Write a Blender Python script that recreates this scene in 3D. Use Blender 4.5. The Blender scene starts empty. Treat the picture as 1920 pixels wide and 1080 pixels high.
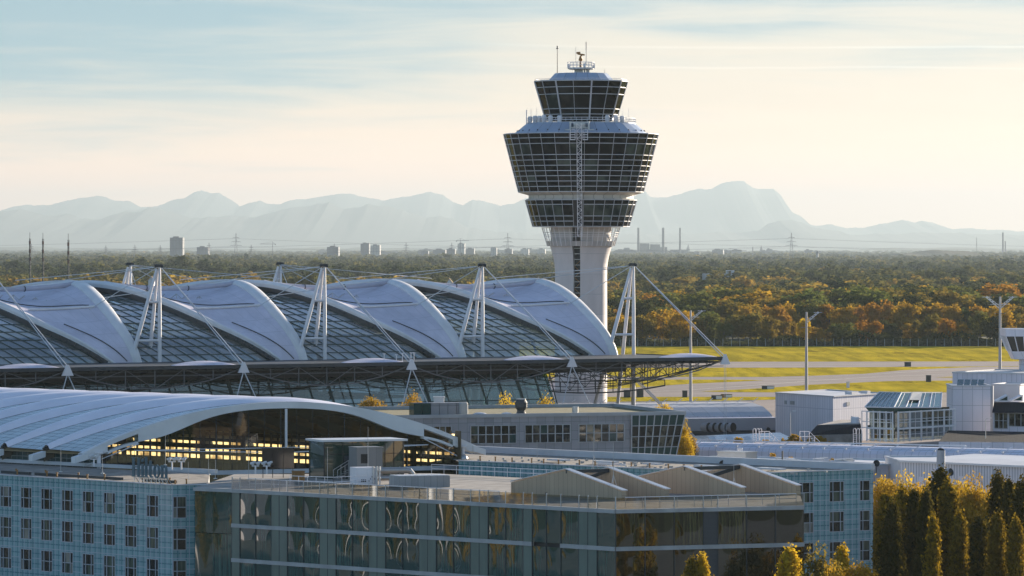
import bpy, math, random
import numpy as np
from mathutils import Vector, Matrix

R = math.radians
scene = bpy.context.scene
C = scene.collection

# ------------------------------------------------------------------ camera
F, V0, H = 8200.0, 463.0, 35.0           # focal length in pixels of the 1920 frame, horizon row, eye height
cd = bpy.data.cameras.new('camera')
cam = bpy.data.objects.new('camera', cd)
C.objects.link(cam)
cam.location = (0, 0, H)
cam.rotation_euler = (R(90), 0, 0)
cd.sensor_width = 36.0
cd.lens = 36.0 * F / 1920.0
cd.shift_y = -(540.0 - V0) / 1920.0
cd.clip_start = 1.0
cd.clip_end = 200000.0
scene.camera = cam

# ------------------------------------------------------------------ sky and sun
SUN_EL, SUN_AZ = 10.0, 37.0              # degrees; azimuth counted from the view axis (+Y) to the right (+X)
w = bpy.data.worlds.new('World')
scene.world = w
w.use_nodes = True
nt = w.node_tree
bg = nt.nodes['Background']
sky = nt.nodes.new('ShaderNodeTexSky')
sky.sky_type = 'NISHITA'
sky.sun_disc = False
sky.sun_elevation = R(SUN_EL)
sky.sun_rotation = R(SUN_AZ)
sky.altitude = 450
sky.air_density = 0.75
sky.dust_density = 0.3
sky.ozone_density = 1.6
bg.inputs['Strength'].default_value = 0.10


def wn(t, **k):
    n = nt.nodes.new(t)
    for a, b in k.items():
        setattr(n, a, b)
    return n


def wl(a, b):
    nt.links.new(a, b)


# high veils of cloud: warm and bright low over the horizon, cool and thinner higher up on the left, drawn out in streaks
tc = wn('ShaderNodeTexCoord')
sep = wn('ShaderNodeSeparateXYZ')
wl(tc.outputs['Generated'], sep.inputs['Vector'])


def wm(op, a, b=None, clamp=False):
    x = wn('ShaderNodeMath', operation=op)
    x.use_clamp = clamp
    for i, q in enumerate((a, b)):
        if q is None:
            continue
        if isinstance(q, (int, float)):
            x.inputs[i].default_value = q
        else:
            wl(q, x.inputs[i])
    return x.outputs[0]


def wnoise(scale, loc, detail, rough, dist, tilt):
    m = wn('ShaderNodeMapping')
    m.inputs['Rotation'].default_value = (0, R(tilt), 0)
    m.inputs['Location'].default_value = loc
    m.inputs['Scale'].default_value = scale
    wl(tc.outputs['Generated'], m.inputs['Vector'])
    n = wn('ShaderNodeTexNoise')
    n.inputs['Scale'].default_value = 1.0
    n.inputs['Detail'].default_value = detail
    n.inputs['Roughness'].default_value = rough
    n.inputs['Distortion'].default_value = dist
    wl(m.outputs['Vector'], n.inputs['Vector'])
    return n.outputs['Fac']


def wrange(v, a, b, c, d, smooth=False):
    m = wn('ShaderNodeMapRange')
    if smooth:
        m.interpolation_type = 'SMOOTHSTEP'
    for k, q in (('From Min', a), ('From Max', b), ('To Min', c), ('To Max', d)):
        m.inputs[k].default_value = q
    wl(v, m.inputs['Value'])
    return m.outputs['Result']


X_, Y_, Z_ = sep.outputs['X'], sep.outputs['Y'], sep.outputs['Z']
nA = wnoise((16.0, 2.0, 210.0), (1.3, 0, 0.2), 7.0, 0.55, 0.5, -0.6)
nB = wnoise((9.0, 2.0, 60.0), (4.1, 0, 0.9), 5.0, 0.5, 0.3, 2.0)
streak = wm('ADD', wm('MULTIPLY', nA, 0.55), wm('MULTIPLY', nB, 0.45))
elev = wn('ShaderNodeValToRGB')
er = elev.color_ramp
er.elements[0].position, er.elements[0].color = 0.0, (1.0, 0.50, 0.28, 1)
er.elements[1].position, er.elements[1].color = 1.0, (0.20, 0.23, 0.25, 1)
for p_, c_ in ((0.10, (0.95, 0.44, 0.24, 1)), (0.18, (0.72, 0.42, 0.26, 1)), (0.28, (0.50, 0.355, 0.25, 1)), (0.40, (0.42, 0.335, 0.26, 1)), (0.60, (0.36, 0.335, 0.305, 1))):
    e_ = er.elements.new(p_)
    e_.color = c_
wl(wm('MULTIPLY', Z_, 8.5, True), elev.inputs['Fac'])
warm = wn('ShaderNodeVectorMath', operation='SCALE')
wl(elev.outputs['Color'], warm.inputs[0])
wl(wm('MULTIPLY', wrange(streak, 0.38, 0.62, 0.95, 1.05), 8.2), warm.inputs['Scale'])
cool = wm('ADD', wm('ADD', wm('MULTIPLY', wm('SUBTRACT', Z_, 0.033), 26.0), wm('MULTIPLY', X_, -3.6)), wm('MULTIPLY', wm('SUBTRACT', streak, 0.5), 3.2))
coolf = wrange(cool, -0.25, 1.0, 0.0, 1.0, True)
cmix = wn('ShaderNodeMix', data_type='RGBA')
cmix.inputs['B'].default_value = (0.55, 1.25, 1.7, 1.0)
wl(coolf, cmix.inputs['Factor'])
wl(warm.outputs[0], cmix.inputs['A'])
# two old condensation trails
trail = None
for z0_, sl_, w_, amp in ((0.0466, -0.013, 0.00030, 1.0), (0.0420, -0.016, 0.00025, 0.8)):
    d_ = wm('DIVIDE', wm('SUBTRACT', Z_, wm('ADD', wm('ADD', wm('MULTIPLY', X_, sl_), z0_), wm('MULTIPLY', wm('SUBTRACT', nB, 0.5), 0.0034))), w_)
    t_ = wm('MULTIPLY', wm('POWER', 2.718, wm('MULTIPLY', wm('MULTIPLY', d_, d_), -1.0)), wm('MULTIPLY', wrange(nA, 0.35, 0.6, 0.2, 1.0), amp))
    if amp < 2:
        t_ = wm('MULTIPLY', t_, wrange(X_, -0.02, 0.03, 0.0, 1.0))
    trail = t_ if trail is None else wm('ADD', trail, t_)
tadd = wn('ShaderNodeMix', data_type='RGBA', blend_type='ADD')
tadd.inputs['Factor'].default_value = 1.0
wl(cmix.outputs['Result'], tadd.inputs['A'])
tcol = wn('ShaderNodeVectorMath', operation='SCALE')
tcol.inputs[0].default_value = (1.0, 0.92, 0.80)
wl(trail, tcol.inputs['Scale'])
wl(tcol.outputs[0], tadd.inputs['B'])
# the veil covers the low sky on the far side; overhead and behind the viewer the sky is clear
cov = wm('MULTIPLY', wrange(Z_, 0.10, 0.40, 0.90, 0.10, True), wrange(Y_, -0.2, 0.75, 0.15, 1.0))
mixc = wn('ShaderNodeMix', data_type='RGBA')
wl(cov, mixc.inputs['Factor'])
wl(sky.outputs['Color'], mixc.inputs['A'])
wl(tadd.outputs['Result'], mixc.inputs['B'])
wl(mixc.outputs['Result'], bg.inputs['Color'])

sd = bpy.data.lights.new('sun', 'SUN')
sd.energy = 5.0
sd.angle = R(1.0)
sd.color = (1.0, 0.86, 0.68)
sun = bpy.data.objects.new('sun', sd)
C.objects.link(sun)
sdir = Vector((math.sin(R(SUN_AZ)) * math.cos(R(SUN_EL)), math.cos(R(SUN_AZ)) * math.cos(R(SUN_EL)), math.sin(R(SUN_EL))))
sun.rotation_euler = (-sdir).to_track_quat('-Z', 'Y').to_euler()
sun.location = (400, 200, 300)

scene.view_settings.view_transform = 'Standard'
scene.view_settings.look = 'None'
scene.view_settings.exposure = 1.45
scene.view_settings.gamma = 1.0
cy = scene.cycles
cy.use_denoising = True
cy.denoiser = 'OPENIMAGEDENOISE'
cy.max_bounces = 8
cy.diffuse_bounces = 2
cy.glossy_bounces = 3
cy.transmission_bounces = 4
cy.transparent_max_bounces = 24
cy.volume_bounces = 0
cy.use_adaptive_sampling = True
cy.adaptive_threshold = 0.01
cy.sample_clamp_indirect = 6.0
cy.caustics_reflective = False
cy.caustics_refractive = False

HAZE = 3.0e-5

# ------------------------------------------------------------------ helpers


def P(u, v, Y):
    return Vector(((u - 960.0) * Y / F, Y, H - (v - V0) * Y / F))


def G(u, v, z=0.0):
    Y = (H - z) * F / (v - V0)
    return Vector(((u - 960.0) * Y / F, Y, z))


def Zv(v, Y):
    return H - (v - V0) * Y / F


def Xu(u, Y):
    return (u - 960.0) * Y / F


UP = Vector((0, 0, 1))


class MB:
    """Collects faces; build() links them as ONE mesh object."""

    def __init__(s):
        s.v, s.f, s.m, s.uv, s.sm = [], [], [], [], []

    def face(s, pts, m=0, uv=None, smooth=False):
        i = len(s.v)
        s.v.extend([tuple(p) for p in pts])
        s.f.append(tuple(range(i, i + len(pts))))
        s.m.append(m)
        s.uv.append(uv)
        s.sm.append(smooth)

    def wall(s, A, B, z0, z1, m=0, u0=0.0):
        A, B = Vector((A[0], A[1], 0)), Vector((B[0], B[1], 0))
        L = (B - A).length
        s.face([(A.x, A.y, z0), (B.x, B.y, z0), (B.x, B.y, z1), (A.x, A.y, z1)], m,
               [(u0, z0), (u0 + L, z0), (u0 + L, z1), (u0, z1)])

    def slab(s, o, ex, ey, ez, m=0):
        o, ex, ey, ez = Vector(o), Vector(ex), Vector(ey), Vector(ez)
        if ex.cross(ey).dot(ez) < 0:
            ex, ey = ey, ex
        lx, ly, lz = ex.length, ey.length, ez.length
        p = [o, o + ex, o + ex + ey, o + ey]
        q = [a + ez for a in p]
        s.face(p[::-1], m, [(0, 0), (0, ly), (lx, ly), (lx, 0)][::-1])
        s.face(q, m, [(0, 0), (lx, 0), (lx, ly), (0, ly)])
        for k, (a, b, l) in enumerate(((0, 1, lx), (1, 2, ly), (2, 3, lx), (3, 0, ly))):
            s.face([p[a], p[b], q[b], q[a]], m, [(0, 0), (l, 0), (l, lz), (0, lz)])

    def box(s, c, size, rz=0.0, m=0):
        c = Vector(c)
        ca, sa = math.cos(rz), math.sin(rz)
        ex = Vector((ca, sa, 0)) * size[0]
        ey = Vector((-sa, ca, 0)) * size[1]
        ez = Vector((0, 0, size[2]))
        s.slab(c - ex / 2 - ey / 2 - ez / 2, ex, ey, ez, m)

    def bar(s, a, b, w, h=None, m=0, up=None):
        a, b = Vector(a), Vector(b)
        h = w if h is None else h
        d = (b - a)
        if d.length < 1e-6:
            return
        dn = d.normalized()
        r = up if up is not None else (UP if abs(dn.z) < 0.95 else Vector((0, 1, 0)))
        sx = dn.cross(r).normalized()
        sy = sx.cross(dn).normalized()
        s.slab(a - sx * w / 2 - sy * h / 2, sx * w, sy * h, d, m)

    def tube(s, pts, r, n=6, m=0, caps=True, smooth=True):
        pts = [Vector(p) for p in pts]
        rs = r if isinstance(r, (list, tuple)) else [r] * len(pts)
        rings = []
        prev = None
        for k, p in enumerate(pts):
            if k == 0:
                d = pts[1] - pts[0]
            elif k == len(pts) - 1:
                d = pts[-1] - pts[-2]
            else:
                d = (pts[k + 1] - pts[k]).normalized() + (pts[k] - pts[k - 1]).normalized()
            d = d.normalized()
            if prev is None:
                ref = UP if abs(d.z) < 0.9 else Vector((0, 1, 0))
                x = d.cross(ref).normalized()
            else:
                x = (prev - d * prev.dot(d)).normalized()
            prev = x
            y = d.cross(x)
            rings.append([p + (x * math.cos(t) + y * math.sin(t)) * rs[k] for t in [2 * math.pi * j / n for j in range(n)]])
        for k in range(len(rings) - 1):
            for j in range(n):
                j2 = (j + 1) % n
                s.face([rings[k][j], rings[k][j2], rings[k + 1][j2], rings[k + 1][j]], m, None, smooth)
        if caps:
            s.face(rings[0][::-1], m)
            s.face(rings[-1], m)

    def lathe(s, c, prof, n=24, m=0, a0=0.0, smooth=True, capt=True, capb=False):
        c = Vector(c)
        rings = []
        ac = 0.0
        vs = [0.0]
        for k in range(1, len(prof)):
            ac += math.hypot(prof[k][0] - prof[k - 1][0], prof[k][1] - prof[k - 1][1])
            vs.append(ac)
        for r, z in prof:
            rings.append([c + Vector((r * math.cos(a0 + 2 * math.pi * j / n), r * math.sin(a0 + 2 * math.pi * j / n), z)) for j in range(n)])
        for k in range(len(rings) - 1):
            for j in range(n):
                j2 = (j + 1) % n
                s.face([rings[k][j], rings[k][j2], rings[k + 1][j2], rings[k + 1][j]], m,
                       [(j, vs[k]), (j + 1, vs[k]), (j + 1, vs[k + 1]), (j, vs[k + 1])], smooth)
        if capt and prof[-1][0] > 1e-4:
            s.face(rings[-1], m)
        if capb and prof[0][0] > 1e-4:
            s.face(rings[0][::-1], m)

    def prism(s, poly, z0, z1, m=0, mt=None, top=True, bottom=False):
        n = len(poly)
        ar = sum(poly[i][0] * poly[(i + 1) % n][1] - poly[(i + 1) % n][0] * poly[i][1] for i in range(n))
        if ar < 0:
            poly = poly[::-1]
        u = 0.0
        for i in range(n):
            A, B = poly[i], poly[(i + 1) % n]
            s.wall(A, B, z0, z1, m, u)
            u += math.hypot(B[0] - A[0], B[1] - A[1])
        if top:
            s.face([(p[0], p[1], z1) for p in poly], m if mt is None else mt, [(p[0], p[1]) for p in poly])
        if bottom:
            s.face([(p[0], p[1], z0) for p in poly][::-1], m, [(p[0], p[1]) for p in poly][::-1])

    def plate(s, o, ux, uy, poly, nvec, m=0):
        """2-D polygon in the frame o, ux, uy, pushed out along nvec."""
        o, ux, uy, nvec = Vector(o), Vector(ux), Vector(uy), Vector(nvec)
        n = len(poly)
        ar = sum(poly[i][0] * poly[(i + 1) % n][1] - poly[(i + 1) % n][0] * poly[i][1] for i in range(n))
        flip = (ar > 0) != (ux.cross(uy).dot(nvec) > 0)
        p = [o + ux * a + uy * b for a, b in poly]
        uv = [(a, b) for a, b in poly]
        if flip:
            p, uv = p[::-1], uv[::-1]
        q = [a + nvec for a in p]
        s.face(p[::-1], m, uv[::-1])
        s.face(q, m, uv)
        u = 0.0
        for i in range(n):
            j = (i + 1) % n
            l = (p[j] - p[i]).length
            s.face([p[i], p[j], q[j], q[i]], m, [(u, 0), (u + l, 0), (u + l, nvec.length), (u, nvec.length)])
            u += l

    def grid(s, fn, nu, nv, m=0, smooth=True, uvf=None):
        """surface from fn(i/nu, j/nv)."""
        i0 = len(s.v)
        for j in range(nv + 1):
            for i in range(nu + 1):
                s.v.append(tuple(fn(i / nu, j / nv)))
        for j in range(nv):
            for i in range(nu):
                a = i0 + j * (nu + 1) + i
                s.f.append((a, a + 1, a + nu + 2, a + nu + 1))
                s.m.append(m)
                s.sm.append(smooth)
                if uvf:
                    s.uv.append([uvf(i / nu, j / nv), uvf((i + 1) / nu, j / nv), uvf((i + 1) / nu, (j + 1) / nv), uvf(i / nu, (j + 1) / nv)])
                else:
                    s.uv.append([(i / nu, j / nv), ((i + 1) / nu, j / nv), ((i + 1) / nu, (j + 1) / nv), (i / nu, (j + 1) / nv)])

    def blob(s, c, r, n=10, k=6, m=0):
        c = Vector(c)
        r = r if isinstance(r, (list, tuple)) else (r, r, r)
        s.grid(lambda a, b: c + Vector((r[0] * math.cos(2 * math.pi * a) * math.sin(math.pi * b), r[1] * math.sin(2 * math.pi * a) * math.sin(math.pi * b), -r[2] * math.cos(math.pi * b))), n, k, m)

    def build(s, name, mats, parent=None, origin=None):
        me = bpy.data.meshes.new(name)
        v = s.v
        if origin is not None:
            v = [(p[0] - origin[0], p[1] - origin[1], p[2] - origin[2]) for p in v]
        me.from_pydata(v, [], s.f)
        if not isinstance(mats, (list, tuple)):
            mats = [mats]
        for mm in mats:
            me.materials.append(mm)
        me.polygons.foreach_set('material_index', s.m)
        me.polygons.foreach_set('use_smooth', s.sm)
        if any(u is not None for u in s.uv):
            ul = me.uv_layers.new(name='UVMap')
            flat = []
            for f, u in zip(s.f, s.uv):
                if u is None:
                    flat.extend([0.0, 0.0] * len(f))
                else:
                    for a in u:
                        flat.extend((a[0], a[1]))
            ul.data.foreach_set('uv', flat)
        me.update()
        o = bpy.data.objects.new(name, me)
        C.objects.link(o)
        if origin is not None:
            o.location = origin
        if parent is not None:
            o.parent = parent
        return o


def tag(o, label, cat, group=None, kind=None):
    o['label'] = label
    o['category'] = cat
    if group:
        o['group'] = group
    if kind:
        o['kind'] = kind
    return o


def thing(name, label, cat, loc=(0, 0, 0), group=None, rz=0.0):
    o = bpy.data.objects.new(name, None)
    C.objects.link(o)
    o.empty_display_size = 0.5
    o.location = loc
    o.rotation_euler = (0, 0, rz)
    return tag(o, label, cat, group)


def struct(o):
    o['kind'] = 'structure'
    return o


def dup(root, loc=None, rz=None, label=None, scale=None):
    kids = [c for c in root.children]
    r = root.copy()
    C.objects.link(r)
    if loc is not None:
        r.location = loc
    if rz is not None:
        r.rotation_euler = (0, 0, rz)
    if scale is not None:
        r.scale = scale
    if label:
        r['label'] = label
    for ch in kids:
        sub = [c for c in ch.children]
        c = ch.copy()
        C.objects.link(c)
        c.parent = r
        for g in sub:
            d = g.copy()
            C.objects.link(d)
            d.parent = c
    return r


def inst(o, loc, parent, rz=0.0, scale=None):
    """one more part that shares the mesh of part o"""
    c = o.copy()
    C.objects.link(c)
    c.location = loc
    c.rotation_euler = (0, 0, rz)
    c.parent = parent
    if scale:
        c.scale = scale
    return c

# ------------------------------------------------------------------ materials


class NG:
    def __init__(s, name):
        s.mat = bpy.data.materials.new(name)
        s.mat.use_nodes = True
        s.t = s.mat.node_tree
        s.b = s.t.nodes['Principled BSDF']
        s.out = s.t.nodes['Material Output']

    def n(s, typ, **k):
        x = s.t.nodes.new(typ)
        for a, b in k.items():
            setattr(x, a, b)
        return x

    def l(s, a, b):
        s.t.links.new(a, b)

    def M(s, op, a, b=None, c=None):
        x = s.n('ShaderNodeMath', operation=op)
        for i, q in enumerate((a, b, c)):
            if q is None:
                continue
            if isinstance(q, (int, float)):
                x.inputs[i].default_value = q
            else:
                s.l(q, x.inputs[i])
        return x.outputs[0]

    def mix(s, f, a, b):
        x = s.n('ShaderNodeMix', data_type='RGBA')
        for key, q in (('Factor', f), ('A', a), ('B', b)):
            if isinstance(q, (int, float)):
                x.inputs[key].default_value = q
            elif isinstance(q, tuple):
                x.inputs[key].default_value = (q[0], q[1], q[2], 1.0)
            else:
                s.l(q, x.inputs[key])
        return x.outputs['Result']

    def uv(s):
        t = s.n('ShaderNodeTexCoord')
        sp = s.n('ShaderNodeSeparateXYZ')
        s.l(t.outputs['UV'], sp.inputs[0])
        return t.outputs['UV'], sp.outputs['X'], sp.outputs['Y']

    def noise(s, scale, detail=3.0, coord='Object', rough=0.55, stretch=None):
        t = s.n('ShaderNodeTexCoord')
        x = s.n('ShaderNodeTexNoise')
        x.inputs['Scale'].default_value = scale
        x.inputs['Detail'].default_value = detail
        x.inputs['Roughness'].default_value = rough
        if stretch:
            m = s.n('ShaderNodeMapping')
            m.inputs['Scale'].default_value = stretch
            s.l(t.outputs[coord], m.inputs['Vector'])
            s.l(m.outputs['Vector'], x.inputs['Vector'])
        else:
            s.l(t.outputs[coord], x.inputs['Vector'])
        return x.outputs['Fac']

    def ramp(s, f, a, b, lo=0.35, hi=0.65):
        x = s.n('ShaderNodeMapRange')
        x.inputs['From Min'].default_value = lo
        x.inputs['From Max'].default_value = hi
        x.inputs['To Min'].default_value = a
        x.inputs['To Max'].default_value = b
        s.l(f, x.inputs['Value'])
        return x.outputs['Result']

    def line(s, coord, period, width):
        """1 on a joint of the given width every period"""
        fr = s.M('FRACT', s.M('DIVIDE', coord, period))
        d = s.M('MINIMUM', fr, s.M('SUBTRACT', 1.0, fr))
        return s.M('LESS_THAN', d, 0.5 * width / period)

    def cell(s, x, px, y, py):
        cb = s.n('ShaderNodeCombineXYZ')
        s.l(s.M('FLOOR', s.M('DIVIDE', x, px)), cb.inputs[0])
        s.l(s.M('FLOOR', s.M('DIVIDE', y, py)), cb.inputs[1])
        wn_ = s.n('ShaderNodeTexWhiteNoise', noise_dimensions='2D')
        s.l(cb.outputs[0], wn_.inputs['Vector'])
        return wn_.outputs['Value']

    def col(s, q):
        if isinstance(q, tuple):
            s.b.inputs['Base Color'].default_value = (q[0], q[1], q[2], 1)
        else:
            s.l(q, s.b.inputs['Base Color'])

    def set(s, rough=None, metal=None, spec=None):
        for key, q in (('Roughness', rough), ('Metallic', metal), ('Specular IOR Level', spec)):
            if q is None:
                continue
            if isinstance(q, (int, float)):
                s.b.inputs[key].default_value = q
            else:
                s.l(q, s.b.inputs[key])
        return s

    def bump(s, f, strength=0.3, dist=0.1):
        x = s.n('ShaderNodeBump')
        x.inputs['Strength'].default_value = strength
        x.inputs['Distance'].default_value = dist
        s.l(f, x.inputs['Height'])
        s.l(x.outputs['Normal'], s.b.inputs['Normal'])


def dirty(name, c, rough=0.6, metal=0.0, amt=0.18, scale=0.35, spec=0.4, streak=True):
    g = NG(name)
    f = g.noise(scale, 5.0, stretch=(1, 1, 0.25) if streak else None)
    k = g.ramp(f, 0.0, 1.0)
    lo = tuple(x * (1 - amt) for x in c)
    g.col(g.mix(k, lo, c))
    g.set(rough, metal, spec)
    return g.mat


def panelled(name, c, px, py, lw, lc, rough=0.5, metal=0.0, var=0.12, spec=0.4, lwy=None, dirt=0.12):
    """sheet cladding with joints every px by py metres"""
    g = NG(name)
    uvv, x, y = g.uv()
    ln = g.line(x, px, lw)
    if py:
        ln = g.M('MAXIMUM', ln, g.line(y, py, lwy or lw))
    r = g.cell(x, px, y, py or 50.0)
    nz = g.ramp(g.noise(0.3, 5.0, stretch=(1, 1, 0.3)), 1.0 - dirt, 1.0)
    k = g.M('MULTIPLY', g.M('ADD', g.M('MULTIPLY', r, var), 1.0 - var), nz)
    base = g.n('ShaderNodeVectorMath', operation='SCALE')
    base.inputs[0].default_value = c
    g.l(k, base.inputs['Scale'])
    g.col(g.mix(ln, base.outputs[0], lc))
    g.set(rough, metal, spec)
    return g.mat


def glass(name, tint, refl=0.35, rough=0.03, facing=0.5):
    """thin pane: tinted see-through plus mirror, more mirror at glancing angles"""
    g = NG(name)
    g.t.nodes.remove(g.b)
    tr = g.n('ShaderNodeBsdfTransparent')
    tr.inputs['Color'].default_value = (*tint, 1)
    gl = g.n('ShaderNodeBsdfGlossy')
    gl.inputs['Color'].default_value = (0.9, 0.95, 0.95, 1)
    gl.inputs['Roughness'].default_value = rough
    lw = g.n('ShaderNodeLayerWeight')
    lw.inputs['Blend'].default_value = 0.35
    f = g.M('MINIMUM', g.M('ADD', g.M('MULTIPLY', lw.outputs['Facing'], facing), refl), 0.95)
    mx_ = g.n('ShaderNodeMixShader')
    g.l(f, mx_.inputs[0])
    g.l(tr.outputs[0], mx_.inputs[1])
    g.l(gl.outputs[0], mx_.inputs[2])
    g.l(mx_.outputs[0], g.out.inputs['Surface'])
    return g.mat


def darkglass(name, c, rough=0.04, spec=0.8, wob=0.0, wscale=0.5, ior=1.55):
    """pane with a dark room behind it"""
    g = NG(name)
    g.col(c)
    g.set(rough, 0.0, spec)
    g.b.inputs['IOR'].default_value = ior
    if wob:
        g.bump(g.noise(wscale, 1.0), wob, 1.0)
    return g.mat


def leaf(name, c1, c2, c3, trans=0.5, nscale=0.35):
    """autumn foliage: three leaf colours mixed by clump and by tree"""
    g = NG(name)
    g.t.nodes.remove(g.b)
    oi = g.n('ShaderNodeObjectInfo')
    f = g.ramp(g.noise(nscale, 4.0), 0.0, 1.0, 0.36, 0.64)
    a = g.mix(f, c1, c2)
    b = g.mix(g.M('MULTIPLY', oi.outputs['Random'], 0.75), a, c3)
    df = g.n('ShaderNodeBsdfDiffuse')
    tl = g.n('ShaderNodeBsdfTranslucent')
    g.l(b, df.inputs['Color'])
    g.l(b, tl.inputs['Color'])
    m_ = g.n('ShaderNodeMixShader')
    m_.inputs[0].default_value = trans
    g.l(df.outputs[0], m_.inputs[1])
    g.l(tl.outputs[0], m_.inputs[2])
    g.l(m_.outputs[0], g.out.inputs['Surface'])
    return g.mat


MT = {}
MT['white_steel'] = dirty('white_steel', (0.74, 0.71, 0.72), 0.45, amt=0.12)
MT['grey_steel'] = dirty('grey_steel', (0.34, 0.35, 0.36), 0.5, amt=0.2)
MT['dark_steel'] = dirty('dark_steel', (0.045, 0.05, 0.055), 0.55, amt=0.3)
MT['teal_steel'] = dirty('teal_steel', (0.035, 0.075, 0.08), 0.5, amt=0.25)
MT['galv'] = dirty('galvanised_steel', (0.5, 0.5, 0.5), 0.4, 0.5, amt=0.2)
MT['cable'] = dirty('cable_steel', (0.55, 0.56, 0.58), 0.45, 0.2)
MT['black'] = dirty('black_paint', (0.02, 0.02, 0.022), 0.5, amt=0.3)
MT['bark'] = dirty('bark', (0.09, 0.07, 0.05), 0.9, amt=0.4, scale=2.0)
MT['gravel'] = dirty('roof_gravel', (0.30, 0.26, 0.22), 0.95, amt=0.45, scale=0.8, streak=False)
MT['concrete'] = dirty('concrete', (0.42, 0.41, 0.39), 0.85, amt=0.2)
MT['copper'] = dirty('ochre_paint', (0.35, 0.17, 0.05), 0.6, amt=0.3)
# ------------------------------------------------------------------ land, taxiways, far hills


def sheet(name, pts, z, mat):
    mb = MB()
    mb.face([(p[0], p[1], z) for p in pts], 0, [(p[0], p[1]) for p in pts])
    o = mb.build(name, mat)
    return struct(o)


def gp(lst):
    return [(G(u, v).x, G(u, v).y) for u, v in lst]


g = NG('field_soil')
f1 = g.ramp(g.noise(0.004, 6.0), 0, 1)
f2 = g.ramp(g.noise(0.08, 4.0), 0, 1)
g.col(g.mix(f2, g.mix(f1, (0.05, 0.055, 0.025), (0.10, 0.085, 0.04)), (0.06, 0.06, 0.03)))
g.set(0.95, 0, 0.1)
MT['soil'] = g.mat

g = NG('mown_grass')
fa = g.ramp(g.noise(0.02, 5.0, stretch=(0.35, 1, 1)), 0, 1)
fb = g.ramp(g.noise(0.35, 5.0, stretch=(0.6, 0.04, 1)), 0, 1, 0.42, 0.62)
fc = g.ramp(g.noise(0.16, 6.0, rough=0.75, stretch=(0.45, 0.09, 1)), 0, 1, 0.56, 0.66)
c = g.mix(fa, (0.50, 0.37, 0.04), (0.74, 0.55, 0.05))
c = g.mix(g.M('MULTIPLY', fb, 0.45), c, (0.17, 0.16, 0.03))
c = g.mix(g.M('MULTIPLY', fc, 0.7), c, (0.11, 0.09, 0.02))
g.col(c)
g.set(1.0, 0, 0.0)
# upright blades catch a low sun: tilt the shading normal with a rough bump
g.bump(g.noise(0.9, 6.0, rough=0.75), 1.0, 1.2)
MT['grass'] = g.mat

g = NG('asphalt')
fa = g.ramp(g.noise(0.03, 6.0, stretch=(0.3, 1, 1)), 0, 1)
c = g.mix(fa, (0.21, 0.16, 0.14), (0.28, 0.215, 0.19))
fb = g.ramp(g.noise(0.12, 6.0, rough=0.7, stretch=(0.08, 0.35, 1)), 0, 1, 0.45, 0.62)
c = g.mix(g.M('MULTIPLY', fb, 0.4), c, (0.15, 0.125, 0.115))
g.col(c)
g.set(0.85, 0, 0.25)
MT['asphalt'] = g.mat

mb = MB()
for ya, za, yb, zb_ in ((-3000, -6.0, 560, -6.0), (560, -6.0, 575, 0.0), (575, 0.0, 78000, 0.0)):
    mb.face([(-44000, ya, za), (44000, ya, za), (44000, yb, zb_), (-44000, yb, zb_)])
struct(mb.build('ground', MT['soil']))
sheet('grass', [(-900, 880), (900, 880), (900, 1540), (-900, 1540)], 0.02, MT['grass'])
sheet('taxiway', gp([(-700, 678.5), (1300, 678.5), (2700, 677), (2700, 683), (1830, 687.3), (1480, 689.5), (-700, 691)]), 0.04, MT['asphalt'])
sheet('apron', gp([(-900, 706), (1440, 707), (1530, 704.5), (1620, 701), (1690, 694.5), (1760, 691), (1830, 688), (2700, 683.3), (2700, 860), (2700, 940), (-900, 940), (-900, 860)]), 0.03, MT['asphalt'])
# islands of grass between the paved strips
sheet('grass', gp([(-700, 712), (1300, 712), (1400, 712.3), (1432, 713.3), (1380, 716), (1300, 719.5), (1220, 725), (1140, 730), (-700, 735)]), 0.055, MT['grass'])
sheet('grass', gp([(1312, 734), (1380, 731), (1440, 727.5), (1515, 722), (1600, 718), (1665, 715), (1782, 714), (1990, 713), (1990, 736), (1460, 736), (1370, 735.6)]), 0.055, MT['grass'])
sheet('grass', gp([(1752, 707.8), (1790, 706.4), (1990, 704), (1990, 708.3), (1790, 708.3)]), 0.055, MT['grass'])
sheet('grass', gp([(-700, 745), (1300, 744.5), (1470, 744.5), (1470, 749), (1340, 753), (1150, 754), (-700, 754)]), 0.055, MT['grass'])
# painted lines along the taxiway edges and centre
MT['line_paint'] = dirty('line_paint', (0.55, 0.5, 0.42), 0.8, amt=0.3)
mb = MB()
for pa in ([(1200, 709.2), (1445, 709.8), (1560, 706), (1660, 700.5), (1800, 692)], [(1150, 738), (1300, 731), (1420, 722.5), (1520, 714.5), (1640, 707), (1900, 697)], [(1200, 684.6), (1900, 681.5)]):
    q = [G(u, v) for u, v in pa]
    for a, b in zip(q, q[1:]):
        d = Vector((b.x - a.x, b.y - a.y, 0)).normalized()
        nn = Vector((-d.y, d.x, 0)) * 0.35
        mb.face([(a.x - nn.x, a.y - nn.y, 0.06), (b.x - nn.x, b.y - nn.y, 0.06), (b.x + nn.x, b.y + nn.y, 0.06), (a.x + nn.x, a.y + nn.y, 0.06)])
struct(mb.build('taxiway_markings', MT['line_paint']))
# near ground between the buildings
MT['paving'] = dirty('paving', (0.22, 0.21, 0.2), 0.9, amt=0.25, scale=0.1, streak=False)
sheet('pavement', [(-260, 576), (260, 576), (260, 890), (-260, 890)], 0.02, MT['paving'])
sheet('pavement', [(-260, 200), (260, 200), (260, 559), (-260, 559)], -5.97, MT['paving'])
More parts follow.
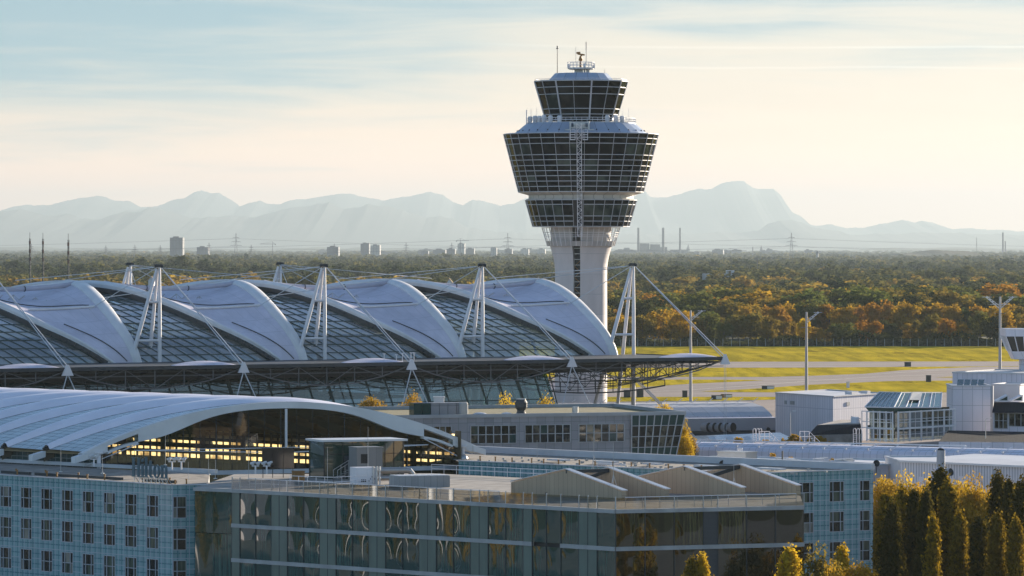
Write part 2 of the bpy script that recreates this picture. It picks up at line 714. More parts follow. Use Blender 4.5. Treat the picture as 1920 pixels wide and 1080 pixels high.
# a pale stubble field far off on the left
MT['stubble'] = dirty('stubble', (0.42, 0.33, 0.18), 0.95, amt=0.2, scale=0.02, streak=False)
sheet('field', gp([(-200, 520.5), (60, 521), (235, 520), (228, 514.5), (90, 514), (-200, 514)]), 0.02, MT['stubble'])

# ---- mountains: ridge profiles (frame column, frame row) given their own distance and real depth
RIDGES = {
    'far': (57000, 9000, [(-300, 400), (-200, 392), (-90, 398), (0, 397), (20, 388), (50, 383), (95, 386), (118, 377), (150, 371), (185, 368), (215, 375), (240, 376), (265, 389), (295, 388), (315, 377), (330, 372), (345, 373), (362, 362), (378, 357), (395, 363), (410, 360), (430, 372), (450, 388), (470, 380), (487, 376), (500, 381), (525, 382), (550, 376), (585, 371), (620, 365), (660, 364), (690, 370), (720, 376), (750, 371), (780, 364), (806, 360), (830, 366), (850, 380), (868, 383), (885, 374), (910, 379), (940, 386), (965, 380), (985, 371), (1020, 378), (1060, 373), (1100, 377), (1150, 371), (1185, 372), (1210, 359), (1218, 368), (1250, 370), (1275, 364), (1310, 354), (1335, 353), (1350, 345), (1375, 340), (1395, 340), (1402, 346), (1412, 352), (1430, 353), (1450, 355), (1465, 368), (1482, 397), (1500, 404), (1515, 418), (1530, 423), (1560, 422), (1585, 427), (1620, 426), (1660, 420), (1690, 411), (1715, 417), (1730, 414), (1760, 422), (1790, 429), (1820, 428), (1850, 432), (1880, 429), (1910, 435), (1960, 431), (2050, 438), (2200, 436)]),
    'near': (46000, 7500, [(-300, 412), (-120, 404), (-40, 400), (0, 398), (18, 393), (40, 392), (70, 401), (100, 404), (125, 401), (150, 409), (190, 411), (215, 402), (240, 395), (262, 398), (280, 388), (300, 392), (330, 399), (362, 411), (390, 406), (440, 405), (480, 406), (520, 397), (545, 388), (585, 386), (618, 378), (645, 392), (670, 390), (692, 382), (720, 386), (745, 392), (775, 400), (800, 408), (830, 406), (850, 410), (880, 428), (930, 434), (1000, 438), (1200, 440), (1420, 434), (1440, 420), (1460, 412), (1490, 414), (1520, 424), (1600, 440), (1750, 436), (1900, 440), (2200, 440)]),
}


def ridge_points(prof, step=2.0, amp=1.3, seed=1):
    rnd = random.Random(seed)
    ph = [(rnd.uniform(0, 6.28), rnd.uniform(0.7, 1.3)) for _ in range(12)]
    out = []
    u = prof[0][0]
    k = 0
    while u < prof[-1][0]:
        while prof[k + 1][0] < u:
            k += 1
        (u0, v0), (u1, v1) = prof[k], prof[k + 1]
        t = (u - u0) / (u1 - u0)
        v = v0 + (v1 - v0) * t
        j = sum(math.sin(u * 0.09 * (1.75 ** i) * b + a) / (1.75 ** i) for i, (a, b) in enumerate(ph[:7]))
        out.append((u, v - amp * 0.75 * j))
        u += step
    return out


g = NG('rock_and_forest')
fz_ = g.ramp(g.noise(0.0006, 8.0, rough=0.65), 0, 1)
g.col(g.mix(fz_, (0.03, 0.04, 0.045), (0.05, 0.055, 0.06)))
g.set(0.95, 0, 0.1)
MT['rock'] = g.mat


def mountains(name, key, seed):
    Y, depth, prof = RIDGES[key]
    pts = ridge_points(prof, 1.5, 1.3, seed)
    rnd = random.Random(seed)
    mb = MB()
    rows = 14
    n = len(pts)
    ph = [rnd.uniform(0, 6.28) for _ in range(8)]

    def fn(a, b):
        i = min(n - 1, int(round(a * (n - 1))))
        u, v = pts[i]
        X = Xu(u, Y)
        top = Zv(v, Y)
        t = b * 2 - 1                              # -1 foot towards us .. 0 ridge .. 1 foot behind
        # spurs: the flank is pushed to and fro so that gullies run down it
        sp = 0.5 + 0.5 * math.sin(X * 0.0015 + ph[0] + 1.1 * math.sin(X * 0.00065 + ph[1]))
        sp2 = 0.5 + 0.5 * math.sin(X * 0.0047 + ph[2] + t * 2)
        k = 1 - abs(t)
        prof_ = k ** (1.35 + 0.05 * sp)
        wob = (sp2 - 0.5) * 0.008 * top * math.sin(math.pi * abs(t))
        return (X + t * 60 * (sp - 0.5), Y + t * depth * (0.93 + 0.07 * sp), max(-0.9, top * prof_ + wob * (1 if abs(t) > 0.02 else 0)))
    mb.grid(fn, n - 1, rows, 0, True)
    return struct(mb.build(name, MT['rock']))


mountains('mountains', 'far', 4)
mountains('mountains', 'near', 9)

# low wooded hills at the edge of the plain
g = NG('far_wood')
fz_ = g.ramp(g.noise(0.02, 5.0), 0, 1)
g.col(g.mix(fz_, (0.03, 0.04, 0.025), (0.07, 0.065, 0.035)))
g.set(0.95, 0, 0.05)
MT['farwood'] = g.mat


def hills(name, Y, depth, prof, seed, amp, step):
    pts = ridge_points(prof, step, amp, seed)
    n = len(pts)
    mb = MB()

    def fn(a, b):
        u, v = pts[min(n - 1, int(round(a * (n - 1))))]
        t = b * 2 - 1
        return (Xu(u, Y), Y + t * depth, max(-0.9, Zv(v, Y) * math.cos(t * math.pi / 2) ** 0.7 if abs(t) < 1 else -0.9))
    mb.grid(fn, n - 1, 8, 0, True)
    return struct(mb.build(name, MT['farwood']))


hills('hills', 32000, 2000, [(-200, 462), (0, 464), (30, 463), (60, 462), (100, 466), (200, 467), (330, 465), (400, 467), (520, 468), (560, 466), (590, 463), (640, 466), (690, 463), (720, 466), (850, 468), (1000, 470), (1200, 471), (1500, 470), (1560, 469), (1620, 468), (1670, 464), (1700, 466), (1760, 465), (1790, 463), (1860, 466), (1920, 467), (2100, 464)], 3, 0.7, 3.0)
hills('hills', 12500, 600, [(1600, 481), (1640, 480), (1680, 477), (1710, 474), (1735, 471), (1762, 468.5), (1785, 469.5), (1805, 471), (1815, 475), (1840, 479), (1900, 481), (2000, 481)], 5, 1.3, 1.2)
# ------------------------------------------------------------------ control tower
TY = 911.0
TX = Xu(1089.3, TY)
TS = TY / F


def tz(v):
    return Zv(v, TY)


tower = thing('control_tower', 'tall white control tower with dark glass drums stacked under a flared glass cab', 'control tower', (TX, TY, 0))
T0 = (TX, TY, 0)
MT['tower_concrete'] = panelled('tower_concrete', (0.66, 0.60, 0.58), 500, 4.2, 0.10, (0.40, 0.39, 0.38), 0.7, dirt=0.16, lwy=0.09)
MT['tower_roof'] = panelled('tower_roof_sheet', (0.36, 0.42, 0.53), 1.0, 50, 0.04, (0.15, 0.18, 0.22), 0.4, 0.2)
MT['soffit'] = panelled('soffit_sheet', (0.62, 0.58, 0.52), 1.0, 50, 0.05, (0.2, 0.18, 0.16), 0.5)


def tower_glass(name, c, warm):
    g = NG(name)
    oi = g.n('ShaderNodeTexCoord')
    f = g.ramp(g.noise(0.28, 2.0), 0, 1, 0.45, 0.62)
    g.col(g.mix(f, c, warm))
    g.set(0.05, 0.0, 0.09)
    g.b.inputs['IOR'].default_value = 1.45
    g.bump(g.noise(0.35, 1.0), 0.10, 1.0)
    return g.mat


MT['tglass'] = tower_glass('tower_glass', (0.002, 0.003, 0.004), (0.016, 0.018, 0.016))
MT['tglass_green'] = tower_glass('tower_glass_green', (0.012, 0.022, 0.020), (0.06, 0.075, 0.06))
MT['tframe'] = dirty('tower_frame', (0.52, 0.52, 0.55), 0.4, 0.2, amt=0.1)

# ---- shaft with the stair slot
slot_a = R(-90 - 10)                      # the slot faces the viewer, a little left
n_s = 72
prof = [(5.45, -0.5), (5.44, tz(560)), (5.42, tz(520)), (5.44, tz(505)), (5.55, tz(494)), (5.75, tz(484)), (6.02, tz(474)), (6.35, tz(464)), (6.55, tz(457)), (6.3, tz(452)), (6.3, tz(424))]
mb = MB()
slot_half = 0.70 / 5.45
a1, a2 = slot_a - slot_half, slot_a + slot_half
zs_slot0, zs_slot1 = tz(563), tz(452)
levels = sorted(set([p[1] for p in prof] + [zs_slot0]))


def rad(z):
    for (r0, z0), (r1, z1) in zip(prof, prof[1:]):
        if z0 <= z <= z1 or (z0 == z1 == z):
            return r0 + (r1 - r0) * ((z - z0) / (z1 - z0) if z1 > z0 else 0)
    return prof[-1][0]


angs = [a2 + (2 * math.pi - 2 * slot_half) * i / n_s for i in range(n_s + 1)]


def cyl(z, a):
    r = rad(z)
    return (r * math.cos(a), r * math.sin(a), z)


for za, zb in zip(levels, levels[1:]):
    for i in range(n_s):
        b0, b1 = angs[i], angs[i + 1]
        mb.face([cyl(za, b0), cyl(za, b1), cyl(zb, b1), cyl(zb, b0)], 0, [(i, za), (i + 1, za), (i + 1, zb), (i, zb)], True)
    if zb <= zs_slot0 + 1e-6:
        mb.face([cyl(za, a1), cyl(za, a2), cyl(zb, a2), cyl(zb, a1)], 0, [(0, za), (1, za), (1, zb), (0, zb)], True)
    else:                                # reveals of the slot
        for aa in (a1, a2):
            p0, p1 = Vector(cyl(za, aa)), Vector(cyl(zb, aa))
            k = 0.80
            mb.face([p0, p1, Vector((p1.x * k, p1.y * k, p1.z)), Vector((p0.x * k, p0.y * k, p0.z))])
mb.build('shaft', MT['tower_concrete'], tower)
mb = MB()
ca = Vector((math.cos(slot_a), math.sin(slot_a), 0))
tn = Vector((-ca.y, ca.x, 0))
mb.slab(ca * 4.35 - tn * 0.9 + Vector((0, 0, zs_slot0)), tn * 1.8, ca * 0.1, Vector((0, 0, zs_slot1 - zs_slot0)))
mb.build('stair_slot', MT['black'], tower)
z = zs_slot0 + 0.4
while z < zs_slot1:
    mb = MB()
    mb.bar(ca * 5.1 - tn * 0.75 + Vector((0, 0, z)), ca * 5.1 + tn * 0.75 + Vector((0, 0, z)), 0.10)
    mb.build('stair_landing', MT['galv'], tower)
    z += 1.16
mb = MB()
z = zs_slot0 + 0.2
k = 0
while z < zs_slot1 - 5:
    mb.bar(ca * 4.6 + tn * (0.6 if k % 2 else -0.6) + Vector((0, 0, z)), ca * 4.6 + tn * (-0.6 if k % 2 else 0.6) + Vector((0, 0, z + 1.1)), 0.3, 0.1)
    z += 1.16
    k += 1
mb.build('stair_flight', MT['copper'], tower)

# ---- glazed drums: per storey row and bay one recessed pane, frames in front
rs_ = random.Random(11)


def drum(rows, r_top, r_bot, n, a0, name, heavy=None, gap=None, tall=()):
    """rows: z levels from top to bottom"""
    gl, fr, hv = MB(), MB(), MB()
    zt, zb = rows[0], rows[-1]

    def rr(z):
        return r_bot + (r_top - r_bot) * (z - zb) / (zt - zb)

    def pt(z, j, dr=0.0):
        a = a0 + 2 * math.pi * j / n
        r = rr(z) + dr
        return Vector((r * math.cos(a), r * math.sin(a), z))
    for k in range(len(rows) - 1):
        for j in range(n):
            m = 0
            if gap and gap(j):
                m = 2
            elif k in tall:
                m = 1 if rs_.random() < 0.62 else 0
            elif rs_.random() < 0.07:
                m = 1
            q = [pt(rows[k + 1], j), pt(rows[k + 1], j + 1), pt(rows[k], j + 1), pt(rows[k], j)]
            c_ = sum(q, Vector()) / 4
            nrm = (q[1] - q[0]).cross(q[3] - q[0]).normalized()
            t1, t2 = rs_.gauss(0, 0.010), rs_.gauss(0, 0.010)
            h = (q[1] - q[0]).normalized()
            u_ = nrm.cross(h)
            q = [p + nrm * ((p - c_).dot(h) * t1 + (p - c_).dot(u_) * t2) for p in q]
            gl.face(q, m)
    for k, z in enumerate(rows):
        wd = 0.15 if k in (0, len(rows) - 1) else 0.06
        for j in range(n):
            if k not in (0, len(rows) - 1) and gap and gap(j):
                continue
            fr.bar(pt(z, j, 0.05), pt(z, j + 1, 0.05), wd, 0.12)
    for j in range(n):
        if heavy and heavy(j):
            hv = MB()
            hv.bar(pt(zb, j, 0.06), pt(zt, j, 0.06), 0.30, 0.14, 0, Vector((0, 0, 1)))
            hv.build('corner_post', MT['tframe'], tower)
        else:
            fr.bar(pt(zb, j, 0.06), pt(zt, j, 0.06), 0.07, 0.14, 0, Vector((0, 0, 1)))
    gl.build(name + '_glass', [MT['tglass'], MT['tglass_green'], MT['black']], tower)
    fr.build(name + '_frame', MT['tframe'], tower)


def xr(px):
    return px * TS


# lower drum
mb = MB()
mb.lathe((0, 0, 0), [(6.4, tz(424)), (xr(90), tz(425.5))], 32, 0, R(1.8), False, capt=False)
mb.build('drum_soffit', MT['soffit'], tower)
drum([tz(v) for v in (375.5, 384, 405.5, 415, 424.7)], xr(104.3), xr(90.3), 32, R(-90 + 1.8), 'lower_drum', gap=lambda j: j % 32 == 31, tall=(1,))
mb = MB()
mb.lathe((0, 0, 0), [(xr(104.8), tz(375.5)), (xr(101), tz(373)), (xr(98), tz(372.8))], 32, 0, R(1.8), False, capt=False)
mb.lathe((0, 0, 0), [(xr(98.3), tz(374)), (xr(98.3), tz(366.5))], 32, 0, R(1.8), False, capt=False)
mb.lathe((0, 0, 0), [(xr(98.3), tz(366.5)), (xr(117.5), tz(361.2)), (xr(117.5), tz(360.2))], 32, 0, R(1.8), False, capt=False)
mb.build('drum_neck', MT['soffit'], tower)
# main drum
rows_main = [252.3, 261, 271.5, 292.2, 301.7, 312, 321.8, 331.2, 341, 350.7, 360.3]
drum([tz(v) for v in rows_main], xr(145), xr(117), 32, R(-90 + 1.8), 'main_drum', gap=lambda j: False, tall=(2,))
# sloped roof over the main drum
mb = MB()
mb.lathe((0, 0, 0), [(xr(145.4), tz(252.3)), (xr(144), tz(251)), (xr(124), tz(250.5)), (xr(123), tz(249)), (xr(103), tz(232.5)), (xr(103), tz(231)), (xr(60), tz(230.5))], 32, 0, R(1.8), False)
mb.build('skirt_roof', MT['tower_roof'], tower)
hook = None
for j in range(0, 32):
    a = R(1.8) + 2 * math.pi * j / 32
    p = Vector((math.cos(a) * xr(119.5), math.sin(a) * xr(119.5), tz(245.8)))
    if hook is None:
        mb = MB()
        mb.blob((0, 0, 0), 0.16, 6, 4)
        hook = mb.build('roof_hook', MT['black'], tower)
        hook.location = p
    else:
        inst(hook, p, tower)
# balcony with its railing and the round drums standing on it
mb = MB()
NR = 32
for zz, wd in ((tz(222.6), 0.09), (tz(226.3), 0.06)):
    for j in range(NR):
        a, b = 2 * math.pi * j / NR, 2 * math.pi * (j + 1) / NR
        mb.bar((xr(102) * math.cos(a), xr(102) * math.sin(a), zz), (xr(102) * math.cos(b), xr(102) * math.sin(b), zz), wd)
for j in range(NR * 2):
    a = math.pi * j / NR
    mb.bar((xr(102) * math.cos(a), xr(102) * math.sin(a), tz(231)), (xr(102) * math.cos(a), xr(102) * math.sin(a), tz(222.4)), 0.07)
mb.build('balcony_railing', MT['white_steel'], tower)
for u in (994, 1003, 1011, 1019.5, 1031.5, 1048, 1137, 1153, 1165):
    dx = (u - 1089.3) * TS
    rr_ = xr(95)
    y = -math.sqrt(max(0.1, rr_ * rr_ - dx * dx))
    mb = MB()
    hh = rs_.uniform(1.2, 1.45)
    mb.lathe((dx, y, tz(231)), [(0.46, 0), (0.50, hh * 0.9), (0.42, hh), (0.30, hh + 0.12)], 12, 0, 0, True)
    tag_ = mb.build('antenna_drum', MT['white_steel'], tower)
for u, v0, v1, w_ in ((987.5, 206, 231, 0.25), (995.5, 205.5, 231, 0.07), (1006, 204.5, 226, 0.06), (1165.5, 206, 228, 0.06), (1177.5, 204.5, 230, 0.07)):
    mb = MB()
    dx = (u - 1089.3) * TS
    y = -math.sqrt(max(0.1, xr(101) ** 2 - dx * dx)) if abs(dx) < xr(101) else 0
    mb.tube([(dx, y, tz(v1)), (dx, y, tz(v0))], w_ * 0.5, 6)
    mb.build('whip_antenna', MT['white_steel'], tower)
# the cab
drum([tz(v) for v in (153.5, 165.2, 178.2, 205.3, 215.6, 226)], xr(88.5), xr(67.0), 16, R(-90 + 12.2 - 22.5), 'cab', heavy=lambda j: j % 2 == 1)
mb = MB()
mb.lathe((0, 0, 0), [(xr(89.2), tz(154.3)), (xr(89.6), tz(152)), (xr(62), tz(151.2)), (xr(50.5), tz(138.5)), (xr(49), tz(137.8))], 16, 0, R(-90 + 12.2), False)
mb.build('cab_roof', MT['tower_roof'], tower)
mb = MB()
for j in range(8):
    a, b = R(-90 + 12.2 + 45 * j), R(-90 + 12.2 + 45 * (j + 1))
    for zz in (tz(149.4),):
        mb.bar((xr(88) * math.cos(a), xr(88) * math.sin(a), zz), (xr(88) * math.cos(b), xr(88) * math.sin(b), zz), 0.08)
    for q in range(6):
        aa = Vector((math.cos(a), math.sin(a), 0)).lerp(Vector((math.cos(b), math.sin(b), 0)), q / 6) * xr(88)
        mb.bar(aa + UP * tz(152), aa + UP * tz(149.3), 0.06)
mb.build('cab_roof_railing', MT['white_steel'], tower)
# round platform and radar on the cab roof
mb = MB()
for u, wd in ((1082, 1.1), (1090, 0.7), (1102, 0.7), (1096, 0.4)):
    mb.box(((u - 1089.3) * TS, 0, (tz(138) + tz(130)) / 2), (wd, 1.0, tz(130) - tz(138)))
mb.lathe((0, 0, 0), [(xr(22), tz(130.5)), (xr(24), tz(129.5)), (xr(24), tz(127))], 20, 0, 0, False, True, True)
mb.build('radar_platform', MT['white_steel'], tower)
mb = MB()
for j in range(20):
    a, b = 2 * math.pi * j / 20, 2 * math.pi * (j + 1) / 20
    for zz in (tz(117), tz(122)):
        mb.bar((xr(25) * math.cos(a), xr(25) * math.sin(a), zz), (xr(25) * math.cos(b), xr(25) * math.sin(b), zz), 0.10)
    mb.bar((xr(25) * math.cos(a), xr(25) * math.sin(a), tz(129)), (xr(25) * math.cos(a), xr(25) * math.sin(a), tz(116.8)), 0.09)
for u in (1066, 1113, 1095.5):
    mb.box(((u - 1089.3) * TS, -xr(24.5) if u == 1095.5 else -0.4, tz(124)), (0.5, 0.4, 0.8))
mb.build('platform_railing', MT['white_steel'], tower)
mb = MB()
mb.tube([(-0.05, 0, tz(130)), (-0.05, 0, tz(114))], [0.30, 0.24], 8)
mb.tube([(-0.05, 0, tz(114)), (-0.05, 0, tz(111)), (-0.05, 0, tz(108)), (-0.05, 0, tz(105))], [0.42, 0.46, 0.30, 0.22], 8)
mb.bar((-0.7, -0.1, tz(101)), (0.75, 0.1, tz(103)), 0.42, 0.32)
mb.bar((-0.75, -0.3, tz(99.3)), (-0.3, 0.3, tz(98.8)), 0.5, 0.42)
mb.bar((-0.3, 0, tz(100.5)), (0.2, 0, tz(105.5)), 0.2, 0.3)
radar = mb.build('radar_antenna', MT['copper'], tower)
for u, vt, vb, ww in ((1045, 90, 138, 0.15), (1079.8, 87.5, 117, 0.10), (1099.2, 78.5, 122, 0.16), (1133.7, 128.5, 139, 0.09)):
    mb = MB()
    mb.tube([((u - 1089.3) * TS, 0.2, tz(vb)), ((u - 1089.3) * TS, 0.2, tz(vt))], [ww * 0.55, ww * 0.42], 6)
    if u == 1099.2:
        mb.tube([((u - 1089.3) * TS, 0.2, tz(94)), ((u - 1089.3) * TS, 0.2, tz(78.3))], 0.11, 6)
    if u == 1045:
        mb.lathe(((u - 1089.3) * TS, 0.2, 0), [(0.30, tz(91.6)), (0.16, tz(89.6)), (0.10, tz(88.2)), (0.17, tz(87.2)), (0.12, tz(85.8))], 10)
    mb.build('roof_mast', MT['grey_steel'] if u != 1045 else MT['dark_steel'], tower)
# open cage around the neck below the lower drum
mb, sk = MB(), MB()
NC = 40
z0c, zmid, z1c = tz(461.5), tz(452), tz(426.5)


def cg(z):
    return xr(63) + (xr(73.5) - xr(63)) * (z - z0c) / (z1c - z0c)


for j in range(NC):
    a, b = 2 * math.pi * j / NC, 2 * math.pi * (j + 1) / NC
    for z in (tz(427), tz(436), tz(440.5), tz(444)):
        mb.bar((cg(z) * math.cos(a), cg(z) * math.sin(a), z), (cg(z) * math.cos(b), cg(z) * math.sin(b), z), 0.09)
    mb.bar((cg(z0c) * math.cos(a), cg(z0c) * math.sin(a), z0c), (cg(z1c) * math.cos(a), cg(z1c) * math.sin(a), z1c), 0.11)
mb.build('cage_bars', MT['white_steel'], tower)
sk.lathe((0, 0, 0), [(xr(58), tz(461.5)), (cg(z0c), tz(461.5)), (cg(zmid), zmid), (cg(zmid) - 0.1, zmid), (cg(z0c) - 0.2, tz(460))], 40, 0, 0, False, False)
sk.build('cage_skirt', MT['galv'], tower)
# window cleaning mast: a slim lattice hanging down the front
mb = MB()
fa = R(-90 - 2.2)
fd = Vector((math.cos(fa), math.sin(fa), 0))
ft = Vector((-fd.y, fd.x, 0))
A0, A1 = fd * 9.6 + UP * tz(443), fd * 17.2 + UP * tz(236)
hw = 0.46
NL = 30
for s in (-1, 1):
    mb.bar(A0 + ft * hw * s, A1 + ft * hw * s, 0.13)
    mb.bar(A0 + ft * hw * s + fd * 0.6, A1 + ft * hw * s + fd * 0.6, 0.11)
for k in range(NL):
    p, q = A0.lerp(A1, k / NL), A0.lerp(A1, (k + 1) / NL)
    s = 1 if k % 2 else -1
    mb.bar(p + ft * hw * s, q - ft * hw * s, 0.08)
    mb.bar(p - ft * hw + fd * 0.6, p + ft * hw + fd * 0.6, 0.07)
    mb.bar(p + ft * hw * s + fd * 0.6, q - ft * hw * s + fd * 0.6, 0.07)
mb.build('service_mast', MT['white_steel'], tower)
mb = MB()
c0 = fd * 12.6 + UP * tz(241)
for dx, dz, sx, sz in ((-1.9, 0.3, 0.35, 1.7), (1.9, 0.3, 0.35, 1.7), (0, 0.9, 3.6, 0.22), (0, -0.2, 3.6, 0.25), (0, 0.3, 2.4, 0.9), (-2.4, -0.6, 1.2, 0.2), (2.4, -0.6, 1.2, 0.2)):
    mb.box(c0 + ft * dx + UP * dz, (sx, 1.2, sz), fa + R(90))
for s in (-1, 1):
    mb.bar(c0 + ft * s * 1.0 + UP * 0.4, A1 + ft * s * 0.6 - UP * 0.3, 0.25)
mb.build('service_carriage', MT['galv'], tower)
for s in (-1.28, 1.28):
    mb = MB()
    o = fd * 17.6 + ft * s + UP * tz(266.5)
    mb.box(o + UP * 0.1, (1.0, 0.9, 0.16), fa + R(90))
    for px_ in (-0.48, 0.48):
        for py_ in (-0.42, 0.42):
            mb.bar(o + ft * px_ + fd * py_, o + ft * px_ + fd * py_ + UP * 2.1, 0.10)
    for hz_ in (0.6, 1.1, 1.6, 2.1):
        mb.bar(o - ft * 0.48 + fd * 0.42 + UP * hz_, o + ft * 0.48 + fd * 0.42 + UP * hz_, 0.10)
        mb.bar(o - ft * 0.48 - fd * 0.42 + UP * hz_, o + ft * 0.48 - fd * 0.42 + UP * hz_, 0.10)
    mb.build('service_basket', MT['white_steel'], tower)
# ------------------------------------------------------------------ roofed forum: masts, tent roof, canopy, glass hall
M0 = Vector((-60.5, 748.0, 0))
TH = math.atan2(52.0, 82.6)
AX = Vector((math.cos(TH), math.sin(TH), 0))
BX = Vector((-math.sin(TH), math.cos(TH), 0))
SP = 32.5
BW = 74.0
BH = BW / 2
Z0, RISE = 15.0, 13.5


def Q(a, b, z):
    p = M0 + AX * a + BX * b
    return Vector((p.x, p.y, z))


g = NG('membrane')
uvv, x, y = g.uv()
seam = g.M('MAXIMUM', g.line(x, 0.125, 0.006), g.line(y, 0.0625, 0.0022))
stn = g.M('ADD', g.M('MULTIPLY', g.ramp(g.noise(0.12, 6.0), 0, 1), 0.6), g.M('MULTIPLY', g.ramp(g.noise(0.5, 6.0, stretch=(1, 1, 0.2)), 0, 1), 0.4))
g.col(g.mix(g.M('MULTIPLY', seam, 0.35), g.mix(stn, (0.50, 0.475, 0.54), (0.68, 0.64, 0.72)), (0.30, 0.29, 0.32)))
g.set(0.8, 0, 0.25)
MT['membrane'] = g.mat
MT['rib'] = dirty('rib_sheet', (0.70, 0.69, 0.69), 0.55, amt=0.12, scale=0.3, streak=False)
g = NG('vault_glass')
g.t.nodes.remove(g.b)
uvv, x, y = g.uv()
tr = g.n('ShaderNodeBsdfTransparent')
tr.inputs['Color'].default_value = (0.48, 0.60, 0.60, 1)
gl_ = g.n('ShaderNodeBsdfGlossy')
gl_.inputs['Color'].default_value = (0.75, 0.85, 0.9, 1)
gl_.inputs['Roughness'].default_value = 0.06
df = g.n('ShaderNodeBsdfDiffuse')
df.inputs['Color'].default_value = (0.55, 0.56, 0.60, 1)
r_ = g.cell(x, 2.4, y, 3.1)
lw_ = g.n('ShaderNodeLayerWeight')
lw_.inputs['Blend'].default_value = 0.4
m1 = g.n('ShaderNodeMixShader')
g.l(g.M('MINIMUM', g.M('ADD', g.M('MULTIPLY', lw_.outputs['Facing'], 0.45), 0.16), 0.9), m1.inputs[0])
g.l(tr.outputs[0], m1.inputs[1])
g.l(gl_.outputs[0], m1.inputs[2])
# fritted (printed) upper panes are milky
m2 = g.n('ShaderNodeMixShader')
band = g.M('MULTIPLY', g.M('GREATER_THAN', y, 9.4), g.M('LESS_THAN', y, 16.0))
fr_ = g.M('ADD', g.M('MULTIPLY', band, g.M('ADD', 0.22, g.M('MULTIPLY', r_, 0.35))), g.M('ADD', 0.14, g.M('MULTIPLY', g.M('MULTIPLY', r_, r_), 0.45)))
g.l(fr_, m2.inputs[0])
g.l(m1.outputs[0], m2.inputs[1])
g.l(df.outputs[0], m2.inputs[2])
g.l(m2.outputs[0], g.out.inputs['Surface'])
MT['vault_glass'] = g.mat


def vault(a, phi, off=0.0):
    """point of the vault: phi 0 front spring line .. pi back; off along the outward normal"""
    c_, s_ = math.cos(phi), math.sin(phi)
    b = BH * (1 - c_) - off * c_ * 0.6
    z = Z0 + RISE * s_ + off * s_
    return Q(a, b, z)


def interp(tab, b):
    for (b0, v0), (b1, v1) in zip(tab, tab[1:]):
        if b <= b1:
            return v0 + (v1 - v0) * (b - b0) / (b1 - b0)
    return tab[-1][1]


TR_ = [(0, -0.4), (0.25, -1.4), (0.5, -2.2), (0.7, -1.9), (0.85, -0.5), (0.95, 1.7), (0.985, 3.2), (1.0, 4.8)]
TL_ = [(0, -3.8), (0.27, -9.0), (0.53, -15.3), (0.81, -19.8), (0.948, -21.4), (1.0, -22.4)]


def smooth_tab(tab, b):
    q = math.asin(min(1.0, b))
    return sum(interp(tab, math.sin(min(math.pi / 2, abs(q + e)))) for e in (-0.12, -0.06, 0, 0.06, 0.12)) / 5 if q > 0.13 else interp(tab, b)


def a_right(n, phi):
    return n * SP - 4.0 + smooth_tab(TR_, math.sin(phi))


def a_left(n, phi):
    return n * SP - 4.0 + smooth_tab(TL_, math.sin(phi))


forum = thing('tent_roof_hall', 'long tent roofed hall of white membrane waves and slanted lattice glass before the control tower', 'hall', Q(0, 0, 0))
FO = Q(0, 0, 0)


def fb(mb, name, mat, parent=None):
    return mb.build(name, mat, parent or forum, None)


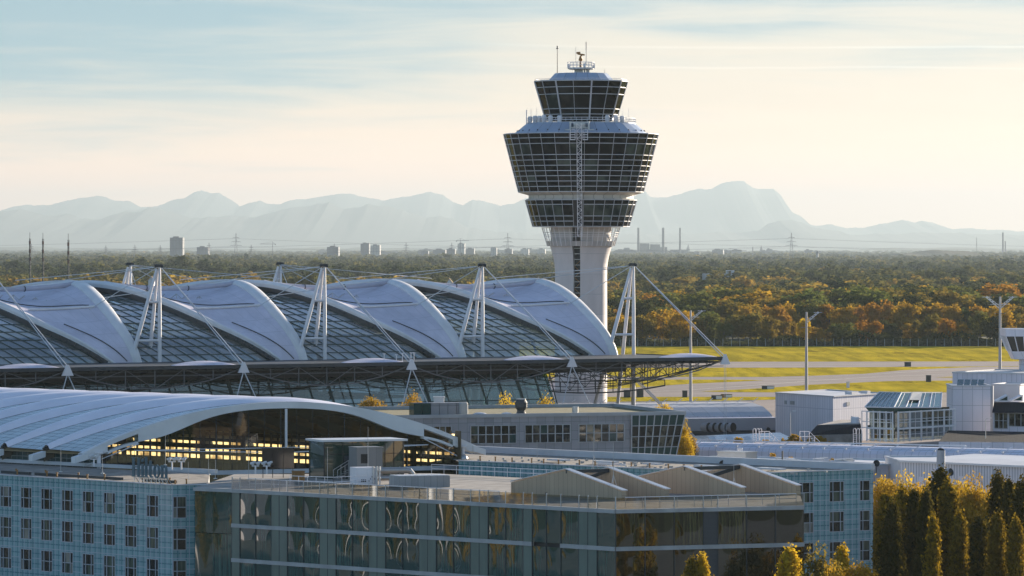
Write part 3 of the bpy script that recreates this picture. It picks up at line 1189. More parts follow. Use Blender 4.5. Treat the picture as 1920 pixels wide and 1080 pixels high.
forum.location = (0, 0, 0)
NB = range(-1, 4)
for n in NB:
    # membrane: hangs between the two ribs, deepest in the middle
    mb = MB()

    def fm(s, t, n=n):
        phi = 0.02 + (math.pi - 0.04) * t
        al, ar = a_left(n, phi), a_right(n, phi)
        wdt = (ar - al)
        sag = -0.115 * wdt * math.sin(math.pi * s) ** 0.9 * (0.35 + 0.65 * math.sin(phi)) 
        # a spreader bar holds the cloth up half way, so there is a soft crest along it
        crest = 0.9 * math.exp(-((phi - 0.80) / 0.10) ** 2) * math.sin(math.pi * min(1, max(0, (s - 0.15) / 0.85)))
        return vault(al + (ar - al) * s, phi, sag + crest)
    mb.grid(fm, 28, 72, 0, True)
    mem = fb(mb, 'membrane', MT['membrane'])
    # dark seam cords lying on the cloth
    for s0, s1, p0, p1 in ((0.02, 0.90, 1.10, 0.82), (0.30, 0.62, 0.55, 0.02)):
        mb = MB()
        pts = []
        for k in range(15):
            t = k / 14
            s = s0 + (s1 - s0) * t
            ph = p0 + (p1 - p0) * t
            pts.append(Vector(fm(s, (ph - 0.02) / (math.pi - 0.04))) + UP * 0.25)
        mb.tube(pts, 0.09, 4)
        mb.build('seam_cord', MT['dark_steel'], mem)
    # spreader bar
    mb = MB()
    pts = [Vector(fm(0.20 + 0.75 * k / 8, (0.80 - 0.02) / (math.pi - 0.04))) + UP * 0.18 for k in range(9)]
    mb.tube(pts, 0.22, 8)
    mb.build('spreader_bar', MT['white_steel'], mem)
    # broad white ribs at both edges of the cloth
    for side in (0, 1):
        mb = MB()
        wv = 3.0 if side else 1.9

        def fr2(s, t, n=n, side=side, wv=wv):
            phi = 0.015 + (math.pi - 0.03) * t
            k = 0.5 + 0.5 * math.sin(phi)
            if side:
                a = a_right(n, phi) + (s - 0.12) * wv * k
                bul = 0.55 * math.sin(math.pi * s) ** 0.6
            else:
                a = a_left(n, phi) + (s - 0.9) * wv * k
                bul = 0.5 * math.sin(math.pi * s) ** 0.6
            return vault(a, phi, bul + 0.05)
        mb.grid(fr2, 8, 72, 0, True)
        # underside box of the rib
        def fu(s, t, n=n, side=side, wv=wv):
            p = fr2(s, t)
            return p - UP * 0.9
        mb.grid(fu, 2, 72, 0, True)
        for e in (0.0, 1.0):
            mb.grid(lambda s, t, e=e: fr2(e, t) - UP * 0.9 * s, 1, 72, 0, True)
        fb(mb, 'edge_rib', MT['rib'])
    # crest tube along the top of the sagging cloth
    mb = MB()
    pts = [vault(a_left(n, math.pi / 2) + (a_right(n, math.pi / 2) - a_left(n, math.pi / 2)) * s, math.pi / 2 - 0.12, -1.05 * math.sin(math.pi * s) ** 0.7 + 0.2) for s in [k / 16 for k in range(17)]]
    mb.tube(pts, 0.42, 8)
    ct = mb.build('crest_tube', MT['membrane'], mem)
    mb = MB()
    for s in (5, 10):
        d = (pts[s + 1] - pts[s]).normalized()
        mb.tube([pts[s] - d * 0.08, pts[s] + d * 0.08], 0.52, 8)
    mb.build('tube_clamp', MT['dark_steel'], mem)
for n in range(-1, 4):
    # glass between right rib n-1 and left rib n
    mb = MB()

    def fg(s, t, n=n):
        phi = 0.01 + (math.pi - 0.02) * t
        a0 = a_right(n - 1, phi)
        a1 = a_left(n, phi) + 0.3
        return vault(a0 + (a1 - a0) * s, phi, -1.5)

    def fuv(s, t, n=n):
        phi = math.pi * t
        b = abs(math.cos(phi))
        arc = 24.0 * (1 - b) if False else 40.0 * min(t, 1 - t) * 2 * 0.62
        al = a_right(n - 1, phi) + (a_left(n, phi) - a_right(n - 1, phi)) * s
        return (al - a_left(n, phi) + 100.0, arc)
    mb.grid(fg, 14, 64, 0, True, fuv)
    gp_ = fb(mb, 'glazing', MT['vault_glass'])
    mb = MB()
    # glazing bars: level purlins, and slanting bars that follow the neighbouring rib
    for kk in range(1, 13):
        for half in (0, 1):
            phi = kk / 13 * math.pi / 2
            phi = phi if not half else math.pi - phi
            a0, a1 = a_right(n - 1, phi), a_left(n, phi)
            pts = [vault(a0 + (a1 - a0) * q / 4, phi, -1.42) for q in range(5)]
            wd = 0.24 if kk in (3, 7) else 0.13
            for p, q in zip(pts, pts[1:]):
                mb.bar(p, q, wd, 0.14)
    kk = 1
    while kk * 2.35 < 44:
        for half in (0, 1):
            pts = []
            for j in range(37):
                phi = 0.02 + (math.pi / 2 - 0.02) * j / 36
                ph = phi if not half else math.pi - phi
                a = a_left(n, ph) - kk * 2.35 * (0.72 + 0.28 * math.cos(phi)) 
                if a > a_right(n - 1, ph) + 0.1:
                    pts.append(vault(a, ph, -1.40))
                else:
                    if len(pts) > 1:
                        break
                    pts = []
            for p, q in zip(pts, pts[1:]):
                mb.bar(p, q, 0.15, 0.16)
        kk += 1
    mb.build('glazing_bars', MT['teal_steel'], gp_)
    # dark strip put in for the shadow in the gap below the rib
    mb = MB()
    pts = [vault(a_left(n, 0.02 + (math.pi - 0.04) * j / 60) - 1.6, 0.02 + (math.pi - 0.04) * j / 60, -0.9) for j in range(61)]
    for p, q in zip(pts, pts[1:]):
        mb.bar(p, q, 1.5, 0.7)
    mb.build('shade_strip', MT['dark_steel'], gp_)
    # arched girders inside
    mb = MB()
    for ga in (2.0, 13.0, 23.0):
        pts = [vault(n * SP - SP + ga, 0.05 + (math.pi - 0.1) * j / 24, -3.6) for j in range(25)]
        pt2 = [vault(n * SP - SP + ga, 0.05 + (math.pi - 0.1) * j / 24, -2.0) for j in range(25)]
        for k in range(24):
            mb.bar(pts[k], pts[k + 1], 0.25)
            mb.bar(pts[k], pt2[k + 1] if k % 2 else pt2[k], 0.12)
            mb.bar(pts[k + 1], pt2[k], 0.12)
    mb.build('inner_girder', MT['galv'], gp_)

# floor and slabs of the hall seen through the glass
mb = MB()
for a0, a1, b0, b1, z0_, z1_ in ((-40, 95, 2, 70, 13.6, 14.2), (-40, 92, 30, 36, 14.2, 19.0), (-20, 80, 56, 62, 14.2, 18.0)):
    mb.slab(Q(a0, b0, z0_), AX * (a1 - a0), BX * (b1 - b0), UP * (z1_ - z0_))
fb(mb, 'upper_floor', dirty('hall_floor', (0.45, 0.45, 0.43), 0.7))

# ---- masts: tripods with cables
mast_specs = []


def make_mast(label):
    t = thing('roof_mast', label, 'mast', (0, 0, 0), 'tripod masts carrying the roof and canopy')
    top = Vector((0, 0, 31.7))
    feet = [Vector((0.25, 0, 0)), (AX * -9.4 + BX * 1.2), (AX * -0.9 + BX * 4.6)]
    tops = [top + AX * 0.25, top - AX * 0.30 - UP * 0.5, top + BX * 0.35 - UP * 0.9]
    for f_, tp, rad_ in zip(feet, tops, (0.34, 0.36, 0.34)):
        mb = MB()
        f0 = Vector((f_.x, f_.y, 0))
        mb.tube([f0, f0.lerp(tp, 0.45), f0.lerp(tp, 0.75), tp], [rad_ * 0.8, rad_, rad_ * 0.95, rad_ * 0.62], 10)
        mb.build('leg', MT['white_steel'], t)
    mb = MB()
    for z in (19.0, 25.6):
        p = [f_.lerp(tp, z / tp.z) for f_, tp in zip([Vector((q.x, q.y, 0)) for q in feet], tops)]
        mb.tube([p[0], p[1]], 0.22, 8)
        mb.tube([p[1], p[2]], 0.15, 8)
        mb.tube([p[2], p[0]], 0.15, 8)
    mb.build('cross_tube', MT['white_steel'], t)
    mb = MB()
    mb.box(top + UP * 0.1, (1.0, 0.7, 0.5), TH)
    mb.tube([top + AX * 0.45 + BX * -0.2, top + AX * 0.75 + BX * -0.3], 0.28, 8)
    mb.tube([top - AX * 0.45, top - AX * 0.7], 0.22, 8)
    mb.build('mast_head', MT['dark_steel'], t)
    return t


mast = make_mast('x')
names = {-1: 'white tripod mast at the far left end of the canopy, mostly out of view', 0: 'white tripod mast on the canopy edge, leftmost of the near four', 1: 'white tripod mast on the canopy edge, second of the near four from the left', 2: 'white tripod mast just left of the control tower shaft', 3: 'white tripod mast right of the control tower shaft with cable to canopy tip'}
for n in range(0, 4):
    m = mast if n == 0 else dup(mast)
    m.location = Q(n * SP, 0, 0)
    m['label'] = names[n]
bn = {0: 'x', 1: 'distant white mast tip rising behind the leftmost membrane wave', 2: 'distant white mast tip rising behind the second membrane wave'}
for n in (1, 2):
    m = dup(mast, Q(n * SP, BW, 0), rz=0, label=bn[n])

# ---- cables: one thing per mast
TIPB = -26.5
TIPA = 2.0
ZT = 15.35


def tip(n):
    return Q(n * SP + TIPA, TIPB, ZT)


mtop = lambda n, b=0.0: Q(n * SP, b, 31.6)
cl = {-1: 'thin white stay cables at the far left edge from an unseen mast', 0: 'white stay cables fanning from the leftmost near mast', 1: 'white stay cables fanning from the second near mast', 2: 'white stay cables fanning from the mast left of the tower', 3: 'white stay cables fanning from the mast right of the tower'}
for n in range(-1, 4):
    mb = MB()
    t = mtop(n)
    for s in (-0.35, 0.35):
        mb.tube([t + AX * 0.4, tip(n) + AX * s], 0.085, 5)
    mb.tube([t, vault(a_right(n - 1, 0.92) + 2.0, 0.92, 0.6)] if n > -1 else [t, t - AX * 3], 0.07, 5)
    mb.tube([t, vault(a_right(n, 0.98) + 1.5 - 0.0, 0.98, 0.6)] if False else [t, vault(n * SP - 9.0, 0.70, 0.8)], 0.07, 5)
    mb.tube([t, vault(n * SP - 14.0, 1.30, 1.2)], 0.06, 5)
    tag(fb(mb, 'stay_cable', MT['cable'], None) if False else mb.build('stay_cable', MT['cable']), cl[n], 'cable', 'stay cables of the tent roof')
for n, lb in ((1, 'stay cables of the distant left mast tip'), (2, 'stay cables of the distant mast tip behind the second wave')):
    mb = MB()
    t = mtop(n, BW)
    for ph, da in ((2.25, -5), (2.0, 8), (1.75, 16), (2.3, 6)):
        mb.tube([t, vault(n * SP + da, ph, 0.8)], 0.06, 5)
    tag(mb.build('stay_cable', MT['cable']), lb, 'cable', 'stay cables of the tent roof')

# ---- canopy: flat steel deck in front of the masts, hung from the cables
canopy = thing('canopy', 'flat dark steel lattice canopy jutting out to a point beyond the masts', 'canopy', (0, 0, 0))
mb = MB()
aL, aR = -66.0, 3 * SP + TIPA
mb.slab(Q(aL, TIPB, ZT - 0.45), AX * (aR - aL), BX * (-TIPB + 2.0), UP * 0.4)
mb.build('deck', MT['dark_steel'], canopy)
mb = MB()
mb.slab(Q(aL, TIPB - 0.14, ZT - 0.52), AX * (aR - aL), BX * 0.12, UP * 0.62)
mb.slab(Q(aR + 0.02, TIPB - 0.14, ZT - 0.52), AX * 0.12, BX * (-TIPB + 2.14), UP * 0.62)
mb.build('fascia', MT['dark_steel'], canopy)
MT['truss_grey'] = dirty('truss_grey', (0.13, 0.13, 0.135), 0.5, amt=0.2)
# trusses along the front and further in, belly chord hanging between the tips
rows_t = [(TIPB + 0.4, 3.2, 0.0, 0.17), (-21, 2.2, 0.95, 0.14), (-16, 1.9, 1.8, 0.14), (-11, 1.7, 2.7, 0.14), (-6, 1.6, 3.5, 0.14), (-1, 1.5, 4.3, 0.14)]
for b_, sagd, base, wd in rows_t:
    mb = MB()
    for n in range(-2, 3):
        a0, a1 = n * SP + TIPA, (n + 1) * SP + TIPA
        N = 6
        prev = None
        for k in range(N + 1):
            t = k / N
            a = a0 + (a1 - a0) * t
            z = ZT - 0.5 - base - sagd * 4 * t * (1 - t)
            lo, hi = Q(a, b_, z), Q(a, b_, ZT - 0.5)
            mb.bar(lo, hi, wd * 0.9)
            if prev:
                mb.bar(prev[0], lo, wd)
                mb.bar(prev[1] if k % 2 else prev[0], lo if k % 2 else hi, wd * 0.6)
            prev = (lo, hi)
        mb.bar(Q(a0, b_, ZT - 1.55), Q(a1, b_, ZT - 1.55), wd * 0.7)
    mb.build('lattice_girder', MT['dark_steel'] if b_ > TIPB + 1 else MT['truss_grey'], canopy)
# cross trusses, deepest at the mast line and tapering to the front edge
for n in range(-8, 15):
    a = n * SP / 4 + TIPA - SP * 0.0
    if a > aR + 0.1 or a < aL:
        continue
    mb = MB()
    N = 6
    prev = None
    main = (n % 4 == 0)
    for k in range(N + 1):
        t = k / N
        b_ = TIPB + 0.3 + (-TIPB - 0.6) * t
        dz = (4.9 if main else 4.4) * t + 0.1
        lo, hi = Q(a, b_, ZT - 0.5 - dz), Q(a, b_, ZT - 0.5)
        if k:
            mb.bar(lo, hi, 0.13)
            mb.bar(prev[0], lo, 0.2 if main else 0.14)
            mb.bar(prev[0], hi, 0.09)
        prev = (lo, hi)
    mb.build('cross_girder', MT['dark_steel'], canopy)
mb = MB()  # added black slab standing in for the shaded band of dense trusses
mb.slab(Q(aL, -19, ZT - 2.5), AX * (aR - aL - 16), BX * 17, UP * 1.9)
mb.build('shade_infill', MT['black'], canopy)
# purlins under the deck
mb = MB()
for k in range(14):
    b_ = TIPB + 1.5 + k * 1.85
    mb.bar(Q(aL, b_, ZT - 0.85), Q(aR, b_, ZT - 0.85), 0.12, 0.35)
for k in range(60):
    a = aL + 2 + k * (aR - aL - 3) / 60
    mb.bar(Q(a, TIPB + 0.5, ZT - 0.65), Q(a, 0, ZT - 0.65), 0.10, 0.2)
mb.build('purlin', MT['dark_steel'], canopy)
# little white lens covers beside each tip, white cap and two rods
for n in range(-1, 4):
    mb = MB()
    a1 = n * SP + TIPA - 0.6

    def fl(s, t, a1=a1):
        a = a1 - 11.5 * (1 - s)
        w_ = 3.2 * math.sin(math.pi * min(1, s * 1.02)) ** 0.5 + 0.3
        b_ = TIPB + 0.6 + 2 * w_ * t
        z = ZT + 0.02 + 0.7 * math.sin(math.pi * s ** 1.35) ** 0.8 * math.sin(math.pi * t) ** 0.6
        return Q(a, b_, z)
    mb.grid(fl, 16, 10, 0, True)
    mb.build('cover_membrane', MT['membrane'], canopy)
    mb = MB()
    tp = tip(n)
    mb.plate(tp - BX * 0.35, AX, UP, [(-1.05, -1.25), (1.05, -1.25), (0.18, 0.55), (-0.18, 0.55)], BX * 0.3)
    mb.build('tip_cap', MT['white_steel'], canopy)
    mb = MB()
    if n < 3:
        mb.tube([tp - BX * 0.2 - UP * 0.9, Q(n * SP + TIPA - 5.6, TIPB - 3.0, 1.0)], 0.10, 5)
        mb.tube([tp - BX * 0.2 - UP * 0.9, Q(n * SP + TIPA + 5.4, TIPB - 3.0, 1.0)], 0.10, 5)
    else:
        for s in (-0.16, 0.16):
            mb.tube([tp - BX * 0.2 - UP * 0.9 + AX * s, Q(n * SP + TIPA + s * 1.5, TIPB - 0.2, 0.0)], 0.035, 5)
    mb.build('tie_rod', MT['cable'], canopy)
for da, hh in ((-4.4, 1.5), (-2.0, 1.3), (-0.8, 1.5), (0.9, 1.6), (1.5, 1.6)):
    mb = MB()
    mb.bar(Q(SP + TIPA + da, TIPB + 1.5, ZT), Q(SP + TIPA + da, TIPB + 1.5, ZT + hh), 0.12)
    mb.bar(Q(SP + TIPA + da - 0.25, TIPB + 1.5, ZT + hh), Q(SP + TIPA + da + 0.25, TIPB + 1.5, ZT + hh), 0.12)
    mb.build('deck_post', MT['white_steel'], canopy)
# columns carrying the deck below the masts, with raking props
for n in range(0, 4):
    mb = MB()
    mb.tube([Q(n * SP + 0.4, 0.3, 10.4), Q(n * SP + 0.4, 0.3, 0)], 0.36, 8)
    mb.build('column', MT['dark_steel'] if n < 3 else MT['grey_steel'], canopy)
mb = MB()
for s in (0, 0.5):
    mb.tube([Q(3 * SP + 0.8 + s, 0.2, 10.6), Q(3 * SP + 11.5 + s, -3.0, 0)], 0.13, 6)
mb.build('raking_prop', MT['white_steel'], canopy)
# a hung belly chord under the right bay
mb = MB()
prev = None
for k in range(9):
    t = k / 8
    a = 2.05 * SP + t * SP * 0.92
    z = 10.0 - 1.2 * 4 * t * (1 - t) * 0.9
    lo, hi = Q(a, -12, z), Q(a, -12, 11.0)
    mb.bar(lo, hi, 0.16)
    if prev:
        mb.bar(prev[0], lo, 0.24)
        mb.bar(prev[1], hi, 0.16)
    prev = (lo, hi)
mb.build('belly_girder', MT['dark_steel'], canopy)

# ---- glass hall under the canopy with raking mullions
hall = thing('glass_hall', 'teal glass hall with raking dark mullions under the steel canopy', 'glass hall', (0, 0, 0))
g = glass('hall_glass', (0.30, 0.46, 0.45), 0.08, 0.03, 0.30)
hA, hB = -52.0, 2 * SP + 4.6         # along the row
bF, bK = -15.0, 22.0
zb, zt_ = 3.2, 13.4
lean = 5.2                             # the mullions run down and to the right
mb = MB()
mb.face([Q(hA, bF, zb), Q(hB + lean * 0.6, bF, zb), Q(hB, bF + 1.0, zt_), Q(hA, bF + 1.0, zt_)], 0)
mb.face([Q(hB + lean * 0.6, bF, zb), Q(hB + lean * 0.6, bK, zb), Q(hB, bK, zt_), Q(hB, bF + 1.0, zt_)], 0)
mb.build('glass_wall', g, hall)
mb = MB()
k = 0
a = hA
while a <= hB + 0.1:
    wd = 0.42 if k % 5 == 0 else 0.20
    mb.bar(Q(a + lean * 0.6, bF - 0.1, zb), Q(a, bF + 0.9, zt_), wd, wd)
    a += SP / 10 * 1.18
    k += 1
mb.build('mullion', MT['teal_steel'], hall)
mb = MB()
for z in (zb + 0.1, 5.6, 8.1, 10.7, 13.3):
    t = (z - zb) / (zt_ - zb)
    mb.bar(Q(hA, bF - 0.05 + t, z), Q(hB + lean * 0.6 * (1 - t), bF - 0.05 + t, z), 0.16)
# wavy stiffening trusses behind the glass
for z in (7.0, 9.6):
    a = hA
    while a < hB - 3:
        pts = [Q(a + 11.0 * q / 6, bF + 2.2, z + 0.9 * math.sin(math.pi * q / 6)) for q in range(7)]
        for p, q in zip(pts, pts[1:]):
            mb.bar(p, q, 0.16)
        a += 11.0
for z in (4.5, 7.0, 9.5, 12.0):
    mb.bar(Q(hB + lean * 0.6 * (1 - (z - zb) / (zt_ - zb)), bF, z), Q(hB + lean * 0.6 * (1 - (z - zb) / (zt_ - zb)), bK, z), 0.16)
for k in range(9):
    b_ = bF + (bK - bF) * k / 8
    mb.bar(Q(hB + lean * 0.6, b_, zb), Q(hB, b_, zt_), 0.22)
mb.build('glazing_rail', MT['teal_steel'], hall)
mb = MB()
mb.slab(Q(hA, bF + 0.5, zb - 3.0), AX * (hB - hA + 3), BX * 36, UP * 3.0)
mb.build('base', MT['dark_steel'], hall)
mb = MB()
mb.slab(Q(hA, bF + 6.0, 8.6), AX * (1.35 * SP - hA), BX * 26, UP * 0.5)
mb.slab(Q(hA, bF + 14.0, 3.3), AX * (0.95 * SP - hA), BX * 2, UP * 9.2)
mb.slab(Q(hA, bF + 1.6, 10.9), AX * (hB - hA), BX * 18, UP * 2.3)
mb.build('inner_wall', dirty('inner_wall', (0.05, 0.11, 0.11), 0.5, amt=0.5, scale=0.25), hall)
mb = MB()
for a in (12, 26, 41, 50, 60):
    mb.tube([Q(a, bF + 9, zb), Q(a, bF + 9, 13)], 0.5, 8)
mb.build('inner_column', MT['white_steel'], hall)
# ------------------------------------------------------------------ trees
MT['leaf_olive'] = leaf('leaf_olive', (0.12, 0.105, 0.022), (0.20, 0.155, 0.028), (0.25, 0.155, 0.024))
MT['leaf_green'] = leaf('leaf_green', (0.07, 0.10, 0.024), (0.12, 0.135, 0.03), (0.16, 0.14, 0.028))
MT['leaf_gold'] = leaf('leaf_gold', (0.34, 0.20, 0.018), (0.48, 0.28, 0.02), (0.28, 0.18, 0.024))
MT['leaf_rust'] = leaf('leaf_rust', (0.30, 0.13, 0.018), (0.40, 0.19, 0.02), (0.30, 0.17, 0.02))
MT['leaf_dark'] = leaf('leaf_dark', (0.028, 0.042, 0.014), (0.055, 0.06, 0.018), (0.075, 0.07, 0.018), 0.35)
MT['leaf_yellow'] = leaf('leaf_yellow', (0.48, 0.31, 0.02), (0.62, 0.42, 0.03), (0.40, 0.26, 0.025))
MT['leaf_poplar'] = leaf('leaf_poplar', (0.09, 0.07, 0.012), (0.42, 0.26, 0.016), (0.16, 0.11, 0.016), 0.45, 2.2)
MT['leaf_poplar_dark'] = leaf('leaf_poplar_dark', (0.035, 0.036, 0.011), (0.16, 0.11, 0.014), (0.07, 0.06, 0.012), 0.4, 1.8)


def leaf_quads(pts, nrm, size, rng, flat=0.55):
    """one bent-looking quad per point, turned mostly along nrm"""
    n = len(pts)
    r = rng.normal(size=(n, 3))
    nv = nrm * flat + r * (1 - flat)
    nv /= np.linalg.norm(nv, axis=1)[:, None] + 1e-9
    t = np.cross(nv, rng.normal(size=(n, 3)))
    t /= np.linalg.norm(t, axis=1)[:, None] + 1e-9
    b = np.cross(nv, t)
    s = size * rng.uniform(0.6, 1.35, size=(n, 1))
    asp = rng.uniform(0.55, 1.0, size=(n, 1))
    v = np.empty((n, 4, 3))
    v[:, 0] = pts - t * s * 0.5
    v[:, 1] = pts - b * s * asp * 0.5
    v[:, 2] = pts + t * s * 0.5
    v[:, 3] = pts + b * s * asp * 0.5
    return v.reshape(-1, 3)


def crown_pts(kind, h, nclump, nleaf, leafsize, seed):
    rng = np.random.default_rng(seed)
    cl, rd = [], []
    if kind == 'round':
        ax, az, cz = 0.36 * h, 0.43 * h, 0.57 * h
        for _ in range(nclump):
            d = rng.normal(size=3)
            d /= np.linalg.norm(d)
            k = rng.uniform(0.45, 0.92)
            c = np.array([d[0] * ax * k, d[1] * ax * k, cz + d[2] * az * k])
            c[0] *= 1 + 0.15 * math.sin(seed * 1.7)
            if c[2] < 0.13 * h:
                c[2] = 0.13 * h + rng.uniform(0, 0.1) * h
            cl.append(c)
            rd.append(h * rng.uniform(0.07, 0.15))
    elif kind == 'column':
        for _ in range(nclump):
            t = rng.uniform(0.04, 1.0) ** 0.85
            r = 0.10 * h * (math.sin(math.pi * min(1, 0.16 + 0.84 * t) ** 0.9) ** 0.5) * rng.uniform(0.15, 1.05)
            a = rng.uniform(0, 2 * math.pi)
            cl.append(np.array([r * math.cos(a), r * math.sin(a), t * h * 0.96]))
            rd.append(h * rng.uniform(0.014, 0.046))
    elif kind == 'cone':
        for _ in range(nclump):
            t = rng.uniform(0.05, 1.0)
            r = 0.19 * h * (1 - t) ** 0.9 * rng.uniform(0.4, 1.0)
            a = rng.uniform(0, 2 * math.pi)
            cl.append(np.array([r * math.cos(a), r * math.sin(a), t * h]))
            rd.append(h * rng.uniform(0.03, 0.06) * (1.2 - t))
    cl, rd = np.array(cl), np.array(rd)
    w_ = rd ** 2
    idx = rng.choice(len(cl), size=nleaf, p=w_ / w_.sum())
    d = rng.normal(size=(nleaf, 3))
    d /= np.linalg.norm(d, axis=1)[:, None]
    k = rng.uniform(0.3, 1.12, size=(nleaf, 1)) ** 0.6
    st = np.array([1, 1, 2.2]) if kind == 'column' else np.array([1, 1, 0.9])
    pts = cl[idx] + d * k * rd[idx][:, None] * st
    if kind == 'round':
        # a few stray twigs outside the clumps
        m = rng.random(nleaf) < 0.07
        pts[m] += rng.normal(size=(m.sum(), 3)) * 0.035 * h
    else:
        m = rng.random(nleaf) < 0.10
        pts[m] += rng.normal(size=(m.sum(), 3)) * 0.02 * h
    return leaf_quads(pts, d, leafsize, rng)


def mesh_np(name, verts, mat):
    n = len(verts)
    me = bpy.data.meshes.new(name)
    me.vertices.add(n)
    me.vertices.foreach_set('co', np.ascontiguousarray(verts, dtype=np.float32).ravel())
    me.loops.add(n)
    me.loops.foreach_set('vertex_index', np.arange(n, dtype=np.int32))
    me.polygons.add(n // 4)
    me.polygons.foreach_set('loop_start', np.arange(0, n, 4, dtype=np.int32))
    me.polygons.foreach_set('loop_total', np.full(n // 4, 4, dtype=np.int32))
    me.materials.append(mat)
    me.update(calc_edges=True)
    return me


def trunk_mesh(h, top, r, seed, limbs=6, spread=0.22):
    rnd = random.Random(seed)
    mb = MB()
    lean = Vector((rnd.uniform(-0.02, 0.02) * h, rnd.uniform(-0.02, 0.02) * h, 0))
    p = [Vector((0, 0, -0.2)), Vector((0, 0, h * 0.12)), lean * 0.5 + UP * top * h * 0.5, lean + UP * top * h]
    mb.tube(p, [r * 1.25, r, r * 0.7, r * 0.25], 7)
    for k in range(limbs):
        t = rnd.uniform(0.22, 0.75) * top
        a = rnd.uniform(0, 6.28)
        s = Vector((0, 0, t * h))
        e = s + Vector((math.cos(a), math.sin(a), 0)) * h * spread * rnd.uniform(0.7, 1.1) + UP * h * rnd.uniform(0.10, 0.25)
        mb.tube([s, s.lerp(e, 0.5) + UP * h * 0.01, e], [r * 0.45, r * 0.3, r * 0.12], 5)
    o = mb.build('trunk', MT['bark'])
    me = o.data
    bpy.data.objects.remove(o)
    return me


CROWNS = {}


def crown_mesh(kind, v, mkey, spec):
    key = (kind, v, mkey)
    if key not in CROWNS:
        base = (kind, v, spec)
        if base not in CROWNS:
            h, ncl, nl, ls = spec
            CROWNS[base] = crown_pts(kind, h, ncl, nl, ls, 100 + v * 7 + len(kind))
        CROWNS[key] = mesh_np('crown', CROWNS[base], MT[mkey])
    return CROWNS[key]


TRUNKS = {}


def trunk_of(kind, v, h):
    key = (kind, v)
    if key not in TRUNKS:
        TRUNKS[key] = trunk_mesh(h, 0.8 if kind == 'round' else 0.93, h * (0.02 if kind == 'round' else 0.014), 50 + v, 7, 0.2 if kind == 'round' else 0.05)
    return TRUNKS[key]


def tree(name, kind, v, mkey, loc, h, label, group, spec, rz=0.0, fat=1.0, bare=False):
    t = thing(name, label, 'tree', loc, group, rz)
    s = h / spec[0]
    t.scale = (s * fat, s * fat, s)
    cr = bpy.data.objects.new('crown', crown_mesh(kind, v, mkey, spec))
    C.objects.link(cr)
    cr.parent = t
    if not bare:
        tk = bpy.data.objects.new('trunk', trunk_of(kind, v, spec[0]))
        C.objects.link(tk)
        tk.parent = t
    return t


rt = random.Random(21)
MID = (15.0, 46, 2600, 0.85)
KN = {'leaf_olive': 'olive green', 'leaf_green': 'mid green', 'leaf_gold': 'golden', 'leaf_rust': 'rust orange', 'leaf_dark': 'dark green', 'leaf_yellow': 'bright yellow'}
# trees standing at the near edge of the wood, left to right (column, row of the top, colour, width)
EDGE = [(1152, 592, 'leaf_gold', 1.0), (1176, 597, 'leaf_olive', 0.9), (1205, 588, 'leaf_olive', 1.0), (1238, 583, 'leaf_gold', 1.0), (1258, 596, 'leaf_olive', 0.9), (1276, 582, 'leaf_gold', 0.95), (1303, 592, 'leaf_olive', 0.9), (1330, 583, 'leaf_green', 1.0), (1357, 606, 'leaf_green', 1.05), (1384, 590, 'leaf_olive', 0.9), (1408, 583, 'leaf_olive', 1.15), (1440, 592, 'leaf_olive', 1.0), (1468, 599, 'leaf_olive', 1.0), (1488, 605, 'leaf_olive', 0.8), (1510, 596, 'leaf_yellow', 0.75), (1532, 612, 'leaf_gold', 0.9), (1552, 616, 'leaf_olive', 0.8), (1578, 603, 'leaf_green', 1.25), (1628, 602, 'leaf_rust', 1.2), (1655, 600, 'leaf_dark', 1.0), (1676, 604, 'leaf_dark', 0.9), (1703, 606, 'leaf_gold', 0.95), (1722, 598, 'leaf_olive', 0.9), (1745, 591, 'leaf_olive', 1.05), (1776, 597, 'leaf_rust', 0.95), (1808, 606, 'leaf_gold', 0.95), (1838, 583, 'leaf_green', 0.9), (1862, 590, 'leaf_dark', 0.9), (1884, 580, 'leaf_gold', 1.0), (1908, 588, 'leaf_olive', 1.0), (1935, 584, 'leaf_gold', 1.0)]
EN = ['golden tree on the wood edge, first right of the tower shaft', 'narrow olive tree on the wood edge between two legs of the right mast', 'olive tree on the wood edge just right of the right mast', 'golden tree on the wood edge left of the first light mast', 'small olive tree between two golden trees on the wood edge', 'yellow gold tree touching the left side of the first light mast', 'olive tree directly behind the first light mast', 'yellowish green tree right of the first light mast', 'low dark green tree behind the slanting canopy cables', 'olive tree just right of the low green tree by the cables', 'broad gold olive tree midway between first and second light masts', 'olive tree left of the second light mast, beside the broad one', 'rounded olive tree a little left of the second light mast', 'small olive tree close left of the second light mast', 'bright yellow tree directly behind the second light mast', 'low golden bush tree just right of the second light mast', 'low olive bush tree left of the round green tree', 'round green tree standing alone in front of the wood', 'round rust brown tree standing beside the lone round green one', 'dark tree right of the round rust tree', 'dark green tree in the gap of the wood edge', 'golden tree leading the right hand clump on the wood edge', 'olive tree second in the right hand clump', 'tallest olive tree of the right hand clump', 'rust tree near the right end of the right hand clump', 'small golden tree ending the right hand clump', 'light green tree left of the third light mast', 'dark tree directly left of the third light mast', 'golden tree directly behind the third light mast', 'olive tree behind the white control cab', 'golden tree at the right picture edge above the control cab']
for k, (u, v, mk, fat) in enumerate(EDGE):
    Y = 1552 + rt.uniform(0, 22)
    tree('broadleaf_tree', 'round', k % 5, mk, (Xu(u, Y), Y, 0), Zv(v, Y) * 1.02, EN[k], 'trees along the near edge of the wood', MID, rt.uniform(0, 6.28), fat * (1.25 if 1555 < u < 1640 else 1.1))
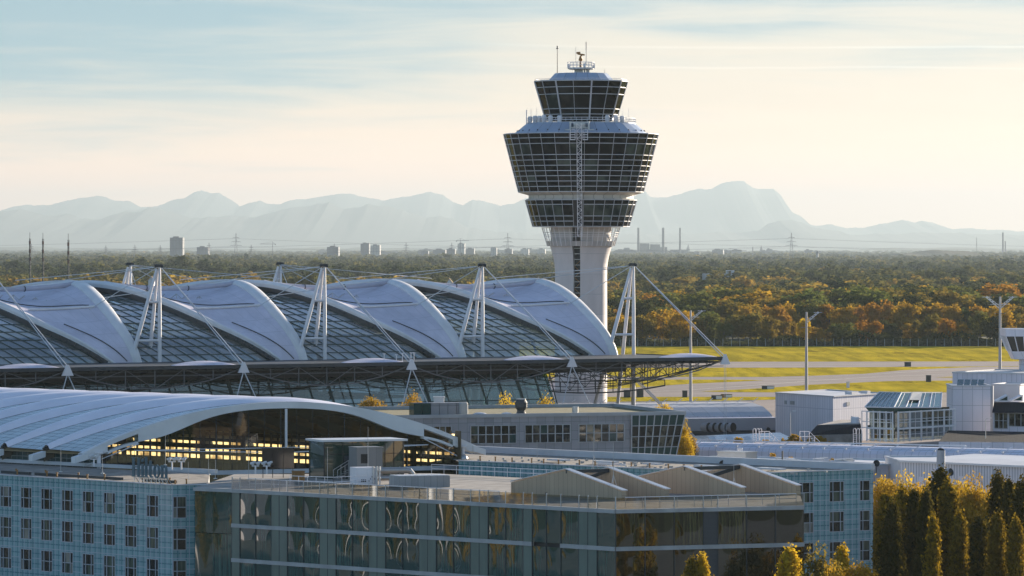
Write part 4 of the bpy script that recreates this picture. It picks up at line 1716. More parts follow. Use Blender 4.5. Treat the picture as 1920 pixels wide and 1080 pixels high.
# the hedge-like second row, gold and rust
u = 1135.0
while u < 1960:
    Y = 1650 + rt.uniform(-10, 35)
    top = 569 + rt.uniform(-6, 7) if u > 1395 else 588 + rt.uniform(-10, 8)
    mk = rt.choices(['leaf_rust', 'leaf_gold', 'leaf_olive', 'leaf_green'], [2.5, 4, 3, 1] if u > 1395 else [1, 2, 4, 2])[0]
    tree('broadleaf_tree', 'round', rt.randrange(5), mk, (Xu(u, Y), Y, 0), Zv(top, Y), KN[mk] + ' tree in the close second row of the wood', 'second row of the wood, ' + KN[mk], MID, rt.uniform(0, 6.28), 1.05)
    u += rt.uniform(17, 27)
# the wood rising behind
cnt = 0
for row in range(6):
    Y0 = 1740 + row * 60
    u = 1110.0 + rt.uniform(0, 20)
    while u < 1980:
        Y = Y0 + rt.uniform(-18, 18)
        hgt = rt.uniform(11.0, 17.5) + (1.0 if u > 1300 else -1.5)
        mk = rt.choices(['leaf_olive', 'leaf_green', 'leaf_dark', 'leaf_gold', 'leaf_rust'], [6, 4, 3, 0.9, 0.8])[0]
        tree('broadleaf_tree', 'round', rt.randrange(5), mk, (Xu(u, Y), Y, 0), hgt, KN[mk] + ' tree in the deep wood behind the second row', 'deep wood behind the airfield, ' + KN[mk], MID, rt.uniform(0, 6.28), rt.uniform(1.3, 1.95), True)
        cnt += 1
        u += rt.uniform(27, 44)

# ---- the rest of the woods out to the horizon: one mass
rng = np.random.default_rng(5)
# the undergrowth of leaf crowns in three levels of fineness
LV = []
for h_, ncl, nl, ls in ((15.0, 34, 300, 2.1), (15.0, 24, 110, 3.0), (15.0, 14, 40, 4.6)):
    LV.append([crown_pts('round', h_, ncl, nl, ls, 300 + k) for k in range(6)] + [crown_pts('cone', 17.0, ncl, int(nl * 0.8), ls * 0.9, 340 + k) for k in range(2)])


def vnoise(x, y, s):
    return (math.sin(x / s * 1.3 + 1.7 * math.sin(y / s * 0.9 + 0.4)) + math.sin(y / s * 0.55 + 1.1 + 1.3 * math.sin(x / s * 0.7)) ) * 0.5


chunks, tints = [], []
Y = 2110.0
while Y < 26000:
    dy = Y * (0.0155 if Y < 8000 else 0.022)
    lv = 0 if Y < 4200 else (1 if Y < 7600 else 2)
    xl, xr_ = Xu(-120, Y), Xu(2040, Y)
    if Y < 2560:
        xl = Xu(1080, Y)
    x = xl
    while x < xr_:
        yy = Y + rng.uniform(-0.5, 0.5) * dy
        u_ = 960 + x * F / yy
        d = vnoise(x + 300, yy, 420.0 if Y < 6000 else 800.0)
        keep = d > -0.55
        # open field on the left
        if u_ < 245 and 4700 < yy < 5750:
            keep = False
        sp_ = 13.5 + 0.0007 * Y + (0.0012 * (Y - 7600) if Y > 7600 else 0)
        if keep:
            hgt = 12.0 + 3.6 * vnoise(x, yy, 160.0) + rng.normal() * 2.6
            if u_ < 900:
                hgt += 2.0
            if u_ < 72 and 5600 < yy < 6300:
                hgt = 19 + rng.normal() * 1.2
            k = rng.integers(0, 6)
            if (u_ < 72 and 5600 < yy < 6300) or rng.random() < 0.04:
                k = 6 + rng.integers(0, 2)
            hgt = max(6.0, hgt)
            if Y > 9000:
                hgt = min(hgt, 16.0)
            s = hgt / 15.0
            a = rng.uniform(0, 6.28)
            ca_, sa_ = math.cos(a), math.sin(a)
            v_ = LV[lv][k]
            fat = (rng.uniform(1.2, 2.0) if k < 6 else 1.0) * (1.0 if Y < 7600 else 1.0 + 0.00006 * (Y - 7600))
            o = np.empty_like(v_)
            o[:, 0] = (v_[:, 0] * ca_ - v_[:, 1] * sa_) * s * fat + x
            o[:, 1] = (v_[:, 0] * sa_ + v_[:, 1] * ca_) * s * fat + yy
            o[:, 2] = v_[:, 2] * s
            chunks.append(o.astype(np.float32))
            t_ = (0.34 if yy < 3000 else 0.26) + 0.22 * vnoise(x + 900, yy, 260.0) + rng.normal() * (0.22 if yy < 3000 else 0.15)
            if yy < 3200 and rng.random() < 0.18:
                t_ += 0.5
            if k >= 6:
                t_ = 0.0
            tints.append(np.full(len(o), min(1, max(0, t_)), dtype=np.float32))
        x += sp_ * rng.uniform(0.75, 1.5)
    Y += dy
g = NG('wood_mass')
g.t.nodes.remove(g.b)
at = g.n('ShaderNodeAttribute', attribute_name='tint')
cr_ = g.n('ShaderNodeValToRGB')
el = cr_.color_ramp.elements
el[0].position, el[0].color = 0.0, (0.030, 0.042, 0.018, 1)
el[1].position, el[1].color = 1.0, (0.40, 0.26, 0.04, 1)
for p_, c_ in ((0.35, (0.085, 0.085, 0.026, 1)), (0.6, (0.155, 0.13, 0.033, 1)), (0.8, (0.26, 0.165, 0.033, 1))):
    e = el.new(p_)
    e.color = c_
g.l(at.outputs['Fac'], cr_.inputs['Fac'])
df = g.n('ShaderNodeBsdfDiffuse')
tl = g.n('ShaderNodeBsdfTranslucent')
g.l(cr_.outputs['Color'], df.inputs['Color'])
g.l(cr_.outputs['Color'], tl.inputs['Color'])
m_ = g.n('ShaderNodeMixShader')
m_.inputs[0].default_value = 0.42
g.l(df.outputs[0], m_.inputs[1])
g.l(tl.outputs[0], m_.inputs[2])
g.l(m_.outputs[0], g.out.inputs['Surface'])
allv = np.concatenate(chunks)
wm = mesh_np('woodland', allv, g.mat)
at_ = wm.attributes.new('tint', 'FLOAT', 'POINT')
at_.data.foreach_set('value', np.concatenate(tints))
wo = bpy.data.objects.new('woodland', wm)
C.objects.link(wo)
tag(wo, 'hazy mass of autumn woods reaching to the horizon', 'woodland', kind='stuff')
print('TREES', cnt, 'wood trees', len(chunks), 'quads', len(allv) // 4)
del chunks, tints, allv
# ------------------------------------------------------------------ hotel: tiled wings, glass block, vaulted atrium
rh = random.Random(77)


def tile_mat(name, c, c2, joint):
    g = NG(name)
    uvv, x, y = g.uv()
    ln = g.M('MAXIMUM', g.line(x, 0.9, 0.075), g.line(y, 3.4 / 3, 0.075))
    r = g.cell(x, 0.9, y, 3.4 / 3)
    # printed plaid inside each tile: fine checks and two bold bands
    px = g.line(x, 0.15, 0.035)
    py = g.line(y, 3.4 / 27, 0.03)
    fx = g.M('FRACT', g.M('DIVIDE', x, 0.9))
    fy = g.M('FRACT', g.M('DIVIDE', y, 3.4 / 3))
    bx = g.M('LESS_THAN', g.M('ABSOLUTE', g.M('SUBTRACT', fx, 0.62)), 0.07)
    by = g.M('LESS_THAN', g.M('ABSOLUTE', g.M('SUBTRACT', fy, 0.48)), 0.06)
    bold = g.M('MAXIMUM', bx, by)
    chk = g.M('MULTIPLY', g.M('MAXIMUM', px, py), 0.45)
    k = g.M('ADD', g.M('MULTIPLY', r, 0.22), 0.80)
    base = g.n('ShaderNodeVectorMath', operation='SCALE')
    base.inputs[0].default_value = c
    g.l(k, base.inputs['Scale'])
    q = g.mix(chk, base.outputs[0], joint)
    q = g.mix(g.M('MULTIPLY', bold, 0.75), q, c2)
    q = g.mix(g.M('MULTIPLY', ln, 0.85), q, joint)
    g.col(q)
    g.set(0.16, 0.0, 0.5)
    return g.mat


MT['tile'] = tile_mat('printed_glass_tile', (0.175, 0.355, 0.355), (0.04, 0.15, 0.18), (0.42, 0.44, 0.50))
MT['room_glass'] = darkglass('room_glass', (0.010, 0.014, 0.011), 0.05, 0.45)
g = NG('curtained_room_glass')
uvv, x, y = g.uv()
f = g.ramp(g.noise(2.5, 2.0, stretch=(1, 1, 0.05)), 0, 1, 0.4, 0.6)
g.col(g.mix(f, (0.02, 0.03, 0.022), (0.10, 0.12, 0.085)))
g.set(0.05, 0, 0.45)
MT['curtain_glass'] = g.mat
MT['blind_glass'] = dirty('blind_behind_glass', (0.26, 0.25, 0.21), 0.12, amt=0.3, scale=3.0)
MT['joint'] = dirty('facade_joint', (0.40, 0.41, 0.44), 0.45, amt=0.15)
MT['parapet'] = dirty('parapet_sheet', (0.55, 0.55, 0.57), 0.5, amt=0.15)


def tiled_wall(A, B, ztop, zbot, s0, wins, name, parent, drop=1.24):
    """wall from A to B; wins: list of (s_from, s_to) window bays repeated on every storey"""
    A, B = Vector((A[0], A[1], 0)), Vector((B[0], B[1], 0))
    d = (B - A).normalized()
    L = (B - A).length
    nrm = Vector((d.y, -d.x, 0))
    cuts = [0.0]
    for a, b in wins:
        cuts += [max(0, a), min(L, b)]
    cuts.append(L)
    mb = MB()
    zs = []
    z = ztop - drop
    while z > zbot:
        zs.append((z - 2 * 3.4 / 3, z))
        z -= 3.4

    def piece(sa, sb, za, zb_):
        if sb - sa < 1e-3 or zb_ - za < 1e-3:
            return
        p, q = A + d * sa, A + d * sb
        mb.face([(p.x, p.y, za), (q.x, q.y, za), (q.x, q.y, zb_), (p.x, p.y, zb_)], 0, [(sa + s0, za - ztop + 34 - 0.107), (sb + s0, za - ztop + 34 - 0.107), (sb + s0, zb_ - ztop + 34 - 0.107), (sa + s0, zb_ - ztop + 34 - 0.107)])
    for k in range(0, len(cuts) - 1):
        sa, sb = cuts[k], cuts[k + 1]
        if k % 2 == 0:
            piece(sa, sb, zbot, ztop)
        else:
            zz = ztop
            for z0_, z1_ in zs:
                piece(sa, sb, z1_, zz)
                zz = z0_
            piece(sa, sb, zbot, zz)
    w_ = mb.build(name, MT['tile'], parent)
    for a, b in wins:
        a, b = max(0, a), min(L, b)
        for z0_, z1_ in zs:
            gl, fr = MB(), MB()
            p, q = A + d * a - nrm * 0.10, A + d * b - nrm * 0.10
            wdt = b - a
            xs = [0, 0.24 * wdt, 0.76 * wdt, wdt] if wdt > 1.5 else ([0, 0.3 * wdt, wdt] if wdt > 0.8 else [0, wdt])
            zm = (z0_ + z1_) / 2
            for i in range(len(xs) - 1):
                for za, zb_ in ((z0_, zm), (zm, z1_)):
                    pp, qq = p + d * xs[i], p + d * xs[i + 1]
                    t1 = rh.gauss(0, 0.006)
                    gl.face([(pp.x, pp.y, za), (qq.x, qq.y, za), (qq.x + nrm.x * t1, qq.y + nrm.y * t1, zb_), (pp.x + nrm.x * t1, pp.y + nrm.y * t1, zb_)], rh.choices([0, 1, 2], [6, 3, 1])[0], [(0, 0), (1, 0), (1, 1), (0, 1)])
            for x_ in xs:
                c_ = p + d * x_ + nrm * 0.07
                fr.bar((c_.x, c_.y, z0_), (c_.x, c_.y, z1_), 0.08, 0.10, 0, nrm)
            for zz in (z0_, zm, z1_):
                c0_, c1_ = p + nrm * 0.07, q + nrm * 0.07
                fr.bar((c0_.x, c0_.y, zz), (c1_.x, c1_.y, zz), 0.07, 0.08)
            wo_ = gl.build('window', [MT['room_glass'], MT['curtain_glass'], MT['blind_glass']], parent)
            fr.build('frame', MT['joint'], wo_)
    return d, nrm


# ---- left wing
A0, A1, A2 = Vector((-76.0, 505.3, 0)), Vector((-36.1, 465.0, 0)), Vector((-32.35, 465.6, 0))
ZR = 9.68
lw = thing('hotel_wing', 'blue green tiled hotel wing at the lower left carrying the rooftop sign', 'hotel', (0, 0, 0))
LL = (A1 - A0).length
tiled_wall((A0.x, A0.y), (A1.x, A1.y), ZR, -6.0, (-LL) % 0.9, sorted([(LL - 3.3 - 3.6 * k - 0.95, LL - 3.3 - 3.6 * k + 0.95) for k in range(11)]), 'front_wall', lw)
tiled_wall((A1.x, A1.y), (A2.x, A2.y), ZR, -6.0, 0.0, [(0.08, 1.45), (3.3, 3.78)], 'end_wall', lw)
mb = MB()
mb.face([(A0.x, A0.y, ZR - 0.15), (A1.x, A1.y, ZR - 0.15), (A2.x, A2.y, ZR - 0.15), (-33.9, 490, ZR - 0.15), (-66, 521, ZR - 0.15)])
mb.build('roof', MT['gravel'], lw)
mb = MB()
for a, b in ((A0, A1), (A1, A2)):
    mb.bar(a + UP * (ZR + 0.02), b + UP * (ZR + 0.02), 0.30, 0.10)
mb.bar((-33.2, 491.5, ZR + 0.1), (-66, 522, ZR + 0.1), 0.4, 0.4)
mb.wall((A2.x, A2.y), (-33.9, 490), -6, ZR - 0.15)
mb.build('parapet', MT['parapet'], lw)
dl = (A1 - A0).normalized()
nl_ = Vector((dl.y, -dl.x, 0))
for s in (8, 17, 22, 27, 33):
    mb = MB()
    p = A1 - dl * s - nl_ * 3.0
    mb.bar(p + UP * (ZR + 0.1), p + dl * 5 + UP * (ZR + 0.1), 0.35, 0.3)
    mb.build('roof_duct', MT['dark_steel'], lw)


def roof_post(p, label, group):
    mb = MB()
    mb.box((0, 0, 0.3), (0.16, 0.16, 0.62))
    mb.box((0, 0, 0.63), (0.24, 0.24, 0.07))
    o = mb.build('roof_post', MT['copper'])
    o.location = p
    return tag(o, label, 'post', group)


rp = None
for s, off in ((2.2, 1.2), (4.2, 3.2), (6.8, 1.6), (14.5, 2.6), (16.0, 1.4), (19.5, 3.0), (21.5, 1.6), (24.5, 2.6), (26.5, 4.0), (29.0, 2.0), (31.0, 3.4), (34.0, 2.0), (36.5, 3.8), (1.0, 2.8), (0.6, 0.9)):
    p = A1 - dl * s - nl_ * off + UP * (ZR - 0.15)
    if rp is None:
        rp = roof_post(p, 'short ochre post on the gravel roof beside the rooftop letters', 'ochre posts on the left hotel roof')
    else:
        q = rp.copy()
        C.objects.link(q)
        q.location = p
# rooftop letters
sign = thing('rooftop_sign', 'dark teal raised letters standing along the left hotel roof edge', 'sign', (0, 0, 0))
MT['letter'] = dirty('letter_paint', (0.055, 0.115, 0.145), 0.4, amt=0.15)
so = A1 - dl * 7.65 - nl_ * 0.7 + UP * (ZR + 0.62)
LH = 2.05


def arcpoly(cx, cz, rx, rz, a0, a1, n=14):
    return [(cx + rx * math.cos(R(a0 + (a1 - a0) * k / n)), cz + rz * math.sin(R(a0 + (a1 - a0) * k / n))) for k in range(n + 1)]


def letter(polys, x0):
    mb = MB()
    for k, pl in enumerate(polys):
        mb.plate(so + dl * x0 + nl_ * 0.002 * k, dl, UP, pl, -nl_ * 0.16)
    return mb.build('letter', MT['letter'], sign)


def rect(x0, x1, z0, z1):
    return [(x0, z0), (x1, z0), (x1, z1), (x0, z1)]


def ringpoly(cx, cz, rx, rz, tx, tz_):
    out = []
    for a0 in (0, 90, 180, 270):
        o_ = arcpoly(cx, cz, rx, rz, a0, a0 + 90)
        i_ = arcpoly(cx, cz, rx - tx, rz - tz_, a0, a0 + 90)
        out.append(o_ + i_[::-1])
    return out


sf = 0.09
letter([rect(0.12, 0.42, 0, LH), rect(0.98, 1.28, 0, LH), rect(0.42, 0.98, 0.98, 1.12), rect(0, 0.54, 0, sf), rect(0, 0.54, LH - sf, LH), rect(0.86, 1.4, 0, sf), rect(0.86, 1.4, LH - sf, LH)], 0)
letter([rect(0.12, 0.40, 0, 1.38), rect(0, 0.12, 1.28, 1.38), rect(0, 0.52, 0, sf), arcpoly(0.26, 1.78, 0.18, 0.18, 0, 360, 16)[:-1]], 1.52)
letter([rect(0.12, 0.40, 0, 2.15), rect(0, 0.12, 2.05, 2.15), rect(0, 0.52, 0, sf)], 2.12)
letter([rect(0.22, 0.50, 0.2, 1.78), rect(0, 0.85, 1.26, 1.38), arcpoly(0.62, 0.26, 0.40, 0.26, 180, 300) + arcpoly(0.62, 0.26, 0.14, 0.12, 300, 180)], 2.72)
letter(ringpoly(0.52, 0.69, 0.52, 0.72, 0.25, 0.10), 3.62)
letter([rect(0.12, 0.40, 0, 1.38), rect(0, 0.12, 1.28, 1.38), rect(0, 0.52, 0, sf), arcpoly(0.70, 0.92, 0.36, 0.48, 0, 150) + arcpoly(0.70, 0.92, 0.09, 0.34, 150, 0), rect(0.79, 1.06, 0, 0.94), rect(0.68, 1.18, 0, sf)], 4.78)
mb = MB()
for s in (0.27, 1.1, 1.78, 2.4, 3.1, 3.9, 4.4, 5.0, 5.7):
    p = so + dl * s - nl_ * 0.2
    mb.bar(p, p - UP * 0.78, 0.08)
    mb.bar(p + UP * 0.1, p - nl_ * 0.7 - UP * 0.75, 0.06)
mb.bar(so - nl_ * 0.2 - UP * 0.05, so + dl * 5.9 - nl_ * 0.2 - UP * 0.05, 0.08)
mb.build('support', MT['galv'], sign)

# ---- right wing
B0, B1, B2, B3 = Vector((Xu(860, 517), 517, 0)), Vector((Xu(1420, 488), 488, 0)), Vector((Xu(1637, 496.5), 496.5, 0)), Vector((Xu(800, 547), 547, 0))
rw = thing('hotel_wing', 'long tiled hotel wing at the right with gravel roof and window end wall', 'hotel', (0, 0, 0))
ZR2 = 9.75
tiled_wall((B1.x, B1.y), (B2.x, B2.y), ZR2, -6.0, 0.35, [(1.4, 3.4), (5.7, 7.7), (9.95, 11.95), (14.2, 15.6)], 'end_wall', rw)
tiled_wall((B0.x, B0.y), (B1.x, B1.y), ZR2, -6.0, 0.0, [], 'court_wall', rw)
mb = MB()
mb.face([(p.x, p.y, ZR2 - 0.12) for p in (B0, B1, B2, B3)])
mb.build('roof', MT['gravel'], rw)
mb = MB()
mb.bar(B1 + UP * (ZR2 + 0.02), B2 + UP * (ZR2 + 0.02), 0.3, 0.10)
mb.bar(B0 + UP * (ZR2 + 0.0), B1 + UP * (ZR2 + 0.0), 0.3, 0.12)
mb.bar(B2 + UP * (ZR2 + 0.25), B3 + UP * (ZR2 + 0.25), 0.6, 0.75)
mb.wall((B2.x, B2.y), (B3.x, B3.y), -6, ZR2 - 0.12)
mb.build('parapet', MT['parapet'], rw)
dr = (B1 - B0).normalized()
nr = Vector((dr.y, -dr.x, 0))
q = None
for k in range(17):
    s = 2.0 + 2.55 * k + rh.uniform(-0.4, 0.4)
    p = B0 + dr * s - nr * rh.choice([1.2, 1.6, 4.5]) + UP * (ZR2 - 0.12)
    if s > 39:
        break
    if q is None:
        q = roof_post(p, 'short ochre post along the gravel roof of the right hotel wing', 'ochre posts on the right hotel roof')
        base_post = q
    else:
        o = base_post.copy()
        C.objects.link(o)
        o.location = p
for s, l in ((9, 2.6), (16, 3.0), (23.5, 2.2), (31, 2.8), (40, 3.4)):
    mb = MB()
    mb.slab(B0 + dr * s - nr * 5.5 + UP * (ZR2 + 0.1), dr * l, -nr * 1.2, UP * 0.18)
    mb.build('skylight', MT['parapet'], rw)
mb = MB()
for k in range(60):
    p = B0 + dr * rh.uniform(1, 50) - nr * rh.uniform(1, 11) + UP * ZR2
    mb.box(p, (rh.uniform(.15, .4), rh.uniform(.15, .4), 0.2), rh.uniform(0, 3))
mb.build('gravel_stones', MT['concrete'], rw)['kind'] = 'stuff'
# dark dish and a plant box near the far corner of the right wing
mb = MB()
mb.box((0, 0, 0.55), (4.2, 2.2, 1.1))
mb.box((0, 0, 1.15), (4.4, 2.4, 0.1))
o = tag(mb.build('plant_box', MT['grey_steel']), 'grey plant box on the roof behind the zinc hoods', 'plant box')
o.location = P(1382, 880, 517) 
o.location.z = ZR2 - 0.1
o.rotation_euler.z = math.atan2(dr.y, dr.x)


def dish(u, v, Y, r, label, az=-90.0):
    t = thing('satellite_dish', label, 'satellite dish', P(u, v, Y))
    mb = MB()
    a = R(az)
    n_ = Vector((math.cos(a), math.sin(a), 0.25)).normalized()
    s_ = n_.cross(UP).normalized()
    t_ = s_.cross(n_)
    rings = []
    for k in range(6):
        rr_ = r * k / 5
        rings.append([n_ * (0.35 * rr_ * rr_ / r) + s_ * rr_ * math.cos(2 * math.pi * j / 16) + t_ * rr_ * math.sin(2 * math.pi * j / 16) for j in range(16)])
    for k in range(5):
        for j in range(16):
            mb.face([rings[k][j], rings[k][(j + 1) % 16], rings[k + 1][(j + 1) % 16], rings[k + 1][j]], 0, None, True)
    mb.build('reflector', MT['black'], t)
    mb = MB()
    mb.tube([(0, 0, -r - 1.0), (0, 0, 0)], 0.06, 6)
    mb.tube([(0, 0, 0), n_ * r * 0.8], 0.035, 5)
    mb.build('bracket', MT['dark_steel'], t)
    return t


dish(1355, 870, 512, 0.42, 'black satellite dish beside the plant box behind the zinc hoods')
# white rack of pipes on the roof (behind the first hood)
mb = MB()
p0 = P(1121, 869, 506)
ex_ = dr * 4.1
for z in (0.0, 0.25, 0.5, 0.75, 1.0):
    mb.bar(p0 - UP * (1.1 - z), p0 + ex_ - UP * (1.1 - z), 0.08)
for k in range(8):
    mb.bar(p0 + ex_ * (k / 7) - UP * 1.4, p0 + ex_ * (k / 7) + UP * 0.0, 0.12 if k in (0, 7) else 0.06)
mb.bar(p0 + UP * 0.02, p0 + ex_ + UP * 0.02, 0.16)
tag(mb.build('roof_screen', MT['white_steel']), 'white slatted roof screen behind the first zinc hood', 'screen')

# ---- glass block
KK, LK, RK = Vector((10.0, 422.0, 0)), Vector((-29.3, 458.0, 0)), Vector((28.6, 428.5, 0))
gb = thing('glass_block', 'dark green glass hotel block with pale floor bands and angled corner', 'hotel', (0, 0, 0))


def pane_mat(name, c, c2, spec, rough=0.02):
    g = NG(name)
    oi = g.n('ShaderNodeObjectInfo')
    mp_ = g.n('ShaderNodeMapping')
    t = g.n('ShaderNodeTexCoord')
    cb = g.n('ShaderNodeCombineXYZ')
    g.l(g.M('MULTIPLY', oi.outputs['Random'], 40.0), cb.inputs[0])
    g.l(t.outputs['Object'], mp_.inputs['Vector'])
    g.l(cb.outputs[0], mp_.inputs['Location'])
    mp_.inputs['Scale'].default_value = (3.5, 3.5, 0.12)
    nz = g.n('ShaderNodeTexNoise')
    nz.inputs['Scale'].default_value = 1.6
    nz.inputs['Detail'].default_value = 3.0
    g.l(mp_.outputs['Vector'], nz.inputs['Vector'])
    f = g.M('MULTIPLY', g.ramp(nz.outputs['Fac'], 0, 1, 0.42, 0.62), g.ramp(oi.outputs['Random'], 0.1, 1.0, 0.2, 1.0))
    g.col(g.mix(f, c, c2))
    g.set(rough, 0.0, 0.5)
    g.b.inputs['IOR'].default_value = 1.5 + 0.45 * spec
    return g.mat


MT['pane'] = pane_mat('hotel_pane', (0.016, 0.050, 0.038), (0.06, 0.12, 0.095), 1.3)
MT['pane_room'] = pane_mat('hotel_room_pane', (0.008, 0.010, 0.007), (0.08, 0.075, 0.03), 1.1)
MT['infill'] = dirty('green_infill', (0.14, 0.18, 0.15), 0.28, amt=0.25, scale=0.6)
MT['band'] = dirty('floor_band', (0.40, 0.39, 0.38), 0.6, amt=0.22, scale=0.5)
MT['louvre'] = panelled('louvre_panel', (0.04, 0.04, 0.045), 0.12, 0.12, 0.03, (0.09, 0.09, 0.09))


def pane_mesh(wd, ht, seed, bulge):
    rnd = random.Random(seed)
    mb = MB()
    tx, ty = rnd.gauss(0, 0.006), rnd.gauss(0, 0.004)
    b2 = bulge * rnd.uniform(0.5, 1.5)
    cx_, cz_ = rnd.uniform(-0.15, 0.15), rnd.uniform(-0.15, 0.15)
    k2 = rnd.uniform(-0.5, 0.5)

    def fn(a, b):
        x, z = (a - 0.5), (b - 0.5)
        e = (1 - (2 * x) ** 2) * (1 - (2 * z) ** 2)
        y = -b2 * e * (1 + k2 * math.sin(5 * z + seed)) + tx * x * wd + ty * z * ht + b2 * 0.25 * math.sin(7 * (z + cz_)) * (1 - (2 * x) ** 2)
        return (a * wd, y, b * ht)
    mb.grid(fn, 10, 12, 0, True)
    o = mb.build('glass_pane', MT['pane'])
    me = o.data
    bpy.data.objects.remove(o)
    return me


PM = {}


def put_pane(A, d, s0, s1, z0, z1, mat, bulge, kind, parent):
    wd, ht = s1 - s0, z1 - z0
    sd_ = rh.randrange(6)
    key = (round(wd, 2), round(ht, 2), sd_, mat)
    if key not in PM:
        me = pane_mesh(wd, ht, sd_, bulge)
        me.materials.clear()
        me.materials.append(MT[mat])
        PM[key] = me
    o = bpy.data.objects.new(kind, PM[key])
    C.objects.link(o)
    o.parent = parent
    p = A + d * s0
    o.location = (p.x, p.y, z0)
    o.rotation_euler = (0, 0, math.atan2(d.y, d.x))
    return o


def face_bays(A, B, pat, parent, kinds):
    d = (B - A).normalized()
    L = (B - A).length
    nrm = Vector((d.y, -d.x, 0))
    un = {'w': 1.0, 'n': 0.5, 'D': 0.8}
    tot = sum(un[c] for c in pat)
    s = 0.0
    fl = [(2.42, 5.65), (6.05, 9.28), (-1.25, 2.02), (-5.9, -1.7)]
    bands = [(5.65, 6.05), (2.02, 2.42), (9.28, 9.66), (-1.65, -1.25)]
    fr = MB()
    segs = []
    for c in pat:
        e = s + un[c] / tot * L
        for z0_, z1_ in fl:
            if c == 'n' and kinds == 'left':
                mb = MB()
                pA, pB = A + d * (s + 0.03) + nrm * 0.06, A + d * (e - 0.03) + nrm * 0.06
                mb.slab((pA.x, pA.y, z0_ - 0.05), pB - pA, -nrm * 0.2, UP * (z1_ - z0_ + 0.05))
                mb.build('infill_panel', MT['infill'], parent)
            elif c == 'n':
                mb = MB()
                mb.wall(A + d * s + nrm * 0.02, A + d * e + nrm * 0.02, z0_, z1_)
                mb.build('louvre_panel', MT['louvre'], parent)
            else:
                put_pane(A, d, s + 0.02, e - 0.02, z0_, z1_, 'pane' if kinds == 'left' else 'pane_room', 0.022 if kinds == 'left' else 0.024, 'glass_pane', parent)
        for p in (s,):
            q = A + d * p + nrm * 0.03
            fr.bar((q.x, q.y, -6), (q.x, q.y, 9.3), 0.07, 0.10, 0, nrm)
        segs.append((s, e, c))
        s = e
    fr.build('mullion', MT['dark_steel'], parent)
    for k, (z0_, z1_) in enumerate(bands):
        mb = MB()
        run = None
        for s0_, e0_, c in segs + [(L, L, 'D')]:
            if c == 'D' and k != 2 or s0_ >= L:
                if run is not None:
                    pA, pB = A + d * run + nrm * 0.16, A + d * s0_ + nrm * 0.16
                    mb.slab((pA.x, pA.y, z0_), pB - pA, -nrm * 0.4, UP * (z1_ - z0_))
                    run = None
                continue
            if run is None:
                run = s0_
        mb.build('floor_band', MT['band'], parent)
    # dark backing behind the panes
    mb = MB()
    pA, pB = A - nrm * 0.3, B - nrm * 0.3
    mb.wall(pA, pB, -6, 9.3)
    mb.build('inner_wall', MT['black'], parent)
    return d, nrm, segs


dL, nL, segL = face_bays(LK, KK, 'nwwnnwwnnwwnnwwnnwwnnwwnDDwnnw', gb, 'left')
dR, nR, segR = face_bays(KK, RK, 'wwwnwww', gb, 'right')
# set back bay at the left end
put_pane(Vector((-33.4, 461.0, 0)), Vector((4.1, -3.0, 0)).normalized(), 0.0, 2.4, -6, 4.9, 'pane', 0.012, 'glass_pane', gb)
put_pane(Vector((-33.4, 461.0, 0)), Vector((4.1, -3.0, 0)).normalized(), 0.0, 2.4, 4.95, 9.3, 'pane', 0.012, 'glass_pane', gb)
put_pane(Vector((-33.4, 461.0, 0)), Vector((4.1, -3.0, 0)).normalized(), 2.45, 5.0, -6, 4.9, 'pane', 0.012, 'glass_pane', gb)
put_pane(Vector((-33.4, 461.0, 0)), Vector((4.1, -3.0, 0)).normalized(), 2.45, 5.0, 4.95, 9.3, 'pane', 0.012, 'glass_pane', gb)
mb = MB()
mb.bar(Vector((-33.5, 461.0, 9.48)), Vector((-29.2, 457.9, 9.48)), 0.4, 0.36)
mb.build('floor_band', MT['band'], gb)
MT['deck'] = dirty('roof_deck', (0.36, 0.32, 0.28), 0.85, amt=0.4, scale=0.5, streak=False)
mb = MB()
deck = [(-33.4, 461.1), (LK.x, LK.y), (KK.x, KK.y), (RK.x, RK.y), (29.4, 446), (22, 458), (8, 474), (-9, 490), (-31, 488)]
mb.face([(x_, y_, 9.64) for x_, y_ in deck])
mb.build('roof', MT['deck'], gb)
mb = MB()
for a, b in ((3, 4), (4, 5), (5, 6), (6, 7), (7, 8), (8, 0)):
    mb.wall(deck[a], deck[b], -6, 9.64)
mb.build('back_wall', MT['infill'], gb)
# glass balustrade
g = glass('balustrade_glass', (0.50, 0.50, 0.47), 0.16, 0.02, 0.35)
MT['rail_glass'] = g
for A_, d_, n_, segs in ((LK, dL, nL, segL), (KK, dR, nR, segR)):
    gm = MB()
    ob = bpy.data.objects.new('balustrade', bpy.data.meshes.new('balustrade'))
    posts = []
    for s0_, e0_, c in segs:
        pm_ = MB()
        p, q = A_ + d_ * (s0_ + 0.04) + n_ * 0.05, A_ + d_ * (e0_ - 0.04) + n_ * 0.05
        if c == 'n' and rh.random() < 0.5:
            p, q = p + n_ * 0.08, q + n_ * 0.08
        t1 = rh.gauss(0, 0.012)
        gm.face([(p.x, p.y, 9.68), (q.x, q.y, 9.68), (q.x + n_.x * t1, q.y + n_.y * t1, 10.78), (p.x + n_.x * t1, p.y + n_.y * t1, 10.78)])
        a = A_ + d_ * s0_
        pm_.bar((a.x, a.y, 9.66), (a.x, a.y, 10.9), 0.07, 0.12, 0, n_)
        pm_.bar((a.x - n_.x * 0.4, a.y - n_.y * 0.4, 9.9), (a.x, a.y, 10.05), 0.05)
        posts.append(pm_)
    e = A_ + d_ * segs[-1][1]
    pm_ = MB()
    pm_.bar((e.x, e.y, 9.66), (e.x, e.y, 10.9), 0.07, 0.12, 0, n_)
    posts.append(pm_)
    bpy.data.objects.remove(ob)
    ob = gm.build('balustrade', g, gb)
    for pm_ in posts:
        pm_.build('baluster', MT['galv'], ob)
